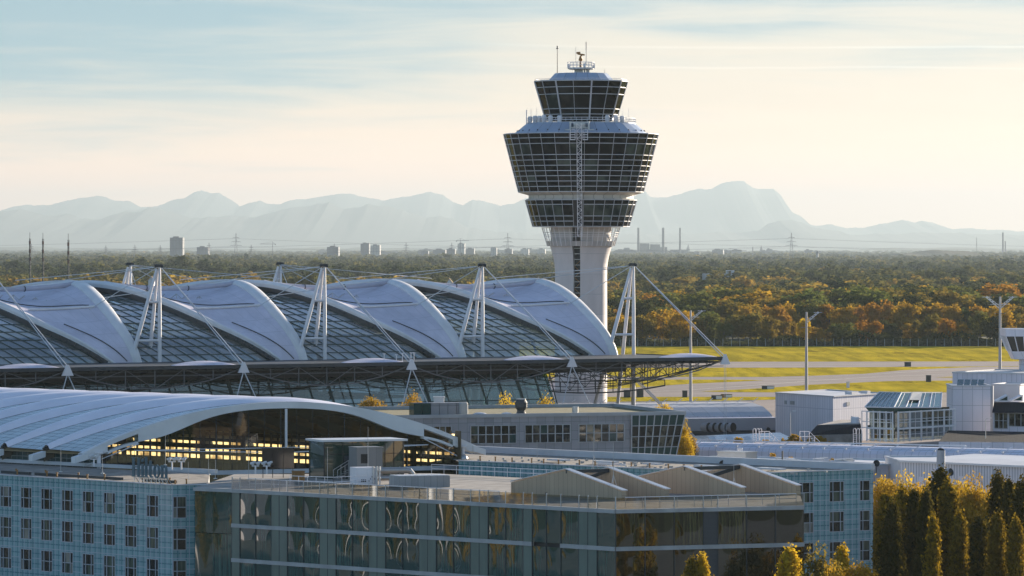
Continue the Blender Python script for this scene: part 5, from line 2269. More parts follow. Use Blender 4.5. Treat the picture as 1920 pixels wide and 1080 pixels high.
# return pane of the balustrade at the right end, sunlit
mb = MB()
mb.face([(RK.x + 0.05, RK.y + 0.1, 9.68), (RK.x + 0.55, RK.y + 8, 9.68), (RK.x + 0.55, RK.y + 8, 10.85), (RK.x + 0.05, RK.y + 0.1, 10.85)])
mb.build('balustrade', g, gb)


def railing(pts, label, h=1.05, step=1.9, rails=(1.0, 0.55), r=0.035):
    mb = MB()
    for a, b in zip(pts, pts[1:]):
        a, b = Vector(a), Vector(b)
        L = (b - a).length
        n = max(1, int(round(L / step)))
        for k in range(n + 1):
            p = a.lerp(b, k / n)
            mb.bar(p, p + UP * h, r * 1.6)
        for q in rails:
            mb.bar(a + UP * h * q, b + UP * h * q, r * 1.8)
    return tag(mb.build('roof_railing', MT['white_steel']), label, 'railing', 'white railings on the glass block roof')


def on(s, off, A_=LK, d_=dL, n_=nL, z=9.64):
    p = A_ + d_ * s - n_ * off
    return Vector((p.x, p.y, z))


railing([on(0.5, 2.0), on(30, 2.0), on(36, 2.2)], 'white railing running along the front of the glass block roof')
railing([Vector((11, 424.5, 9.64)), Vector((28, 431, 9.64))], 'pale railing in front of the zinc hoods at the block corner')
railing([Vector((-9, 489, 9.64)), Vector((8, 473, 9.64)), Vector((9, 472, 9.64))], 'white railing at the back edge of the roof right of the ducts')
railing([on(0.5, 8.0), on(6, 9.0), on(6, 14)], 'white railing beside the roof ladder in front of the dark panel', 1.1, 1.2)
# zinc hoods: two pairs of gable walls with an open trough between
MT['zinc'] = panelled('zinc_sheet', (0.46, 0.34, 0.23), 0.62, 0, 0.035, (0.20, 0.15, 0.10), 0.5, 0.0, 0.10)
MT['zinc_cap'] = dirty('zinc_cap', (0.62, 0.62, 0.63), 0.45, amt=0.1)
hd = Vector((-0.7214, 0.6925, 0))             # runs back-left
O1 = Vector((11.0, 438.0, 9.6))


def hood(base, offv, label):
    t = thing('zinc_hood', label, 'roof hood', (0, 0, 0), 'zinc hoods on the glass block roof')
    prof_ = [(0, 0), (15.4, 0), (15.4, 1.25), (7.7, 2.78), (0, 0.92)]
    for k, o in enumerate((base, base + offv)):
        mb = MB()
        tv = offv.normalized() * 0.55
        mb.plate(o, hd, UP, prof_, tv)
        mb.build('gable_wall', MT['zinc'], t)
        mb = MB()
        for (a, b), (c, e) in (((-0.12, 0.93), (7.75, 2.82)), ((7.75, 2.82), (15.5, 1.28))):
            p, q = o + hd * a + UP * (b + 0.05) - tv * 0.1, o + hd * c + UP * (e + 0.05) - tv * 0.1
            mb.slab(p, q - p, tv * 1.2, UP * 0.08)
        mb.build('coping', MT['zinc_cap'], t)
    mb = MB()
    a, b = base + hd * 7.7 + UP * 2.62, base + offv + hd * 7.7 + UP * 2.62
    mb.bar(a, b, 0.3, 0.35)
    mb.bar(base + hd * 10.5 + UP * 0.2, b, 0.35, 0.35)
    mb.build('ridge_beam', MT['dark_steel'], t)
    mb = MB()
    mb.slab(base + hd * 15.2, offv, -hd * 0.2, UP * 1.2)
    mb.build('end_wall', MT['zinc'], t)
    return t


hood(O1, Vector((4.4, 2.7, 0)), 'grey zinc roof hood with sloped gables, the left one of two')
hood(O1 + Vector((12.2, 5.6, 0)), Vector((5.9, 4.0, 0)), 'grey zinc roof hood with sloped gables, right one at the block end')
# slim lightning rods
rods = None
for u, vt, vb, Y, lb in ((1113.5, 806, 882, 452, 'tall thin lightning rod left of the first hood peak'), (1150, 830, 920, 440, 'thin white lightning rod standing in the first hood'), (1376, 870, 925, 446, 'white tripod lightning rod in the second hood'), (690, 800, 880, 470, 'thin lightning rod in front of the louvre box'), (614, 838, 905, 468, 'thin lightning rod beside the glass stair house'), (404, 862, 898, 468, 'thin rod near the left end of the railing'), (391, 860, 890, 486, 'leaning thin rod at the end of the left wing'), (310, 815, 872, 492, 'tall thin rod right above the rooftop letters'), (192, 855, 888, 480, 'thin rod by the vault foot'), (466, 850, 900, 470, 'thin rod left of the dark panel'), (353, 866, 905, 480, 'thin rod beside the second floodlight'), (114, 840, 885, 488, 'thin rod left of the vault foot'), (883, 800, 850, 530, 'thin rod behind the vault right foot'), (1007, 825, 868, 525, 'thin rod on the right wing roof')):
    mb = MB()
    z0_, z1_ = Zv(vb, Y), Zv(vt, Y)
    mb.tube([(0, 0, 0), (0, 0, z1_ - z0_)], [0.035, 0.018], 5)
    if 'tripod' in lb or 'standing in' in lb or 'tall thin lightning' in lb:
        for k in range(3):
            a = k * 2.1
            mb.tube([(0.5 * math.cos(a), 0.5 * math.sin(a), 0), (0, 0, 1.6)], 0.03, 5)
    else:
        mb.lathe((0, 0, 0), [(0.2, 0), (0.2, 0.08), (0.05, 0.1)], 8)
    o = tag(mb.build('lightning_rod', MT['galv']), lb, 'lightning rod', 'lightning rods on the roofs')
    o.location = (Xu(u, Y), Y, z0_)
# glass stair house with white roof
st = thing('stair_house', 'small green glass stair house with white roof on the glass block', 'stair house', (0, 0, 0))
s0 = Vector((Xu(608, 478), 478, 9.64))
sx, sy = Vector((0.95, 0.30, 0)).normalized(), Vector((-0.42, 0.9, 0)).normalized()
MT['stair_glass'] = pane_mat('stair_house_glass', (0.02, 0.045, 0.032), (0.09, 0.13, 0.08), 0.7)
hS = 4.05
mb = MB()
for a, b in ((s0 - sx * 0, s0 + sx * 9.0), (s0 + sy * 4.2, s0), (s0 + sx * 9.0, s0 + sx * 9 + sy * 4.2), (s0 + sx * 9 + sy * 4.2, s0 + sy * 4.2)):
    mb.wall(a, b, 9.64, 9.64 + hS)
mb.build('glass_wall', MT['stair_glass'], st)
mb = MB()
for p in (s0, s0 + sx * 9.0, s0 + sy * 4.2):
    mb.bar(p, p + UP * hS, 0.14)
for k in (2.1, 3.2, 6.9, 7.9):
    mb.bar(s0 + sx * k - sy * 0.03, s0 + sx * k - sy * 0.03 + UP * hS, 0.07)
mb.bar(s0 - sy * 0.03 + UP * 2.7, s0 + sx * 9 - sy * 0.03 + UP * 2.7, 0.06)
mb.build('frame', MT['black'], st)
mb = MB()
mb.slab(s0 - sx * 0.35 - sy * 0.35 + UP * hS, sx * 9.7, sy * 4.9, UP * 0.22)
mb.build('roof', MT['zinc_cap'], st)
mb = MB()
mb.slab(s0 + sx * 2.25 - sy * 0.06 + UP * 0.3, sx * 1.0, sy * 0.05, UP * 2.2)
dd = mb.build('door', MT['dark_steel'], st)
mb = MB()
mb.bar(s0 + sx * 3.0 - sy * 0.12 + UP * 1.3, s0 + sx * 3.15 - sy * 0.12 + UP * 1.3, 0.06)
mb.build('handle', MT['galv'], dd)
mb = MB()
for k in range(6):
    mb.slab(s0 + sx * (0.9 + k * 0.28) - sy * (1.5) + UP * (0.05 + k * 0.17), sx * 0.3, sy * 1.2, UP * 0.05)
for yy in (-1.5, -0.35):
    mb.bar(s0 + sx * 0.9 + sy * yy + UP * 1.0, s0 + sx * 2.6 + sy * yy + UP * 2.0, 0.06)
    mb.bar(s0 + sx * 2.6 + sy * yy + UP * 2.0, s0 + sx * 4.2 + sy * yy + UP * 2.0, 0.06)
    for k in (0.9, 1.75, 2.6, 4.2):
        mb.bar(s0 + sx * k + sy * yy + UP * 0.0, s0 + sx * k + sy * yy + UP * (1.0 + max(0, min(1.0, (k - 0.9) / 1.7))), 0.05)
mb.build('step', MT['galv'], st)
# louvre box against it
lb_ = thing('louvre_box', 'grey louvre box standing before the green stair house', 'ventilation box', (0, 0, 0))
b0 = Vector((Xu(669, 474), 474, 9.64))
mb = MB()
mb.slab(b0, sx * 2.9, sy * 2.2, UP * 3.55)
mb.slab(b0 - sx * 0.06 - sy * 0.06 + UP * 3.56, sx * 3.02, sy * 2.3, UP * 0.09)
mb.build('casing', panelled('box_sheet', (0.22, 0.215, 0.21), 1.1, 0, 0.03, (0.12, 0.12, 0.12), 0.5), lb_)
mb = MB()
mb.slab(b0 + sx * 0.45 - sy * 0.05 + UP * 1.9, sx * 0.75, sy * 0.04, UP * 1.0)
for k in range(7):
    mb.bar(b0 + sx * 0.47 - sy * 0.07 + UP * (1.97 + k * 0.14), b0 + sx * 1.18 - sy * 0.07 + UP * (1.97 + k * 0.14), 0.06, 0.03)
mb.build('grille', MT['black'], lb_)
# white air handler and round ducts
ah = thing('air_handler', 'white air handling unit with valves at the duct end on the roof', 'air handler', (0, 0, 0))
p0 = Vector((Xu(667, 466), 466, 9.64))
mb = MB()
mb.slab(p0, sx * 2.3, sy * 1.6, UP * 1.85)
mb.slab(p0 + sx * 0.2 - sy * 0.04 + UP * 0.95, sx * 1.0, sy * 0.04, UP * 0.7)
mb.slab(p0 + sx * 1.35 - sy * 0.04 + UP * 0.2, sx * 0.8, sy * 0.04, UP * 1.3)
mb.build('casing', MT['white_steel'], ah)
mb = MB()
for k in (0.55, 0.75, 0.95):
    mb.box(p0 + sx * (k + 0.1) - sy * 0.07 + UP * 0.45, (0.12, 0.05, 0.28))
for k in range(5):
    mb.box(p0 + sx * (1.45 + 0.16 * k) - sy * 0.06 + UP * (0.4 + 0.22 * (k % 3)), (0.06, 0.04, 0.16))
mb.build('valve', MT['black'], ah)
mb = MB()
for k in (1.9, 2.3, 2.62):
    mb.tube([p0 + sx * k - sy * 0.12, p0 + sx * k - sy * 0.12 + UP * 1.95], 0.10, 8)
mb.build('riser_pipe', MT['galv'], ah)
MT['duct'] = dirty('duct_steel', (0.42, 0.40, 0.38), 0.32, 0.75, amt=0.2)
for z, l, lbl, bend in ((1.45, 4.0, 'upper silver round duct bending down at its right end', True), (0.65, 3.3, 'lower silver round duct running straight from the white unit', False)):
    mb = MB()
    a = p0 + sx * 2.6 + sy * 0.8 + UP * z
    pts = [a, a + sx * (l - 0.7)]
    if bend:
        pts += [a + sx * (l - 0.3) - UP * 0.08, a + sx * l - UP * 0.42, a + sx * l - UP * (z - 0.02)]
    else:
        pts += [a + sx * l]
    mb.tube(pts, 0.34 if bend else 0.30, 14)
    for k in (0.4, 1.6, 2.6):
        mb.tube([a + sx * (k - 0.04), a + sx * (k + 0.04)], 0.38 if bend else 0.34, 14)
    tag(mb.build('air_duct', MT['duct']), lbl, 'duct')
# low ribbed cooler
mb = MB()
c0 = Vector((Xu(748, 460), 460, 9.64))
mb.slab(c0, sx * 5.6, sy * 2.6, UP * 1.2)
ac = tag(mb.build('cooler', panelled('cooler_sheet', (0.34, 0.335, 0.33), 0.7, 0, 0.05, (0.2, 0.2, 0.2), 0.5)), 'long low grey cooler with white louvred top on the roof', 'cooler')
mb = MB()
for k in range(8):
    mb.slab(c0 + sx * (0.05 + 0.7 * k) + UP * 1.22, sx * 0.56, sy * 2.5, UP * 0.07)
mb.build('fan_cover', MT['zinc_cap'], ac)
# dark solar panel wall
mb = MB()
d0 = Vector((Xu(492, 480), 480, 9.64))
mb.slab(d0 + UP * 1.0, sx * 3.6, sy * 0.12, UP * 2.3)
for k in (0.1, 1.2, 2.4, 3.5):
    mb.bar(d0 + sx * k + sy * 0.1, d0 + sx * k + sy * 0.1 + UP * 3.3, 0.08)
for k in (1.2, 2.4):
    mb.bar(d0 + sx * k - sy * 0.02 + UP * 1.0, d0 + sx * k - sy * 0.02 + UP * 3.3, 0.04)
tag(mb.build('panel_screen', darkglass('screen_panel', (0.008, 0.009, 0.012), 0.12, 0.5)), 'black three part panel screen on posts left of the stair house', 'screen')
# ochre crate
mb = MB()
c1 = Vector((Xu(553, 474), 474, 9.64))
mb.slab(c1, sx * 1.1, sy * 0.9, UP * 1.0)
mb.slab(c1 - sx * 0.05 - sy * 0.05 + UP * 1.01, sx * 1.2, sy * 1.0, UP * 0.06)
for k in (0.0, 0.35, 0.7):
    mb.slab(c1 + sx * (0.03 + k) - sy * 0.03 + UP * 0.08, sx * 0.28, sy * 0.02, UP * 0.84)
tag(mb.build('crate', MT['copper']), 'small ochre brown crate between black screen and stair house', 'crate')
# floodlights: pairs of white heads on a short post


def floodlight(u, v, Y, lbl):
    t = thing('floodlight', lbl, 'floodlight', P(u, v, Y), 'white floodlight pairs on the roofs')
    mb = MB()
    mb.tube([(0, 0, -0.85), (0, 0, 0)], 0.09, 8)
    mb.bar((-0.4, 0, 0.02), (0.4, 0, 0.02), 0.1)
    mb.build('post', MT['white_steel'], t)
    for s in (-1, 1):
        mb = MB()
        c = Vector((0.3 * s, 0, 0.24))
        mb.lathe(c + Vector((0, 0, -0.15)), [(0.06, 0), (0.17, 0.08), (0.24, 0.34)], 10)
        mb.bar(c + Vector((-0.2, -0.2, 0.05)), c + Vector((0.25, 0.25, 0.2)), 0.22, 0.2)
        mb.build('lamp_head', MT['zinc_cap'], t)
    return t


for u, v, Y, l_ in ((322.5, 866, 486, 'left white floodlight pair beside the rooftop letters'), (340, 866, 486, 'right white floodlight pair beside the rooftop letters'), (479, 874, 470, 'white floodlight pair on the railing, left of two'), (500, 874, 470, 'white floodlight pair on the railing, right of two before the screen'), (176, 861, 492, 'white floodlight pair at the left foot of the vault')):
    floodlight(u, v, Y, l_)

# ---- atrium vault between the wings
at_t = thing('atrium', 'arched white atrium roof with glazed strips between the hotel wings', 'atrium', (0, 0, 0))
FL_, FR_ = Vector((Xu(162, 505), 505, 0)), Vector((Xu(884, 524), 524, 0))
vd = Vector((-0.72, 0.69, 0)).normalized()
PITCH = 7.6
ZF, RISEF = 11.3, 5.35


def av(w_, t, off=0.0):
    p = FL_ + (FR_ - FL_) * w_ + vd * t
    # slightly squared parabola, feet at w = 0 and 1
    h = 1 - abs(2 * w_ - 1) ** 2.05
    return Vector((p.x, p.y, ZF + RISEF * h + off))


g = panelled('skylight_strip', (0.50, 0.58, 0.60), 0.85, 1.5, 0.09, (0.10, 0.13, 0.14), 0.12, 0.0, 0.2, 0.6)
MT['atrium_glass'] = g
MT['atrium_sheet'] = dirty('atrium_sheet', (0.80, 0.76, 0.82), 0.45, amt=0.10, scale=0.3)
NBAY = 9
WID = (FR_ - FL_).length
for k in range(NBAY):
    t0 = k * PITCH + 0.25

    def split(w_):
        e = min(1.0, min(w_, 1 - w_) / 0.42)
        return 0.80 * (1 - e) ** 1.15 + 0.03
    mb = MB()
    mb.grid(lambda a, b: av(a, t0 + PITCH * (split(a) * b), 0.02 + 0.10 * b), 40, 6, 0, True, lambda a, b: (a * WID * 1.06, PITCH * split(a) * b))
    mb.build('roof_glazing', MT['atrium_glass'], at_t)
    mb = MB()
    mb.grid(lambda a, b: av(a, t0 + PITCH * (split(a) + (0.985 - split(a)) * b), 0.14 + 0.50 * math.sin(math.pi * b) ** 0.7), 40, 6, 0, True)
    mb.build('roof_sheet', MT['atrium_sheet'], at_t)
    mb = MB()
    pts = [av(j / 40, t0 + PITCH * 0.985, 0.10) for j in range(41)]
    for p, q in zip(pts, pts[1:]):
        mb.bar(p, q, 0.42, 0.3)
    mb.build('roof_gutter', MT['dark_steel'], at_t)
    # rib end noses beyond the eaves
    for w_, s in ((0.0, -1), (1.0, 1)):
        mb = MB()
        e = (FR_ - FL_).normalized()
        p = av(w_, k * PITCH, -0.15)
        mb.slab(p - vd * 0.35 - UP * 0.65, e * s * 1.6 - UP * 0.45, vd * 0.7, UP * 0.7)
        mb.build('rib_nose', MT['rib'], at_t)
# front rib: thin at the crown, deep at the haunches with long openings near the feet
ex_ = (FR_ - FL_).normalized()
mb = MB()
N = 80


def depth_(w_):
    m = abs(2 * w_ - 1)
    d_ = 0.75 + 1.05 * math.exp(-((m - 0.62) / 0.20) ** 2) + 0.35 * math.exp(-((m - 0.93) / 0.10) ** 2)
    return d_


for j in range(N):
    w0, w1 = -0.012 + 1.024 * j / N, -0.012 + 1.024 * (j + 1) / N
    a, b = av(w0, -0.1, 0.12), av(w1, -0.1, 0.12)
    da, db = depth_(w0), depth_(w1)
    m = abs(w0 + w1 - 1)
    lo_a, lo_b = a - UP * da, b - UP * db
    if 0.74 < m < 0.885:                    # opening: split in an upper and a lower flange
        mb.slab(a - UP * 0.55, b - a, vd * 0.7, UP * 0.55)
        mb.slab(lo_a - UP * 0.25, lo_b - lo_a, vd * 0.7, UP * 0.3)
        continue
    q0 = [a, b, lo_b, lo_a]
    q1 = [p + vd * 0.7 for p in q0]
    mb.face(q0[::-1])
    mb.face(q1)
    mb.face([q0[0], q0[1], q1[1], q1[0]][::-1])
    mb.face([q0[3], q0[2], q1[2], q1[3]])
mb.build('front_rib', MT['rib'], at_t)
# ribs below the roof further in
for k in range(1, NBAY):
    mb = MB()
    for j in range(40):
        w0, w1 = j / 40, (j + 1) / 40
        a, b = av(w0, k * PITCH, -0.05), av(w1, k * PITCH, -0.05)
        dz = 0.5 + 0.9 * (0.5 + 0.5 * math.sin(w0 * 21 + k))
        mb.face([a, b, b - UP * dz, a - UP * dz])
    mb.build('inner_rib', dirty('inner_rib_paint', (0.12, 0.10, 0.07), 0.7) if k == 1 else bpy.data.materials['inner_rib_paint'], at_t)
mb = MB()
mb.grid(lambda a, b: av(a, 0.8 + b * (NBAY * PITCH - 1), -0.30), 30, 4, 0, True)
mb.build('ceiling', dirty('ceiling_board', (0.36, 0.26, 0.14), 0.8, amt=0.3), at_t)
# feet: columns with ball bearings, tie rods
for w_, s in ((0.03, -1), (0.975, 1)):
    mb = MB()
    p = av(w_, -0.1)
    zt = p.z - 0.7
    mb.tube([(p.x, p.y, 7.0), (p.x, p.y, zt)], 0.24, 10)
    mb.box((p.x, p.y, zt), (1.0, 0.8, 0.22))
    mb.build('foot_column', MT['white_steel'], at_t)
    mb = MB()
    if s > 0:
        mb.blob((p.x, p.y, 9.6), 0.62, 14, 9)
    else:
        mb.blob((p.x, p.y, 9.75), 0.35, 10, 6)
    mb.build('bearing', MT['galv'], at_t)
    q = av(0.13 if s < 0 else 0.87, -0.1, -1.6)
    mb = MB()
    mb.tube([q, (p.x - s * (-1.6), p.y, 9.7)] if s < 0 else [q, (p.x - 0.5, p.y, 9.9)], 0.07, 6)
    mb.build('tie_rod', MT['white_steel'], at_t)
mb = MB()
c = av(0.508, -0.1)
mb.tube([(c.x, c.y, ZF + RISEF - 0.7), (c.x, c.y, 10.6)], 0.16, 8)
mb.lathe((c.x, c.y, 10.2), [(0.1, 0), (0.4, 0.35), (0.15, 0.6)], 10)
mb.build('king_post', MT['white_steel'], at_t)
mb = MB()
l0, l1 = av(0.12, -0.1, -2.2), av(0.88, -0.1, -2.2)
cc = Vector((c.x, c.y, 10.8))
for s in (-0.15, 0.15):
    mb.tube([l0 + vd * s, cc + vd * s], 0.05, 5)
    mb.tube([cc + vd * s, l1 + vd * s], 0.05, 5)
mb.tube([Vector((l0.x, l0.y, 11.4)), Vector((l1.x, l1.y, 11.4))], 0.05, 5)
mb.build('tension_rod', MT['white_steel'], at_t)
# side walls: tiled glass on the left, sun-lit frosted panes on the right
LT = NBAY * PITCH
MT['atrium_wall'] = panelled('atrium_wall_glass', (0.045, 0.085, 0.085), 1.0, 1.3, 0.07, (0.22, 0.25, 0.25), 0.1, 0.0, 0.4, 0.6)
a, b = FL_ + ex_ * 1.3, FL_ + ex_ * 1.3 + vd * LT
mb = MB()
mb.wall(b, a, -6, ZF + 0.6)
mb.build('side_wall', MT['atrium_wall'], at_t)
g = NG('frosted_pane')
g.t.nodes.remove(g.b)
tl = g.n('ShaderNodeBsdfTranslucent')
g.l(g.mix(g.ramp(g.noise(0.45, 3.0), 0, 1, 0.38, 0.6), (0.16, 0.10, 0.04), (0.72, 0.56, 0.30)), tl.inputs['Color'])
g.l(tl.outputs[0], g.out.inputs['Surface'])
MT['frosted'] = g.mat
a, b = FR_ - ex_ * 1.6, FR_ - ex_ * 1.6 + vd * LT
L = (b - a).length
zr = [8.0, 8.9, 9.75, 10.6, 11.4, 12.15]
mb = MB()
mb.face([(a.x, a.y, 8.0), (b.x, b.y, 8.0), (b.x, b.y, 12.6), (a.x, a.y, 12.6)])
mb.build('frosted_wall', MT['frosted'], at_t)
mb = MB()
s = 0.0
k = 0
while s < L:
    p = a + vd * s - ex_ * 0.12
    wd = 1.5 if k % 6 == 0 else (0.45 if k % 2 == 0 else 0.22)
    mb.bar((p.x, p.y, 5.0), (p.x, p.y, 13.0), wd, 0.15, 0, ex_)
    s += 1.26
    k += 1
for z in zr:
    mb.bar((a.x - ex_.x * .14, a.y - ex_.y * .14, z), (b.x - ex_.x * .14, b.y - ex_.y * .14, z), 0.14, 0.42 if z != 9.75 else 0.6)
mb.build('wall_frame', dirty('bronze_frame', (0.10, 0.075, 0.04), 0.6, amt=0.4), at_t)
mb = MB()
mb.wall(a, b, -6, 8.0)
e0, e1 = FL_ + vd * LT, FR_ + vd * LT
mb.face([(e1.x, e1.y, -6), (e0.x, e0.y, -6), (e0.x, e0.y, 11)] + [tuple(av(j / 20, LT, -0.3)) for j in range(21)] + [(e1.x, e1.y, 11)])
mb.build('end_wall', dirty('atrium_dark_wall', (0.035, 0.033, 0.026), 0.6, amt=0.5, scale=0.2), at_t)
# clear front glazing with thin posts
mb = MB()
top_ = [av(0.02 + 0.96 * j / 40, 0.35, -0.6) for j in range(41)]
for p, q in zip(top_, top_[1:]):
    mb.face([(p.x, p.y, 6), (q.x, q.y, 6), tuple(q), tuple(p)])
mb.build('front_glazing', glass('front_glass', (0.70, 0.74, 0.68), 0.05, 0.02, 0.12), at_t)
mb = MB()
for j in range(1, 24):
    w_ = j / 24
    p = av(w_, 0.3, -0.5)
    mb.bar((p.x, p.y, 6), tuple(p), 0.05 if j % 4 else 0.09)
mb.build('front_post', MT['dark_steel'], at_t)
mb = MB()
p, q = av(0.02, 0.2), av(0.98, 0.2)
mb.bar((p.x, p.y, 8.6), (q.x, q.y, 8.6), 0.2, 0.5)
mb.bar((p.x - 2, p.y - 6, 9.3), (q.x - 28, q.y - 24, 9.35), 0.4, 0.25)
mb.build('front_sill', MT['parapet'], at_t)
# ------------------------------------------------------------------ grey office behind the vault
ra = random.Random(5)
MT['mesh_panel'] = panelled('perforated_panel', (0.28, 0.28, 0.30), 1.25, 1.25, 0.05, (0.12, 0.13, 0.14), 0.5, 0.1, 0.2)
MT['office_glass'] = darkglass('office_glass', (0.010, 0.012, 0.010), 0.04, 0.5)
g = NG('office_glass_warm')
f = g.ramp(g.noise(0.9, 3.0), 0, 1, 0.45, 0.6)
g.col(g.mix(f, (0.012, 0.014, 0.012), (0.11, 0.10, 0.07)))
g.set(0.05, 0, 0.45)
MT['office_glass_warm'] = g.mat
MT['green_glass'] = darkglass('green_glass', (0.012, 0.045, 0.042), 0.04, 0.5)
of = thing('office_building', 'low grey panelled office with window bands and an outward leaning green glass end', 'office', (0, 0, 0))
ZO = 12.2
OA, OB = Vector((Xu(560, 582), 582, 0)), Vector((Xu(1183, 598), 598, 0))
od = (OB - OA).normalized()
on_ = Vector((od.y, -od.x, 0))
OL = (OB - OA).length
mb = MB()
mb.wall(OA, OB, 0, ZO)
mb.build('wall', MT['mesh_panel'], of)
mb = MB()
OC = Vector((Xu(1283, 601), 601, 0))
back = Vector((-9.0, 30.0, 0))
mb.face([(OA.x, OA.y, ZO - 0.25), (OB.x, OB.y, ZO - 0.25), (OC.x, OC.y, ZO - 0.25), tuple((OC + back) + UP * (ZO - 0.25)), tuple((OA + back) + UP * (ZO - 0.25))])
mb.build('roof', dirty('moss_roof', (0.20, 0.17, 0.07), 0.95, amt=0.5, scale=0.5, streak=False), of)
mb = MB()
for p, q in ((OA, OB), (OB, OC), (OC, OC + back), (OC + back, OA + back)):
    mb.bar(p + UP * ZO, q + UP * ZO, 0.5, 0.45)
mb.build('parapet', MT['grey_steel'], of)


def opane(s0_, s1_, z0_, z1_, nx, nz, mats, name='window', base=OA, d=od, n=on_, parent=of):
    gl, fr = MB(), MB()
    for i in range(nx):
        for k in range(nz):
            a, b = s0_ + (s1_ - s0_) * i / nx, s0_ + (s1_ - s0_) * (i + 1) / nx
            za, zb_ = z0_ + (z1_ - z0_) * k / nz, z0_ + (z1_ - z0_) * (k + 1) / nz
            p, q = base + d * a + n * 0.03, base + d * b + n * 0.03
            t1 = ra.gauss(0, 0.008)
            gl.face([(p.x, p.y, za), (q.x, q.y, za), (q.x + n.x * t1, q.y + n.y * t1, zb_), (p.x + n.x * t1, p.y + n.y * t1, zb_)], ra.choices([0, 1, 2], [6, 3, 0.6])[0])
    for i in range(nx + 1):
        a = base + d * (s0_ + (s1_ - s0_) * i / nx) + n * 0.06
        fr.bar((a.x, a.y, z0_), (a.x, a.y, z1_), 0.14, 0.1, 0, n)
    for k in range(nz + 1):
        z = z0_ + (z1_ - z0_) * k / nz
        a, b = base + d * s0_ + n * 0.06, base + d * s1_ + n * 0.06
        fr.bar((a.x, a.y, z), (b.x, b.y, z), 0.14, 0.1)
    o = gl.build(name, mats, parent)
    fr.build('frame', MT['grey_steel'], o)
    return o


def so_(u):
    """distance along the office front at frame column u"""
    k = (u - 960) / F
    return (k * OA.y - OA.x) / (od.x - k * od.y)


for u0_, u1_ in ((780, 846), (882, 968), (984, 1069), (1085, 1170)):
    opane(so_(u0_), so_(u1_), Zv(831, 592), Zv(797.5, 592), 6, 2, [MT['office_glass'], MT['office_glass_warm'], MT['green_glass']])
    opane(so_(u0_), so_(u1_), Zv(871, 592), Zv(850, 592), 6, 1, [MT['office_glass'], MT['office_glass_warm'], MT['green_glass']])
# leaning glass end
gl, fr = MB(), MB()
NX, NZ = 7, 5
zt_, zb_ = ZO - 0.2, Zv(878, 600)
TA, TB = OB + on_ * 0.3, OC + on_ * 0.3
LA, LB = OB + on_ * 0.1, Vector((Xu(1262, 601), 600.6, 0))


def ln_(i, k):
    t = k / NZ
    a, b = LA.lerp(TA, t), LB.lerp(TB, t)
    p = a.lerp(b, i / NX)
    return Vector((p.x, p.y, zb_ + (zt_ - zb_) * t))


for k in range(NZ):
    for i in range(NX):
        t1 = ra.gauss(0, 0.02)
        q = [ln_(i, k), ln_(i + 1, k), ln_(i + 1, k + 1), ln_(i, k + 1)]
        q[2] = q[2] + on_ * t1
        q[3] = q[3] + on_ * t1
        gl.face(q, 2 if k in (1, 4) else ra.choices([0, 1], [2, 1])[0])
for k in range(NZ + 1):
    fr.bar(ln_(0, k) + on_ * 0.06, ln_(NX, k) + on_ * 0.06, 0.16, 0.1)
for i in range(NX + 1):
    fr.bar(ln_(i, 0) + on_ * 0.06, ln_(i, NZ) + on_ * 0.06, 0.16, 0.1)
bk = Vector((-4.0, 14.0, 0))
for k in range(NZ):
    gl.face([ln_(NX, k), ln_(NX, k) + bk, ln_(NX, k + 1) + bk, ln_(NX, k + 1)], 2)
o = gl.build('leaning_glass', [MT['office_glass'], MT['office_glass_warm'], MT['green_glass']], of)
fr.build('frame', MT['grey_steel'], o)
# plant on the office roof
pb = thing('plant_enclosure', 'row of grey mesh screened plant boxes on the office roof', 'plant enclosure', (0, 0, 0))
p0 = P(776, 779, 590)
for k in range(6):
    mb = MB()
    mb.slab(p0 + od * (1.22 * k), od * 1.16, -on_ * 2.0, UP * 1.65)
    mb.build('screen_box', MT['green_glass'] if k < 2 else MT['mesh_panel'], pb)
mb = MB()
mb.lathe(P(869, 779, 592), [(0.55, 0), (0.62, 0.2), (0.62, 1.6), (0.5, 1.8)], 14)
tag(mb.build('water_tank', MT['concrete']), 'pale round tank at the right end of the mesh boxes', 'tank')
pot = thing('roof_ventilator', 'dark grey round roof ventilator with flared hood on the office', 'ventilator', P(977, 776, 598))
mb = MB()
mb.lathe((0, 0, 0), [(0.75, 0), (0.55, 0.3), (0.55, 0.5), (0.82, 0.9), (0.85, 1.55), (0.62, 1.95)], 14)
mb.build('hood', MT['dark_steel'], pot)
mb = MB()
mb.lathe((0, 0, 0), [(0.66, 1.95), (0.66, 2.1), (0.1, 2.12)], 14)
mb.build('cap', MT['grey_steel'], pot)
mb = MB()
mb.lathe(P(1078.5, 775.5, 598), [(0.42, 0), (0.42, 0.85), (0.46, 0.86), (0.46, 0.95)], 12)
tag(mb.build('roof_cowl', MT['galv']), 'small silver cylindrical cowl on the mossy office roof', 'cowl')
for u, v, w_, lb in ((823, 756, 1.4, 'small silver roof box behind the mesh screened boxes'), (900, 779, 1.9, 'low white skylight dome left of the dark ventilator'), (950, 779, 1.6, 'low white skylight dome beside the dark ventilator')):
    mb = MB()
    if 'dome' in lb:
        mb.lathe((0, 0, 0), [(w_ * 0.55, 0), (w_ * 0.55, 0.15), (w_ * 0.35, 0.36), (0.02, 0.45)], 14)
    else:
        mb.box((0, 0, 0.4), (w_, 1.0, 0.8))
        mb.box((0, 0, 0.85), (w_ * 1.15, 1.15, 0.12))
    o = tag(mb.build('roof_unit', MT['parapet']), lb, 'roof unit')
    o.location = P(u, v, 597)

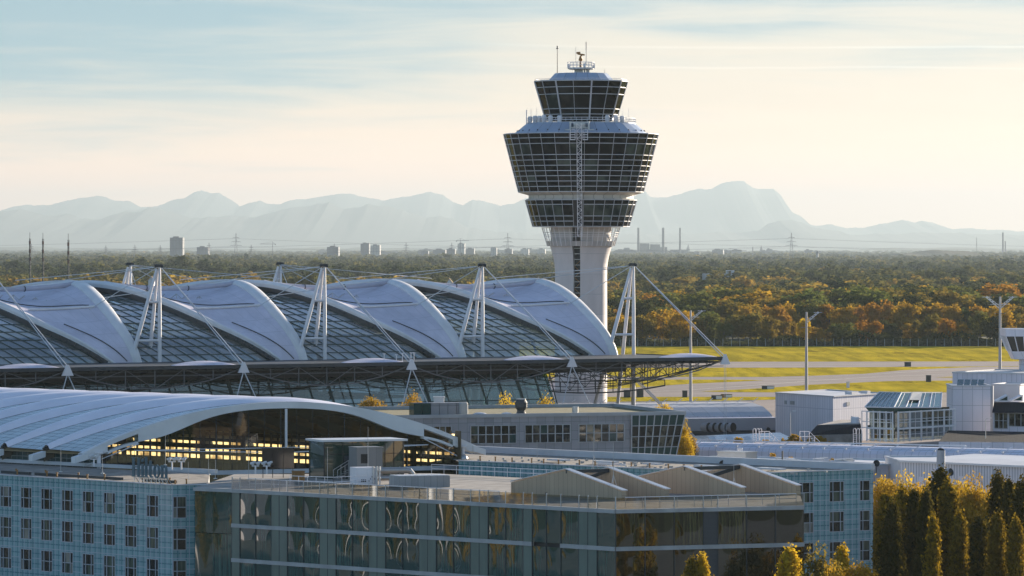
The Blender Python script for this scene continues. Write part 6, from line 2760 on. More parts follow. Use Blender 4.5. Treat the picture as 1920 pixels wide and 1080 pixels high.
# ------------------------------------------------------------------ airport buildings on the right
MT['rib_white'] = panelled('white_ribbed_sheet', (0.72, 0.70, 0.76), 0.9, 6.0, 0.10, (0.42, 0.42, 0.50), 0.5, 0.0, 0.06)
MT['rib_white_fine'] = panelled('white_corrugated', (0.66, 0.64, 0.67), 0.42, 0, 0.12, (0.28, 0.29, 0.33), 0.5, 0.0, 0.10)
MT['white_panel'] = panelled('white_panel', (0.66, 0.63, 0.68), 1.7, 2.7, 0.07, (0.30, 0.31, 0.34), 0.5, 0.0, 0.06)
MT['white_roof'] = dirty('white_roof', (0.66, 0.65, 0.66), 0.6, amt=0.18, scale=0.15, streak=False)
MT['dark_roof'] = panelled('dark_slate_sheet', (0.022, 0.023, 0.028), 0.55, 0, 0.1, (0.025, 0.026, 0.03), 0.9, spec=0.05)


def block(name, label, cat, A, B, depth, z0, z1, mat, roofmat=None, parapet=0.0, u_mat=None):
    """box from front-left A to front-right B"""
    t = thing(name, label, cat, (0, 0, 0))
    d = (B - A).normalized()
    n = Vector((d.y, -d.x, 0))
    q = [A, B, B - n * depth, A - n * depth]
    mb = MB()
    mb.prism([(p.x, p.y) for p in q], z0, z1, top=False)
    mb.build('wall', mat, t)
    mb = MB()
    mb.face([(p.x, p.y, z1 - 0.03) for p in q])
    mb.build('roof', roofmat or MT['white_roof'], t)
    mb = MB()
    for a, b in ((q[0], q[1]), (q[1], q[2]), (q[2], q[3]), (q[3], q[0])):
        mb.bar(a + UP * (z1 + 0.05), b + UP * (z1 + 0.05), 0.3, 0.22)
    mb.build('coping', MT['parapet'], t)
    return t, d, n


V2 = lambda u, Y: Vector((Xu(u, Y), Y, 0))
# white hall far behind the canopy, left of the tower base
t, d, n = block('terminal_hall', 'white ribbed hall seen under the canopy left of the tower base', 'building', V2(700, 905), V2(1046, 935), 30, 0, Zv(716, 930), MT['rib_white'])
for u, w_ in ((975, 1.6), (1000, 1.6), (960, 3.0)):
    mb = MB()
    p = V2(u, 929)
    mb.slab(p + UP * Zv(741, 929) + n * 0.5, d * w_, -n * 0.1, UP * 0.9)
    mb.build('vent_grille', MT['grey_steel'], t)
# long low white pier with rolled roof and five dark round ducts
pier = thing('terminal_pier', 'long low white terminal pier with rolled roof edge and dark round vents', 'building', (0, 0, 0))
PA, PB = V2(900, 800), V2(1456, 815)
pd = (PB - PA).normalized()
pn = Vector((pd.y, -pd.x, 0))
mb = MB()
prof_ = [(0.0, 0.4), (0.0, Zv(787, 805)), (2.5, Zv(786, 805)), (2.5, Zv(783, 807)), (4.5, Zv(776, 808)), (8.0, Zv(766, 812)), (14.0, Zv(758, 820)), (22, Zv(757, 826)), (22, 0.4)]
Lp = (PB - PA).length


def pw(s, k):
    o_, z = prof_[k]
    p = PA + pd * s - pn * o_
    return (p.x, p.y, z)


for k in range(len(prof_) - 1):
    mb.face([pw(0, k), pw(Lp, k), pw(Lp, k + 1), pw(0, k + 1)], 0 if k < 3 else 1, [(0, prof_[k][0]), (Lp, prof_[k][0]), (Lp, prof_[k + 1][0]), (0, prof_[k + 1][0])])
mb.face([pw(Lp, k) for k in range(len(prof_))], 0)
mb.build('shell', [MT['white_panel'], panelled('seamed_roof', (0.50, 0.50, 0.53), 3.0, 0, 0.2, (0.38, 0.38, 0.40), 0.6)], pier)
mb = MB()
mb.bar(PA + UP * 0.35 + pn * 0.2, PB + UP * 0.35 + pn * 0.2, 0.5, 1.1)
mb.build('plinth', MT['dark_steel'], pier)
mb = MB()
k = 0
s = 6.0
while s < Lp:
    a, b = Vector(pw(s, 4)), Vector(pw(s, 6))
    mb.bar(b + UP * 0.1, b + pd * 1.2 + UP * 0.9, 0.12)
    s += 3.0
mb.bar(Vector(pw(0, 6)) + UP * 0.35, Vector(pw(Lp, 6)) + UP * 0.35, 0.14)
mb.build('roof_rail', MT['white_steel'], pier)
for k in range(5):
    mb = MB()
    u = 1318 + 11.3 * k
    c = P(u + 2, 801, 803)
    ax = (pd * 0.5 + Vector((0, -1, 0)) * 0.85).normalized()
    mb.tube([c + pd * -0.35, c + ax * 1.1 + pd * 0.2], [0.68, 0.88], 18, 0, False)
    mb.build('vent_tube', MT['white_panel'], pier)
    mb = MB()
    e = c + ax * 1.12 + pd * 0.2
    sx_ = ax.cross(UP).normalized()
    mb.face([e + sx_ * 0.84 * math.cos(2 * math.pi * j / 18) + UP * 0.88 * math.sin(2 * math.pi * j / 18) for j in range(18)])
    mb.build('vent_mouth', MT['black'], pier)
dish(1440, 806, 800, 0.45, 'black satellite dish at the right end of the white pier', -60)
# lean-to glass sheds with tilted white hatches before the pier
mb = MB()
gA, gB = V2(1262, 740), V2(1500, 760)
gd = (gB - gA).normalized()
gn = Vector((gd.y, -gd.x, 0))
Lg = (gB - gA).length
mb.face([tuple(gA + UP * 1.2), tuple(gB + UP * 1.2), tuple(gB - gn * 5 + UP * 2.6), tuple(gA - gn * 5 + UP * 2.6)], 0, [(0, 0), (Lg, 0), (Lg, 5), (0, 5)])
mb.face([tuple(gA), tuple(gB), tuple(gB + UP * 1.2), tuple(gA + UP * 1.2)], 0, [(0, 0), (Lg, 0), (Lg, 1), (0, 1)])
mb.face([tuple(gA), tuple(gA + UP * 1.2), tuple(gA - gn * 5 + UP * 2.6), tuple(gA - gn * 5)], 0)
gh = tag(mb.build('glass_shed', panelled('shed_glass', (0.20, 0.24, 0.27), 1.6, 1.2, 0.08, (0.4, 0.4, 0.42), 0.1)), 'low lean to glass shed in front of the white pier', 'glass shed')
for u in (1336, 1369, 1402):
    mb = MB()
    p = P(u, 833, 738)
    mb.slab(p, gd * 1.6, (-gn * 1.2 + UP * 1.2), (gn * 0.06 + UP * 0.06))
    mb.bar(p + gd * 0.2 - gn * 1.0 - UP * 0.2, p + gd * 0.2 - gn * 1.1 + UP * 1.1, 0.08)
    mb.build('hatch', MT['zinc_cap'], gh)
# big white ribbed block
rb = thing('ribbed_block', 'big windowless white ribbed block with its corner beside the second light mast', 'building', (0, 0, 0))
rbL, rbK, rbR = V2(1454, 800), V2(1562, 780), V2(1660, 797)
rbz = Zv(741, 788)
mb = MB()
mb.prism([(p.x, p.y) for p in (rbL, rbK, rbR, rbL + rbR - rbK)], -0.2, rbz, top=False)
mb.build('wall', MT['rib_white'], rb)
mb = MB()
mb.face([(p.x, p.y, rbz - 0.05) for p in (rbL, rbK, rbR, rbL + rbR - rbK)])
mb.build('roof', MT['white_roof'], rb)
mb = MB()
for p, q in ((rbL, rbK), (rbK, rbR), (rbR, rbL + rbR - rbK), (rbL + rbR - rbK, rbL)):
    mb.bar(p + UP * (rbz + 0.05), q + UP * (rbz + 0.05), 0.3, 0.2)
mb.build('coping', MT['parapet'], rb)
d = (rbK - rbL).normalized()
n = Vector((d.y, -d.x, 0))
for s_, w_ in ((3.6, 0.8), (5.8, 1.6)):
    mb = MB()
    mb.slab(rbL + d * s_ + n * 0.1 + UP * Zv(760, 790), d * w_, -n * 0.15, UP * 0.65)
    mb.build('vent_grille', MT['grey_steel'], rb)
d = (rbR - rbK).normalized()
n = Vector((d.y, -d.x, 0))
mb = MB()
mb.slab(rbK + d * 5.0 + n * 0.1 + UP * Zv(760, 786), d * 1.2, -n * 0.15, UP * 0.65)
mb.build('vent_grille', MT['grey_steel'], rb)
for s_, l_ in ((9, 2.6), (15, 1.2)):
    mb = MB()
    mb.slab(rbK + d * s_ - n * 1.0 + UP * (rbz + 0.1), d * l_, -n * 1.4, UP * 0.5)
    mb.build('roof_box', MT['parapet'], rb)
# dark slate lean-to roofs with tank
sl = thing('slate_roof_shed', 'dark slate sloping roof shed in front of the white ribbed block', 'shed', (0, 0, 0))
a0, a1_, a2_, a3_ = P(1515, 816, 742), P(1616, 819, 748), P(1614, 795, 752), P(1532, 797, 752)
mb = MB()
mb.face([a0, a1_, a2_, a3_], 0, [(0, 0), (9, 0), (9, 3), (1, 3)])
mb.build('roof_slope', MT['dark_roof'], sl)
mb = MB()
a4, a5 = P(1608, 787, 780), P(1575, 787, 778)
mb.face([a3_, a2_, a4, a5])
mb.wall(V2(1515, 742), V2(1616, 748), 0, a0.z)
mb.build('flat_roof', MT['deck'], sl)
tk = thing('water_tank', 'white round tank with bracket on the flat roof by the conservatory', 'tank', P(1603, 797, 760))
mb = MB()
mb.lathe((0, 0, 0), [(0.62, 0), (0.72, 0.25), (0.72, 1.25), (0.66, 1.4)], 16)
mb.build('shell', MT['white_steel'], tk)
mb = MB()
mb.bar((-0.7, 0, 1.5), (0.9, 0, 1.1), 0.12)
mb.bar((0.7, 0, 0.2), (0.95, 0, 1.2), 0.1)
mb.build('bracket', MT['galv'], tk)
# conservatory: glazed two-storey front with green sloping glass roof
cv = thing('conservatory', 'two storey white framed glass house with green glass pitched roof', 'glass house', (0, 0, 0))
CA, CB, CD = V2(1630, 716), V2(1678, 712), V2(1785, 726)
zr1, zr0 = Zv(772, 716), Zv(829, 712)
zm_ = Zv(803, 714)
g = glass('conservatory_glass', (0.42, 0.52, 0.48), 0.22, 0.03, 0.3)
g2 = darkglass('conservatory_roof_glass', (0.012, 0.06, 0.055), 0.05, 0.35)
mb = MB()
mb.wall(CA, CB, zr0, zr1)
mb.wall(CB, CD, zr0, zr1)
mb.build('glass_wall', g, cv)
mb = MB()
RA, RB = P(1649, 735, 722), P(1676, 735, 719)
RB2 = P(1690, 736, 719)
RC, RD = P(1766, 736, 731), P(1766, 766, 724)
e0, e1, e2 = P(1622, 763, 716), P(1676, 764, 711), P(1764, 764, 722)
mb.face([e0, e1, RB2, RA])
mb.face([e1, e2, RC, RB2])
mb.face([e0, tuple(CA + UP * zr1), tuple(CB + UP * zr1), e1])
mb.face([e1, tuple(CB + UP * zr1), tuple(CD + UP * zr1), e2])
mb.build('glass_roof', g2, cv)
mb = MB()
for a, b in ((e0, e1), (e1, e2), (RA, RB2), (RB2, RC), (e0, RA), (e1, RB2), (e2, RC)):
    mb.bar(a, b, 0.18)
for k in range(6):
    t_ = k / 6
    mb.bar(e0.lerp(e1, t_), RA.lerp(RB2, t_), 0.09)
for k in range(5):
    t_ = k / 4
    mb.bar(e1.lerp(e2, t_), RB2.lerp(RC, t_), 0.17)
    mb.bar(e1.lerp(e2, min(1, t_ + 0.09)), RB2.lerp(RC, min(1, t_ + 0.09)), 0.08)
mb.build('roof_bar', MT['white_steel'], cv)
mb = MB()
o_ = 0.6
for A_, B_, ks in ((CA, CB, 4), (CB, CD, 5)):
    dd_ = (B_ - A_).normalized()
    nn = Vector((dd_.y, -dd_.x, 0)) * o_
    for k in range(ks + 1):
        p = A_.lerp(B_, k / ks) + nn
        mb.bar(p + UP * zr0, p + UP * (zr1 + 0.2), 0.22)
        if k < ks:
            for f_ in (0.33, 0.75):
                q = A_.lerp(B_, (k + f_) / ks) + nn * 0.1
                mb.bar(q + UP * zr0, q + UP * zr1, 0.10)
    for z, w_ in ((zr1 + 0.05, 0.2), (zm_, 0.28), (zm_ + 1.0, 0.10), (zm_ + 1.45, 0.08), (zr0 + 0.3, 0.12), (zr0 + 1.2, 0.07)):
        mb.bar(A_ + nn + UP * z, B_ + nn + UP * z, w_)
mb.bar(V2(1616, 718) + UP * zr0, V2(1616, 718) + UP * zr1, 0.16)
for z in (zr1 + 0.05, zm_, zm_ + 1.0):
    mb.bar(V2(1616, 718) + UP * z, CA + UP * z, 0.14)
mb.build('wall_frame', MT['white_steel'], cv)
mb = MB()
mb.wall(V2(1632, 727), V2(1676, 727), zr0, zr1)
mb.wall(V2(1676, 727), V2(1780, 738), zr0, zr1)
for A_, B_ in ((V2(1632, 718), V2(1780, 733)),):
    mb.slab((A_.x, A_.y, zm_ - 0.15), B_ - A_, Vector((0, 6, 0)), UP * 0.25)
mb.build('inner_wall', dirty('conservatory_inside', (0.10, 0.085, 0.055), 0.8, amt=0.6, scale=0.6), cv)
mb = MB()
q0, q1 = RB2.lerp(RC, 0.27), RB2.lerp(RC, 0.52)
q2, q3 = q1.lerp(e1.lerp(e2, 0.52), 0.55), q0.lerp(e1.lerp(e2, 0.27), 0.55)
up_ = Vector((0.0, -0.12, 0.12))
mb.face([q3 + up_, q2 + up_, q1 + up_, q0 + up_])
mb.build('roof_panel', MT['grey_steel'], cv)
# white blocks to the right
t, d, n = block('white_block', 'white panelled block standing right of the conservatory', 'building', V2(1786, 742), V2(1857, 742), 10, 0, Zv(724, 742), MT['white_panel'])
mb = MB()
p = V2(1857, 742)
mb.tube([p + UP * 2.0 - n * 0.6, p + UP * (Zv(724, 742) + 0.05) - n * 0.6], 0.6, 10)
mb.build('corner_round', MT['white_panel'], t)
mb = MB()
for k in range(4):
    q0 = P(1794 + 13 * k, 724, 746)
    mb.slab(q0, Vector((1.0, 0, 0)), Vector((0.5, 3.0, 1.0)), UP * 0.06)
mb.build('roof_light', MT['green_glass'], t)
t, d, n = block('white_block', 'wide white parapet block at the right edge under the control cab', 'building', V2(1786, 786), V2(1990, 776), 20, 0, Zv(700, 782), panelled('tall_panel', (0.62, 0.60, 0.67), 0.95, 40, 0.07, (0.30, 0.31, 0.35), 0.5, 0.0, 0.08))
t, d, n = block('white_block', 'small white stair block with door between the white blocks', 'building', V2(1860, 752), V2(1912, 750), 8, 0, Zv(721, 752), MT['parapet'])
mb = MB()
mb.slab(V2(1890, 751) + n * 0.08 + UP * 8.0, d * 0.9, -n * 0.05, UP * 2.1)
mb.build('door', MT['white_panel'], t)
# low front part with windows and slate roof
lo = thing('low_wing', 'low wing with wide windows and slate roof at the right edge', 'building', (0, 0, 0))
mb = MB()
mb.wall(V2(1862, 735), V2(1995, 725), 0, Zv(772, 732))
mb.build('wall', MT['white_panel'], lo)
mb = MB()
q0, q1, q2, q3 = P(1860, 774, 734), P(1995, 774, 724), P(1995, 754, 730), P(1864, 754, 740)
mb.face([q0, q1, q2, q3], 0, [(0, 0), (12, 0), (12, 2), (0, 2)])
mb.build('slate_roof', MT['dark_roof'], lo)
opane(0.3, 3.0, Zv(804, 732), Zv(775, 732), 3, 2, [MT['office_glass_warm'], MT['office_glass'], MT['office_glass_warm']], 'window', V2(1862, 735), (V2(1995, 725) - V2(1862, 735)).normalized(), Vector((-0.08, -1, 0)).normalized(), lo)
opane(3.3, 12, Zv(800, 730), Zv(776, 730), 7, 1, [MT['office_glass_warm'], MT['office_glass_warm'], MT['office_glass']], 'window', V2(1862, 735), (V2(1995, 725) - V2(1862, 735)).normalized(), Vector((-0.08, -1, 0)).normalized(), lo)
sl = thing('slate_roof_shed', 'long dark slate lean to roof below the white block', 'shed', (0, 0, 0))
q0, q1, q2, q3 = P(1760, 828, 690), P(1995, 830, 685), P(1995, 811, 720), P(1778, 807, 724)
mb = MB()
mb.face([q0, q1, q2, q3], 0, [(0, 0), (20, 0), (20, 4), (1.5, 4)])
mb.build('roof_slope', MT['dark_roof'], sl)
mb = MB()
mb.wall(V2(1760, 690), V2(1995, 685), 0, q0.z - 0.02)
mb.build('wall', MT['white_panel'], sl)
tri = None
for u in (1868, 1895):
    t = thing('roof_dormer', 'small triangular white framed glass dormer on the slate roof', 'dormer', (0, 0, 0), 'glass dormers on the slate roof')
    a, b, c = P(u, 752, 738), P(u + 22, 752, 738), P(u + 22, 741, 738)
    mb = MB()
    mb.face([a, b, c])
    mb.build('pane', MT['green_glass'], t)
    mb = MB()
    for p, q in ((a, b), (b, c), (c, a)):
        mb.bar(p - Vector((0, 0.1, 0)), q - Vector((0, 0.1, 0)), 0.2)
    mb.face([a, c, c + Vector((0, 4, 0)), a + Vector((0, 4, 0))])
    mb.build('frame', MT['white_steel'], t)
# small control cab at the right edge
cabt = thing('apron_control_cab', 'small white apron control cab with slanted dark windows at right edge', 'control cab', V2(1930, 800))
hw = (1930 - 1880) * 800 / F
mb = MB()


def ringc(w_, v):
    z = Zv(v, 800)
    return [(-w_, -w_, z), (w_, -w_, z), (w_, w_, z), (-w_, w_, z)]


lev = [(hw, 616), (hw * 0.985, 632), (hw * 0.62, 673)]


def lerp_ring(v):
    for (w0, v0), (w1, v1) in zip(lev, lev[1:]):
        if v0 <= v <= v1:
            return w0 + (w1 - w0) * (v - v0) / (v1 - v0)


for v0, v1, m in ((616, 630, 0), (630, 658, 1), (658, 673, 0)):
    r0, r1 = ringc(lerp_ring(v0), v0), ringc(lerp_ring(v1), v1)
    for k in range(4):
        L0 = 2 * lerp_ring(v0)
        mb.face([r1[k], r1[(k + 1) % 4], r0[(k + 1) % 4], r0[k]], m, [(0, 0), (L0, 0), (L0, 1.4), (0, 1.4)])
mb.face(ringc(hw, 616), 0)
mb.face(ringc(hw * 0.62, 673)[::-1], 0)
mb.build('cabin', [MT['white_panel'], MT['office_glass']], cabt)
mb = MB()
for k in range(4):
    for j in range(6):
        t_ = j / 6
        a = Vector(ringc(lerp_ring(630), 630)[k]).lerp(Vector(ringc(lerp_ring(630), 630)[(k + 1) % 4]), t_)
        b = Vector(ringc(lerp_ring(658), 658)[k]).lerp(Vector(ringc(lerp_ring(658), 658)[(k + 1) % 4]), t_)
        mb.bar(a * 1.0 + Vector((0, 0, 0)), b, 0.14)
mb.build('window_post', MT['white_steel'], cabt)
mb = MB()
mb.prism([(-1.7, -1.7), (1.7, -1.7), (1.7, 1.7), (-1.7, 1.7)], Zv(700, 800) - 1, Zv(673, 800))
mb.build('shaft', MT['white_panel'], cabt)
# long covered white bridge crossing in front
br = thing('covered_bridge', 'long white covered walkway running across the right half', 'walkway', (0, 0, 0))
WA, WB = V2(1255, 636), V2(2060, 606)
wd_ = (WB - WA).normalized()
wn__ = Vector((wd_.y, -wd_.x, 0))
LW = (WB - WA).length
zt1 = 6.15
pts2 = [(0.0, 1.0), (-0.15, 3.2), (0.0, zt1 - 0.6), (0.35, zt1 - 0.15), (1.0, zt1), (2.6, zt1 + 0.35), (4.2, zt1 + 0.4), (4.3, 1.0)]
mb = MB()
for (a, za), (b, zb_) in zip(pts2, pts2[1:]):
    p0, p1 = WA - wn__ * a, WB - wn__ * a
    r0, r1 = WA - wn__ * b, WB - wn__ * b
    mb.face([(p0.x, p0.y, za), (p1.x, p1.y, za), (r1.x, r1.y, zb_), (r0.x, r0.y, zb_)], 0, [(0, za), (LW, za), (LW, zb_), (0, zb_)])
mb.face([tuple((WA - wn__ * a) + UP * za) for a, za in pts2])
mb.build('shell', panelled('bridge_sheet', (0.66, 0.64, 0.72), 1.05, 1.55, 0.06, (0.34, 0.34, 0.38), 0.45, 0.0, 0.05), br)
mb = MB()
mb.bar(WA - wn__ * 2.6 + UP * (zt1 + 0.75), WA + wd_ * 45 - wn__ * 2.6 + UP * (zt1 + 0.75), 0.18)
s = 0
while s < 58:
    mb.bar(WA + wd_ * s - wn__ * 0.8 + UP * zt1, WA + wd_ * (s + 1.0) - wn__ * 2.6 + UP * (zt1 + 0.75), 0.10)
    mb.lathe(WA + wd_ * (s + 0.4) - wn__ * 0.4 + UP * (zt1 - 0.1), [(0.12, 0), (0.12, 0.3), (0.05, 0.35)], 6)
    s += 3.4
mb.build('roof_rail', MT['white_steel'], br)
# roof platforms with ladders on the bridge
for u, lb in ((1412, 'white roof ladder with hooped top at the left end of the pipes'), (1440, 'white step platform over the bridge pipes, left of two'), (1515, 'white step platform beside the bright shrubs'), (1600, 'white hooped ladder before the conservatory')):
    t = thing('roof_ladder', lb, 'ladder', P(u, 838, 650), 'white ladders and steps on the walkway roof')
    mb = MB()
    if 'hooped' in lb:
        for s_ in (0, 0.5, 0.9):
            mb.tube([(s_, 0, 0), (s_, 0, 2.5), (s_ + 0.12, 0, 2.75), (s_ + 0.3, 0, 2.75), (s_ + 0.38, 0, 2.5), (s_ + 0.38, 0, 1.9)], 0.05, 5)
        for k in range(7):
            mb.bar((0, 0, 0.3 * k + 0.2), (0.5, 0, 0.3 * k + 0.2), 0.04)
    else:
        for k in range(6):
            mb.slab((0.2 + 0.25 * k, -0.3, 1.5 - 0.27 * k), (0.3, 0, 0), (0, 0.7, 0), (0, 0, 0.05))
        for y in (-0.35, 0.4):
            mb.bar((-1.2, y, 2.3), (0.2, y, 2.3), 0.06)
            mb.bar((0.2, y, 2.3), (1.8, y, 0.7), 0.06)
            for x in (-1.2, -0.5, 0.2, 1.0, 1.8):
                mb.bar((x, y, 0.2), (x, y, 2.3 - max(0, (x - 0.2)) * 1.0), 0.05)
        mb.slab((-1.2, -0.35, 1.5), (1.4, 0, 0), (0, 0.75, 0), (0, 0, 0.06))
    mb.build('frame', MT['white_steel'], t)
mb = MB()
p0 = P(1416, 829, 648)
mb.tube([p0, p0 + wd_ * 15, p0 + wd_ * 16 - UP * 0.4], 0.13, 8)
mb.tube([p0 + wd_ * 12 - UP * 0.5, p0 + wd_ * 18 - UP * 0.5], 0.35, 8)
tag(mb.build('pipe', MT['white_steel']), 'white pipe running along the walkway roof behind the ladders', 'pipe')
# sheds in front
t, d, n = block('flat_shed', 'flat white corrugated shed behind the right hotel wing', 'shed', V2(1290, 575), V2(1505, 560), 9, -6, Zv(866, 566), MT['rib_white_fine'])
t, d, n = block('flat_shed', 'white corrugated shed with bright roof left of the antenna hut', 'shed', V2(1505, 558), V2(1610, 552), 11, -6, Zv(868, 556), MT['rib_white_fine'])
t, d, n = block('flat_shed', 'small white hut with dish and door at the right wing corner', 'shed', V2(1606, 545), V2(1668, 548), 12, -6, Zv(874, 546), MT['white_panel'])
mb = MB()
mb.slab(V2(1640, 546.5) + n * 0.06 + UP * 5.6, d * 0.9, -n * 0.05, UP * 1.6)
mb.build('door', MT['parapet'], t)
dish(1643, 869, 546, 0.42, 'black satellite dish on the small white hut by the wing corner', -80)
t, d, n = block('corrugated_hall', 'long white corrugated hall with doors behind the poplars', 'hall', V2(1660, 552), V2(1688, 540), 12, -6, Zv(861, 546), MT['parapet'])
mb = MB()
hA_, hB_ = V2(1688, 540), V2(2010, 522)
hz1 = Zv(861, 537)
hd_ = (hB_ - hA_).normalized()
hn_ = Vector((hd_.y, -hd_.x, 0))
mb.wall(hA_, hB_, -6, hz1 - 0.25)
mb.build('front_wall', MT['rib_white_fine'], t)
mb = MB()
p = [hA_ + hn_ * 0.4 + UP * (hz1 - 0.25), hB_ + hn_ * 0.4 + UP * (hz1 - 0.25), hB_ - hn_ * 15 + UP * (hz1 + 0.02), hA_ - hn_ * 15 + UP * (hz1 + 0.02)]
mb.face(p)
mb.face([p[0] - UP * 0.25, p[1] - UP * 0.25, p[1], p[0]])
mb.build('sheet_roof', MT['white_roof'], t)
for s_, w_, h_ in ((2.9, 0.85, 2.0), (7.7, 0.85, 2.0), (8.9, 2.1, 2.5), (11.4, 0.75, 2.1)):
    mb = MB()
    z0_ = hz1 - 4.4 if h_ > 2.2 else hz1 - 4.2
    mb.slab(hA_ + hd_ * s_ + hn_ * 0.05 + UP * z0_, hd_ * w_, -hn_ * 0.04, UP * h_)
    mb.build('door', MT['white_panel'], t)
for zz in (hz1 - 1.3, hz1 - 2.3):
    mb = MB()
    p = hA_ + hd_ * 15.0 + UP * zz
    mb.tube([p + hn_ * 0.05, p + hn_ * 0.55], 0.42, 16)
    mb.build('round_vent', MT['white_panel'], t)
for k, u in enumerate((1383.5, 1387, 1390.5)):
    mb = MB()
    mb.lathe((0, 0, 0), [(0.09, 0), (0.09, 1.25), (0.14, 1.26), (0.14, 1.4)], 8)
    o = tag(mb.build('vent_pipe', MT['white_steel']), 'slim white vent pipe in the row of three on the flat shed', 'vent pipe', 'white vent pipes on the flat shed')
    o.location = (Xu(u, 570), 570, Zv(860, 570))
mb = MB()
mb.tube([(0, 0, 0), (0, 0, 1.8)], 0.10, 6)
mb.box((0, 0, 0.05), (0.4, 0.4, 0.1))
o = tag(mb.build('bollard_post', MT['dark_steel']), 'lone dark post on the flat shed behind the right zinc hood', 'post')
o.location = (Xu(1467, 560), 560, Zv(872, 560))
for k in range(22):
    u = ra.uniform(1300, 1600)
    mb = MB()
    w_ = ra.uniform(0.5, 1.6)
    mb.box((0, 0, 0.2), (w_, 0.6, 0.4))
    mb.box((0, 0, 0.43), (w_ * 1.1, 0.7, 0.06))
    Yq = 574 - (u - 1290) * 0.07 + ra.uniform(1.5, 7)
    o = tag(mb.build('roof_vent', MT['galv'] if k % 2 else MT['parapet']), 'low roof vent box on the flat white sheds', 'roof vent', 'low vent boxes on the flat sheds')
    o.location = (Xu(u, Yq), Yq, Zv(866.5, 566) if u < 1505 else Zv(868.5, 556))
# periscope duct
du = thing('intake_duct', 'white angled air intake duct with black mouth above the poplars', 'air intake', P(1764, 886, 530))
du.scale = (1.35, 1.35, 1.2)
mb = MB()
mb.tube([(0, 0, -2.0), (0, 0, 1.4), (0.02, 0, 2.25)], [0.38, 0.38, 0.36], 14, 0, False)
mb.blob((-0.1, -0.2, 0.0), (0.75, 0.6, 0.55), 12, 8)
mb.tube([(0.1, -0.1, -0.1), (0.85, -0.75, 0.1)], [0.42, 0.40], 14, 0, False)
mb.build('pipe', MT['white_panel'], du)
for c, ax, r in ((Vector((0.02, 0, 2.2)), Vector((0.1, -0.9, 0.7)).normalized(), 0.34), (Vector((0.84, -0.74, 0.1)), Vector((0.75, -0.65, 0.1)).normalized(), 0.36)):
    mb = MB()
    s_ = ax.cross(UP).normalized()
    u_ = s_.cross(ax)
    mb.face([c + s_ * r * math.cos(2 * math.pi * j / 16) + u_ * r * math.sin(2 * math.pi * j / 16) for j in range(16)])
    mb.build('mouth', MT['black'], du)

# ------------------------------------------------------------------ light masts, lamps, boxes on the airfield


def light_mast(u, vt, vb, Y, arms, lb, zbase=None):
    t = thing('light_mast', lb, 'light mast', (Xu(u, Y), Y, zbase if zbase is not None else 0))
    z1_ = Zv(vt, Y) - t.location.z
    mb = MB()
    mb.tube([(0, 0, 0), (0, 0, z1_ * 0.5), (0, 0, z1_)], [0.36, 0.30, 0.20], 10)
    mb.build('pole', dirty('mast_paint', (0.42, 0.40, 0.38), 0.55) if 'mast_paint' not in bpy.data.materials else bpy.data.materials['mast_paint'], t)
    mb = MB()
    lamps = []
    for s in arms:
        e = Vector((s * 2.6, 0.5, z1_ - 0.2))
        b = Vector((0, 0, z1_ - 2.4))
        mb.bar(b, e, 0.16)
        mb.bar(b + UP * 0.55, e + UP * 0.28, 0.12)
        mb.bar(b + Vector((-s * 0.9, 0, -0.9)), b + Vector((s * 0.9, 0, -0.9)), 0.12)
        for k in range(4):
            lamps.append(b.lerp(e, 0.35 + 0.2 * k) + UP * 0.15 + Vector((s * 0.05, -0.1, 0)))
        mb.bar(e - Vector((s * 1.0, 0, -0.1)), e + Vector((s * 0.8, 0, 0.1)), 0.1)
        mb.bar(Vector((s * -0.3, 0, z1_ - 1.5)), Vector((s * 1.9, 0.2, z1_ - 1.5)), 0.08)
    mb.bar((-1.0, 0, z1_ - 3.3), (1.0, 0, z1_ - 3.3), 0.12)
    mb.build('arm', MT['galv'], t)
    for p in lamps:
        mb = MB()
        mb.box(p, (0.42, 0.34, 0.2))
        mb.build('lamp_head', MT['zinc_cap'], t)
    return t


light_mast(1295, 582, 755, 983, (1,), 'tall grey light mast seen behind the canopy cables')
light_mast(1512, 585, 738, 940, (1,), 'tall grey light mast rising behind the white ribbed block')
light_mast(1875, 556, 697, 850, (-1, 1), 'tall grey light mast with two lamp arms beside the control cab')
for u, vt, Y, zb_, lb in ((1482, 771, 757, 0, 'slim curved street lamp before the big ribbed block'), (1848, 784, 700, 2.0, 'slim curved street lamp before the slate roof')):
    t = thing('street_lamp', lb, 'street lamp', (Xu(u, Y), Y, zb_))
    h = Zv(vt, Y) - zb_
    mb = MB()
    mb.tube([(0, 0, 0), (0, 0, h - 0.3), (0.12, 0, h - 0.08), (0.4, 0, h)], [0.08, 0.06, 0.05, 0.05], 6)
    mb.build('pole', MT['galv'], t)
    mb = MB()
    mb.box((0.65, 0, h + 0.02), (0.6, 0.25, 0.12))
    mb.build('lamp_head', MT['zinc_cap'], t)
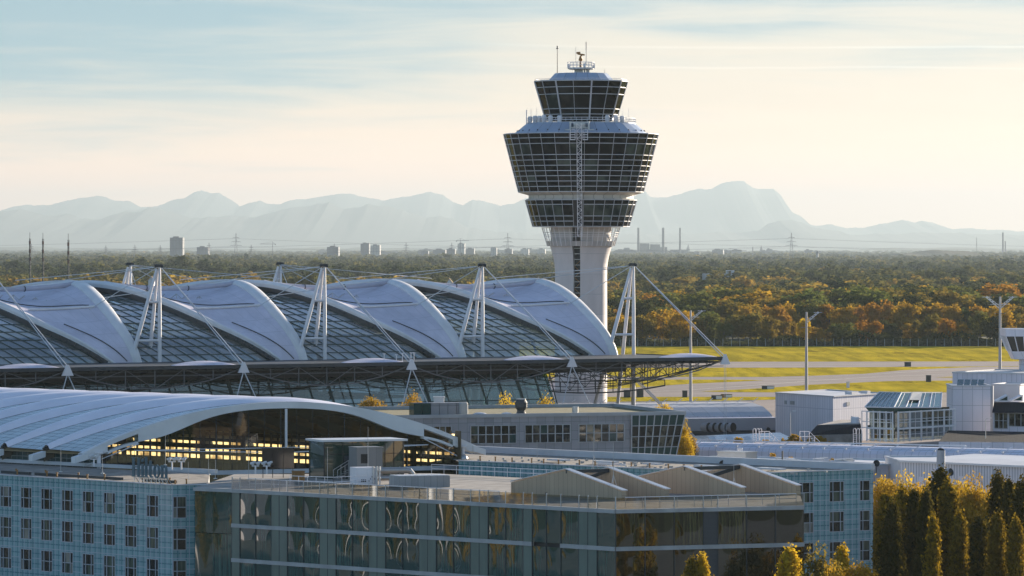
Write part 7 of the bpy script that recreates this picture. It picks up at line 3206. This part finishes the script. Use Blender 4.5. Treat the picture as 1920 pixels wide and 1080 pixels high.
for u, v, w_, h_, lb in ((1176, 745, 2.2, 2.2, 'dark cabinet on the grass between the raking props, left of two'), (1200, 745, 2.2, 2.2, 'dark cabinet on the grass right of the raking props'), (1284, 745, 1.6, 2.0, 'dark grey cabinet on the grass left of the first light mast'), (1344, 749, 3.4, 1.2, 'low white and dark sign board on the lowest grass strip'), (1362, 745.5, 3.6, 1.0, 'low ochre sign board beside the white one'), (1440, 729.5, 4.2, 1.0, 'white and dark taxiway sign on the grass tip'), (1590, 727, 1.0, 2.0, 'small white cabinet on the lower grass before the ribbed wing'), (1741, 716, 1.8, 2.2, 'small grey cabinet on the grass behind the conservatory'), (1702, 687, 2.6, 1.6, 'tiny dark cabinet on the far grass beside the taxiway')):
    p = G(u, v, 0.05)
    mb = MB()
    w_, h_ = w_ * 0.72, h_ * 0.75
    mb.box((0, 0, h_ / 2), (w_, 0.7, h_), 0, 1 if 'sign' in lb else 0)
    mb.box((0, 0, h_ + 0.04), (w_ * 1.05, 0.8, 0.08))
    if 'white' in lb and 'sign' in lb:
        mb.box((w_ * 0.2, -0.38, h_ / 2), (w_ * 0.55, 0.06, h_ * 0.8), 0, 2)
    for s in (-1, 1):
        mb.box((s * w_ * 0.4, 0, 0.05), (0.15, 0.75, 0.12))
    o = tag(mb.build('taxiway_sign' if 'sign' in lb else 'cabinet', [MT['white_panel'] if 'white cab' in lb else MT['dark_steel'], MT['copper'] if 'ochre' in lb else MT['dark_steel'], MT['zinc_cap']]), lb, 'sign' if 'sign' in lb else 'cabinet')
    o.location = p
# wire fence along the wood edge
fe = thing('wire_fence', 'long dark wire fence along the edge of the wood', 'fence', (0, 0, 0))
mb = MB()
x = Xu(1100, 1541)
mb.bar((0, 0, 0), (0, 0, 2.4), 0.14)
mb.bar((0, 0, 2.4), (0, -0.4, 2.8), 0.10)
fp = mb.build('post', MT['grey_steel'], fe)
fp.location = (x, 1541, 0)
while x < Xu(1990, 1541):
    x += 3.0
    inst(fp, (x, 1541, 0), fe)
g = NG('wire_mesh')
g.t.nodes.remove(g.b)
tr = g.n('ShaderNodeBsdfTransparent')
df = g.n('ShaderNodeBsdfDiffuse')
df.inputs['Color'].default_value = (0.12, 0.12, 0.12, 1)
m_ = g.n('ShaderNodeMixShader')
m_.inputs[0].default_value = 0.16
g.l(tr.outputs[0], m_.inputs[1])
g.l(df.outputs[0], m_.inputs[2])
g.l(m_.outputs[0], g.out.inputs['Surface'])
mb = MB()
mb.wall((Xu(1100, 1541), 1541), (Xu(1990, 1541), 1541), 0.05, 2.4)
mb.build('wire_mesh', g.mat, fe)

# ------------------------------------------------------------------ far town, chimneys, pylons
MT['far_wall'] = panelled('far_wall', (0.13, 0.14, 0.18), 8.0, 3.6, 3.0, (0.10, 0.11, 0.13), 0.7, lwy=1.4)
MT['far_wall_pale'] = panelled('far_wall_pale', (0.42, 0.40, 0.38), 8.0, 3.6, 2.6, (0.25, 0.25, 0.26), 0.7, lwy=1.2)
MT['far_grey'] = dirty('far_grey', (0.14, 0.14, 0.16), 0.8)


def tower_block(u0_, u1_, vt, Y, lb, pale=False, slope=0.0, notch=True):
    t = thing('tower_block', lb, 'tower block', (0, 0, 0))
    a, b = V2(u0_, Y), V2(u1_, Y)
    zt_ = Zv(vt, Y)
    w_ = (b - a).length
    dp = w_ * 0.45
    mb = MB()
    q = [a, b, b + Vector((0.1 * w_, dp, 0)), a + Vector((0.1 * w_, dp, 0))]
    zs = [zt_ - slope * w_, zt_, zt_, zt_ - slope * w_]
    for i in range(4):
        p, r_ = q[i], q[(i + 1) % 4]
        L = (r_ - p).length
        mb.face([(p.x, p.y, 0), (r_.x, r_.y, 0), (r_.x, r_.y, zs[(i + 1) % 4]), (p.x, p.y, zs[i])], 0, [(0, 0), (L, 0), (L, zt_), (0, zt_)])
    mb.face([(p.x, p.y, z) for p, z in zip(q, zs)], 0)
    mb.build('wall', MT['far_wall_pale' if pale else 'far_wall'], t)
    if notch:
        mb = MB()
        mb.slab((a.x + w_ * 0.25, a.y + 2, zt_ - slope * w_ * 0.5), (w_ * 0.45, 0, 0), (0, dp * 0.6, 0), (0, 0, w_ * 0.10))
        mb.build('roof_box', MT['far_grey'], t)
    return t


TOWN = [(318.5, 342.5, 445.5, 8200, 'tall dark slab tower block alone on the left horizon', False, 0), (369, 390, 463.5, 8800, 'small dark block right of the tall slab tower', False, 0), (613, 634.5, 463, 8400, 'broad grey block left of the twin slanted towers', False, 0), (676, 692, 455.5, 9200, 'taller grey tower of the pair with slanted tops', False, 0.12), (695, 712, 459.5, 8900, 'paler lower tower of the pair with slanted tops', True, 0.06), (790, 803, 470.5, 9500, 'small grey block at the left of the town centre', False, 0), (811, 835, 468.5, 9800, 'long low grey block in the town centre', False, 0), (837, 853, 467, 9700, 'stepped grey block left of the tower under construction', False, 0), (858, 871, 456.5, 10400, 'pale high tower under construction beneath a crane', True, 0), (874, 889, 466, 9900, 'grey block right of the tower under construction', False, 0), (920, 931, 464.5, 9000, 'pale white tower left of the tall pylon', True, 0), (946, 960, 467, 10300, 'grey block behind the tall pylon', False, 0), (976, 991, 467, 10500, 'pale block left of the control tower', True, 0), (1007, 1022, 467, 10700, 'pale block touching the control tower cage', True, 0), (1335, 1356, 468.5, 11000, 'broad grey block right of the power station', False, 0), (1304, 1312, 473, 11000, 'tiny grey block beside the power station spire', False, 0), (1467, 1472, 473, 11000, 'tiny grey tower left of the big right pylon', False, 0)]
for q in TOWN:
    q = list(q)
    q[3] *= 1.35
    tower_block(*q)
# the town's low blocks, too small to tell apart
lowb = None
for k in range(46):
    u = ra.choice([ra.uniform(775, 1035), ra.uniform(1150, 1310), ra.uniform(560, 780), ra.uniform(1300, 1540)])
    Yq = ra.uniform(15000, 20000)
    if lowb is None:
        mb = MB()
        mb.slab((0, 0, 0), (1, 0, 0), (0, 1, 0), (0, 0, 1))
        mb.slab((0.2, 0.1, 1.0), (0.35, 0, 0), (0, 0.6, 0), (0, 0, 0.14))
        lowb = mb.build('apartment_block', MT['far_grey'])
        tag(lowb, 'tiny hazy low block among the roofs of the far town', 'apartment block', 'low blocks of the far town')
        q = lowb
    else:
        q = lowb.copy()
        C.objects.link(q)
    q.location = (Xu(u, Yq), Yq, 0)
    q.scale = (ra.uniform(18, 60), 20, Zv(ra.uniform(467, 474), Yq))
# scattered low roofs of the town
for u, v, lb in ((1365, 515, 'white gabled house among the trees right of the mast'),):
    t = thing('house', lb, 'house', (0, 0, 0))
    a = P(1358, 530, 3900)
    Yh = 3300
    a, b = V2(1362, Yh), V2(1377, Yh)
    mb = MB()
    mb.prism([(a.x, a.y), (b.x, b.y), (b.x, b.y + 9), (a.x, a.y + 9)], 0, Zv(507, Yh))
    mb.build('wall', MT['white_roof'], t)
    mb = MB()
    mb.slab((V2(1318, Yh).x, Yh + 3, 0), (V2(1362, Yh) - V2(1318, Yh)), (0, 9, 0), UP * Zv(513, Yh))
    mb.build('wing', MT['grey_steel'], t)
    mb = MB()
    mb.box((a.x + 2.5, Yh - 0.1, Zv(512, Yh)), (1.6, 0.3, 2.6))
    mb.build('window', MT['office_glass'], t)


def gable_house(u0_, u1_, vt, ve, Y, lb):
    t = thing('house', lb, 'house', (0, 0, 0))
    a, b = V2(u0_, Y), V2(u1_, Y)
    w_ = (b - a).length
    ze, zt_ = Zv(ve, Y), Zv(vt, Y)
    mb = MB()
    mb.plate(a, Vector((1, 0, 0)), UP, [(0, -ze * 0 + 0), (w_, 0), (w_, ze), (w_ / 2, zt_), (0, ze)], Vector((0, 9, 0)))
    mb.build('wall', MT['white_roof'], t)
    mb = MB()
    for s in (0, 1):
        p0_, p1_ = Vector((a.x + w_ / 2, Y - 0.4, zt_ + 0.15)), Vector((a.x + (w_ + 0.6 if s else -0.6), Y - 0.4, ze - 0.25))
        mb.slab(p0_, p1_ - p0_, Vector((0, 9.8, 0)), UP * 0.25)
    mb.build('roof', MT['copper'], t)


gable_house(838, 847, 523, 530, 2300, 'small white gabled house peeping over the tent roof crest')
gable_house(1007, 1013, 518.5, 524, 2450, 'small white gabled house close left of the tower shaft')
gable_house(278, 288, 520, 525, 2350, 'small pale gabled house beside the leftmost near mast')
# power station
ps = thing('power_station', 'pale hazy power station blocks with three tall chimneys right of the control tower', 'power station', (0, 0, 0))
YP = 17000
for u0_, u1_, vt, nm in ((1148, 1196, 472, 'hall'), (1200, 1218, 456.5, 'boiler_house'), (1220, 1238, 458, 'boiler_house'), (1236, 1251, 463, 'boiler_house'), (1258, 1290, 468.5, 'turbine_hall'), (1171, 1180, 464.5, 'hall')):
    a, b = V2(u0_, YP + ra.uniform(-60, 60)), V2(u1_, YP)
    mb = MB()
    mb.slab((a.x, a.y, 0), (b.x - a.x, 0, 0), (0, 110, 0), UP * Zv(vt, YP))
    mb.build(nm, MT['far_grey'] if nm != 'turbine_hall' else MT['far_wall'], ps)
for u, vt, r in ((1197, 427, 4.4), (1243.5, 427, 5.2), (1275, 427, 3.6)):
    mb = MB()
    p = V2(u, YP - 30)
    mb.tube([p, p + UP * Zv(vt, YP) * 0.5, p + UP * Zv(vt, YP)], [r * 1.15, r, r * 0.92], 12)
    mb.build('chimney', MT['far_grey'], ps)
for u, vt, vb, Y, w_, lb in ((1880.5, 436, 480, 17000, 6.2, 'taller of two hazy chimneys on the right horizon'), (1885, 452, 480, 17000, 5.2, 'shorter of two hazy chimneys on the right horizon'), (1411.5, 463, 482, 14000, 2.8, 'dark slim chimney between power station and church spire')):
    mb = MB()
    p = V2(u, Y)
    mb.tube([(0, 0, 0), (0, 0, Zv(vt, Y) * 0.6), (0, 0, Zv(vt, Y))], [w_ * 0.62, w_ * 0.55, w_ * 0.5], 10)
    o = tag(mb.build('chimney', MT['far_grey']), lb, 'chimney')
    o.location = p
for u, vt, vb, Y, w_, lb in ((1427.5, 459, 480, 18000, 15, 'slender pointed church spire left of the right pylon'), (1290.5, 457, 474, 22000, 20, 'pointed church spire at the right end of the power station')):
    t = thing('church_tower', lb, 'church tower', V2(u, Y))
    zt_ = Zv(vt, Y)
    mb = MB()
    mb.lathe((0, 0, 0), [(w_ / 2, 0), (w_ / 2, zt_ * 0.5)], 4, 0, R(45), False)
    mb.build('wall', MT['far_grey'], t)
    mb = MB()
    mb.lathe((0, 0, 0), [(w_ * 0.55, zt_ * 0.5), (w_ * 0.25, zt_ * 0.66), (0.05, zt_)], 8, 0, 0, False)
    mb.build('spire', MT['far_grey'], t)
t = thing('church_tower', 'onion domed church tower on the horizon right of the right pylon', 'church tower', V2(1532.5, 9500))
zt_ = Zv(468.5, 9500)
mb = MB()
mb.lathe((0, 0, 0), [(3.0, 0), (3.0, zt_ * 0.72)], 8, 0, 0, False)
mb.build('wall', MT['far_wall_pale'], t)
mb = MB()
mb.lathe((0, 0, 0), [(3.3, zt_ * 0.72), (3.4, zt_ * 0.78), (1.8, zt_ * 0.88), (0.4, zt_ * 0.92), (0.05, zt_)], 10)
mb.build('dome', MT['far_grey'], t)


def pylon(u, vt, vb, lb, group=None):
    """lattice pylon; vb is the row of the foot on the ground"""
    Y = H * F / (vb - V0)
    if Y > 9500:
        Y = 9500.0
    t = thing('power_pylon', lb, 'pylon', V2(u, Y), group)
    h = Zv(vt, Y)
    th = max(0.22, Y / F * 0.42)
    mb = MB()
    hw = h * 0.075

    def wz(z):
        return hw * (1 - z / h) ** 1.2 + 0.3
    n_ = 9
    for sx_ in (-1, 1):
        for sy_ in (-1, 1):
            for k in range(n_):
                z0_, z1_ = h * k / n_, h * (k + 1) / n_
                mb.bar((sx_ * wz(z0_), sy_ * wz(z0_), z0_), (sx_ * wz(z1_), sy_ * wz(z1_), z1_), th)
    for k in range(n_):
        z0_, z1_ = h * k / n_, h * (k + 1) / n_
        s = 1 if k % 2 else -1
        mb.bar((s * wz(z0_), -wz(z0_), z0_), (-s * wz(z1_), -wz(z1_), z1_), th * 0.7)
        mb.bar((-wz(z0_), -wz(z0_), z0_), (wz(z0_), -wz(z0_), z0_), th * 0.6)
    mb.build('lattice', MT['far_grey'], t)
    for z, l in ((0.62, 0.20), (0.74, 0.15), (0.86, 0.11)):
        mb = MB()
        l = l * h * 0.9
        for s in (-1, 1):
            mb.bar((0, 0, h * z + l * 0.12), (s * l, 0, h * z), th * 0.8)
            mb.bar((0, 0, h * z - l * 0.02), (s * l, 0, h * z), th * 0.8)
            for q in (0.55, 0.98):
                mb.bar((s * l * q, 0, h * z), (s * l * q, 0, h * z - h * 0.035), th * 0.7)
        mb.build('cross_arm', MT['far_grey'], t)
    return t, Y, h


PYL = [(442.5, 437, 498, 'tall lattice pylon left of the twin slanted towers'), (952, 437, 500, 'tall lattice pylon left of the control tower neck'), (1484, 436.5, 499, 'tall lattice pylon on the right behind the wood')]
pl_pos = []
for q in PYL:
    t, Y, h = pylon(*q)
    pl_pos.append((t.location.copy(), h))
FAR_PYL = [(59, 457), (198.5, 460), (253, 459), (300.5, 460), (392, 455), (471, 459), (627, 456.5), (761.5, 454.5), (847, 455)]
for u, vt in FAR_PYL:
    t, Y, h = pylon(u, vt, 494, 'small hazy pylon among a row along the left horizon', 'small hazy pylons along the left horizon')
mb = MB()
for (p, h), others in zip(pl_pos, (((1100, 0.3), (-1500, 1)), ((1500, 1), (-1300, 0.3)), ((1300, 1), (-1400, 1)))):
    for dx, _ in others:
        for z, l in ((0.62, 0.18), (0.86, 0.10)):
            for s in (-1, 1):
                a = p + Vector((s * l * h * 0.9, 0, h * z - h * 0.03))
                pts = [a + Vector((dx * k / 8, 900 * k / 8, -30 * math.sin(math.pi * k / 16) + 12 * (k / 8) ** 2)) for k in range(9)]
                mb.tube(pts, 0.10, 3)
tag(mb.build('power_line', MT['far_grey']), 'thin hanging power lines strung from the tall lattice pylons', 'power line')
# lattice radio masts


def radio(u, vt, vb, Y, lb, banded, plate=False):
    t = thing('radio_mast', lb, 'radio mast', V2(u, Y))
    h = Zv(vt, Y)
    hw = max(0.55, Y / F * 0.8)
    mb = MB()
    for k in range(3):
        a = k * 2.094
        mb.bar((hw * math.cos(a), hw * math.sin(a), 0), (hw * 0.8 * math.cos(a), hw * 0.8 * math.sin(a), h * 0.93), hw * 0.28)
    n_ = 40
    for k in range(n_):
        z0_, z1_ = h * 0.93 * k / n_, h * 0.93 * (k + 1) / n_
        a, b = (k % 3) * 2.094, ((k + 1) % 3) * 2.094
        mb.bar((hw * 0.9 * math.cos(a), hw * 0.9 * math.sin(a), z0_), (hw * 0.9 * math.cos(b), hw * 0.9 * math.sin(b), z1_), hw * 0.22)
    mb.tube([(0, 0, 0), (0, 0, h * 0.9)], hw * 0.5, 5)
    mb.tube([(0, 0, h * 0.9), (0, 0, h)], hw * 0.22, 5)
    mb.build('lattice', MT['dark_steel'], t)
    if banded:
        mb = MB()
        for k in range(3):
            z = h * (0.66 + 0.1 * k)
            mb.lathe((0, 0, 0), [(hw * 0.9, z), (hw * 0.9, z + h * 0.04)], 6)
        mb.build('paint_band', dirty('red_band', (0.14, 0.06, 0.05), 0.7) if 'red_band' not in bpy.data.materials else bpy.data.materials['red_band'], t)
    if plate:
        mb = MB()
        for z in (0.35, 0.5, 0.62):
            mb.lathe((0, 0, 0), [(hw * 1.8, h * z), (hw * 1.8, h * z + h * 0.02)], 8)
        mb.build('antenna_ring', MT['far_grey'], t)


radio(56, 436, 522, 2200, 'dark lattice radio mast furthest left of three', True)
radio(80.5, 436.5, 522, 2200, 'dark lattice radio mast, middle of three at left', True)
radio(128, 438, 522, 2050, 'dark lattice radio mast, right one of three at left', True)
radio(1831, 443.5, 478, 19000, 'hazy radio mast with rings left of the two chimneys', False, True)


def crane(u, vt, vb, Y, l0, l1, lb):
    t = thing('tower_crane', lb, 'crane', V2(u, Y))
    h = Zv(vt, Y)
    th = Y / F * 0.9
    mb = MB()
    mb.bar((0, 0, 0), (0, 0, h * 1.0), th)
    mb.bar((0, 0, h), (0, 0, h + th * 5), th * 0.6)
    mb.build('tower', MT['far_grey'], t)
    mb = MB()
    a, b = (l0 - u) * Y / F, (l1 - u) * Y / F
    mb.bar((a, 0, h), (b, 0, h), th * 0.8)
    mb.bar((a, 0, h), (0, 0, h + th * 5), th * 0.35)
    mb.bar((b * 0.7, 0, h), (0, 0, h + th * 5), th * 0.35)
    s = a if abs(a) < abs(b) else b
    mb.box((s * 0.9, 0, h - th), (th * 2, th, th * 1.6))
    mb.build('jib', MT['far_grey'], t)


crane(511, 457.5, 476, 9000, 487, 517, 'thin tower crane on the left horizon near the tall slab')
crane(863, 451.5, 470, 10300, 855, 880, 'tower crane standing over the pale tower under construction')
crane(1420, 484.5, 514, 3900, 1416, 1477, 'dark tower crane rising from the woods right of the mast')
crane(1581, 476, 482, 9800, 1552, 1588, 'thin reddish tower crane low on the right horizon')
crane(1369, 470, 480, 9000, 1362, 1400, 'small tower crane beside the broad grey block')

# ------------------------------------------------------------------ near trees
POP = (14.0, 300, 13500, 0.29)
NEAR = (9.0, 90, 12000, 0.24)
GZ = -6.0
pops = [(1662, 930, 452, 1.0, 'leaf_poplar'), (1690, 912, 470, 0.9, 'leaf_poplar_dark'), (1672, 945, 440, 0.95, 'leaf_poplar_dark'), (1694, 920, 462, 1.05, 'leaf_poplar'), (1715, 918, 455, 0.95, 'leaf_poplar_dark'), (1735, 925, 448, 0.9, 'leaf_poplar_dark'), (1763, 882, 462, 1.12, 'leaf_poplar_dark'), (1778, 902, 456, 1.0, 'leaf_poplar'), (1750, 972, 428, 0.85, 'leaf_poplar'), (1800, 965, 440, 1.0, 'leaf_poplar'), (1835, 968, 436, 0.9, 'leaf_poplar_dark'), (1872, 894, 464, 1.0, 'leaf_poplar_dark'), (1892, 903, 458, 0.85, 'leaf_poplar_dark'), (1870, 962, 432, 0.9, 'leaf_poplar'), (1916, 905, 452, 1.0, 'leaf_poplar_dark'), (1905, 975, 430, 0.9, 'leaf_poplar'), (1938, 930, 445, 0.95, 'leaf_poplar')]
pnm = ['poplar hard against the right wing corner', 'slim poplar second from the wing corner, its tip in front of the yellow trees', 'dark poplar near the wing corner', 'gold flecked poplar behind the dark one by the wing', 'poplar left of the tallest one, with pale flecks', 'shorter poplar directly left of the tallest dark poplar', 'tallest dark poplar directly below the air intake duct', 'poplar leaning on the right side of the tallest one', 'low bright poplar in front of the tallest one', 'broad low poplar right of the tallest one', 'low dark poplar midway between the tall ones', 'tall dark poplar near the right edge', 'thin dark poplar close right of the tall right one', 'low bright gold poplar in front of the tall right one', 'dark poplar cut by the right picture edge', 'low poplar in the lower right corner', 'poplar beyond the right picture edge, mostly cut off']
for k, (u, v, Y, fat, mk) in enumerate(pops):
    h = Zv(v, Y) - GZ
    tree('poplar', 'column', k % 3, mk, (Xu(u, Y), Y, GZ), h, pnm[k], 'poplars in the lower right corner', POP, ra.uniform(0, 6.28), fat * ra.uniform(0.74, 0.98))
# trees, office and poles added out of view for the glass block to reflect
for k in range(9):
    x, y = -118 - 17 * k + ra.uniform(-4, 4), 432 - 2.5 * k + ra.uniform(-14, 14)
    tree('poplar', 'column', k % 3, 'leaf_yellow' if k % 3 == 0 else 'leaf_poplar', (x, y, GZ), ra.uniform(11, 17), 'slim golden poplar added out of view for the left glass face to mirror', 'poplars added out of view for the left glass face', POP, ra.uniform(0, 6.28), 1.2)
for k in range(8):
    x, y = 62 + 9 * k + ra.uniform(-2, 2), 352 - 9 * k + ra.uniform(-5, 5)
    tree('poplar', 'column', k % 3, 'leaf_yellow' if k % 3 == 0 else 'leaf_poplar', (x, y, GZ), ra.uniform(9, 15), 'slim golden poplar added out of view for the right glass face to mirror', 'poplars added out of view for the right glass face', POP, ra.uniform(0, 6.28), 1.4)
block('office_building', 'pale office added out of view for the left glass face to mirror', 'office', V2(-2300, 470) + Vector((-60, 0, 0)), V2(-2300, 470) + Vector((-20, -25, 0)), 14, -6, 6, MT['white_panel'])
lp = None  # poles put in out of view for bright streaks in the panes
for k in range(3):
    if lp is None:
        mb = MB()
        mb.tube([(0, 0, 0), (0, 0, 12), (0, 0, 17)], [0.35, 0.3, 0.2], 10)
        mb.lathe((0, 0, 0), [(0.9, 0), (0.9, 0.4), (0.5, 0.5)], 10)
        mb.box((0, 0, 17.1), (1.6, 0.6, 0.3))
        lp = q = tag(mb.build('reflection_pole', MT['white_steel']), 'white pole added outside the view for the left glass face to mirror', 'light pole', 'poles added for the glass to mirror')
    else:
        q = lp.copy()
        C.objects.link(q)
    q.location = (-66 - 34 * k + ra.uniform(-3, 3), 437 - 3 * k + ra.uniform(-8, 8), GZ)
ny = 0
for u, v, Y, mk in ((1650, 905, 505, 'leaf_yellow'), (1672, 900, 500, 'leaf_gold'), (1700, 899, 506, 'leaf_yellow'), (1722, 904, 502, 'leaf_gold'), (1738, 902, 510, 'leaf_yellow'), (1800, 903, 506, 'leaf_yellow'), (1822, 902, 500, 'leaf_gold'), (1845, 912, 503, 'leaf_yellow'), (1862, 908, 509, 'leaf_gold'), (1900, 912, 505, 'leaf_yellow'), (1935, 905, 505, 'leaf_gold')):
    h = Zv(v, Y) - GZ
    tree('broadleaf_tree', 'round', ny % 4 + 10, mk, (Xu(u, Y), Y, GZ), h, KN[mk] + ' leaved tree in the row between the poplars and the white hall', 'yellow trees behind the poplars, ' + KN[mk], NEAR, ra.uniform(0, 6.28), 0.62)
    ny += 1
for u, v, Y, mk, kind, fat, lb in ((1316, 1046, 405, 'leaf_yellow', 'column', 1.6, 'small yellow tree tip before the glass block, left of two'), (1297, 1050, 404, 'leaf_poplar', 'column', 1.3, 'small olive tree tip beside the left yellow one'), (1479, 1027, 408, 'leaf_yellow', 'column', 1.9, 'bright yellow pointed tree before the glass block right corner'), (1538, 1034, 420, 'leaf_olive', 'round', 0.9, 'round olive tree below the tiled end wall'), (1579, 1027, 424, 'leaf_yellow', 'column', 1.5, 'slim yellow tree before the tiled end wall'), (1608, 1058, 418, 'leaf_gold', 'round', 0.9, 'low golden tree at the foot of the tiled end wall'), (1560, 1066, 416, 'leaf_gold', 'round', 0.6, 'low golden bush between olive and slim yellow trees')):
    h = Zv(v, Y) - GZ
    tree('broadleaf_tree', kind, (ny % 3) + (0 if kind == 'column' else 10), mk, (Xu(u, Y), Y, GZ), h, lb, 'trees in front of the glass block', POP if kind == 'column' else NEAR, ra.uniform(0, 6.28), fat * 0.62 if kind == 'column' else fat * 0.8)
    ny += 1
for u, v, Y, mk, fat, lb in ((950, 747, 640, 'leaf_yellow', 0.8, 'small yellow tree behind the office roof, left of the ventilator'), (967, 752, 645, 'leaf_yellow', 0.7, 'little yellow tree touching the dark ventilator'), (1016, 750, 650, 'leaf_yellow', 0.85, 'round yellow tree behind the office roof right of the ventilator'), (1243, 759, 660, 'leaf_yellow', 0.9, 'golden yellow tree top behind the office right end'), (1281, 792, 625, 'leaf_yellow', 0.6, 'bright yellow tree right of the leaning green glass'), (1290, 808, 630, 'leaf_gold', 0.6, 'olive gold bush at the foot of the leaning green glass'), (770, 742, 690, 'leaf_gold', 0.8, 'golden tree seen through the glass hall, near its right end'), (700, 745, 690, 'leaf_gold', 0.8, 'golden tree seen through the middle of the glass hall')):
    h = Zv(v, Y)
    tree('broadleaf_tree', 'round', (ny % 4) + 10, mk, (Xu(u, Y), Y, 0), h, lb, 'yellow trees behind the office', NEAR, ra.uniform(0, 6.28), fat * 0.75)
    ny += 1
# climbing shrubs on the walkway roofs
SH = (3.0, 16, 420, 0.34)
for k, (u, v, Y) in enumerate(((1356, 846, 715), (1385, 842, 715), (1430, 843, 712), (1470, 838, 712), (1492, 836, 712), (1530, 836, 712), (1545, 838, 712), (1450, 862, 580), (1480, 866, 578), (1420, 868, 580), (1560, 872, 560))):
    t = tree('shrub', 'round', (k % 3) + 20, 'leaf_gold', (Xu(u, Y), Y, Zv(v, Y) - 1.2), 3.0 if k < 7 else 2.0, 'thin golden shrub growing beside the white walkway', 'golden shrubs beside the walkway', SH, ra.uniform(0, 6.28), 1.2 if k < 7 else 0.9, True)
    t['category'] = 'shrub'
# undergrowth along the wood edge
rng = np.random.default_rng(8)
n_ = 26000
px = rng.uniform(Xu(1090, 1550), Xu(1990, 1550), n_)
py = rng.uniform(1546, 1600, n_)
pz = rng.uniform(0, 1, n_) ** 1.3 * (2.6 + 1.6 * np.sin(px * 0.21) + 1.0 * np.sin(px * 0.047 + 1))
pts = np.stack([px, py, np.maximum(0.1, pz)], axis=1)
me = mesh_np('undergrowth', leaf_quads(pts, rng.normal(size=(n_, 3)), 1.3, rng), MT['leaf_dark'])
o = bpy.data.objects.new('undergrowth', me)
C.objects.link(o)
tag(o, 'dark undergrowth along the foot of the wood edge', 'undergrowth', kind='stuff')
# ------------------------------------------------------------------ haze: even, pale air round the whole scene
mb = MB()
mb.slab((-45000, -3200, -7.0), (90000, 0, 0), (0, 82000, 0), (0, 0, 1007.0))
hz = mb.build('haze', [])
hm = bpy.data.materials.new('haze_air')
hm.use_nodes = True
ht = hm.node_tree
for n_ in list(ht.nodes):
    if n_.type != 'OUTPUT_MATERIAL':
        ht.nodes.remove(n_)
pv = ht.nodes.new('ShaderNodeVolumePrincipled')
pv.inputs['Color'].default_value = (0.40, 0.48, 0.535, 1)
pv.inputs['Density'].default_value = HAZE
pv.inputs['Density Attribute'].default_value = ''
pv.inputs['Anisotropy'].default_value = 0.3
ht.links.new(pv.outputs['Volume'], ht.nodes['Material Output'].inputs['Volume'])
hm.cycles.homogeneous_volume = True
hz.data.materials.append(hm)
hz['kind'] = 'stuff'
tag(hz, 'pale haze lying over the whole plain', 'haze', kind='stuff')
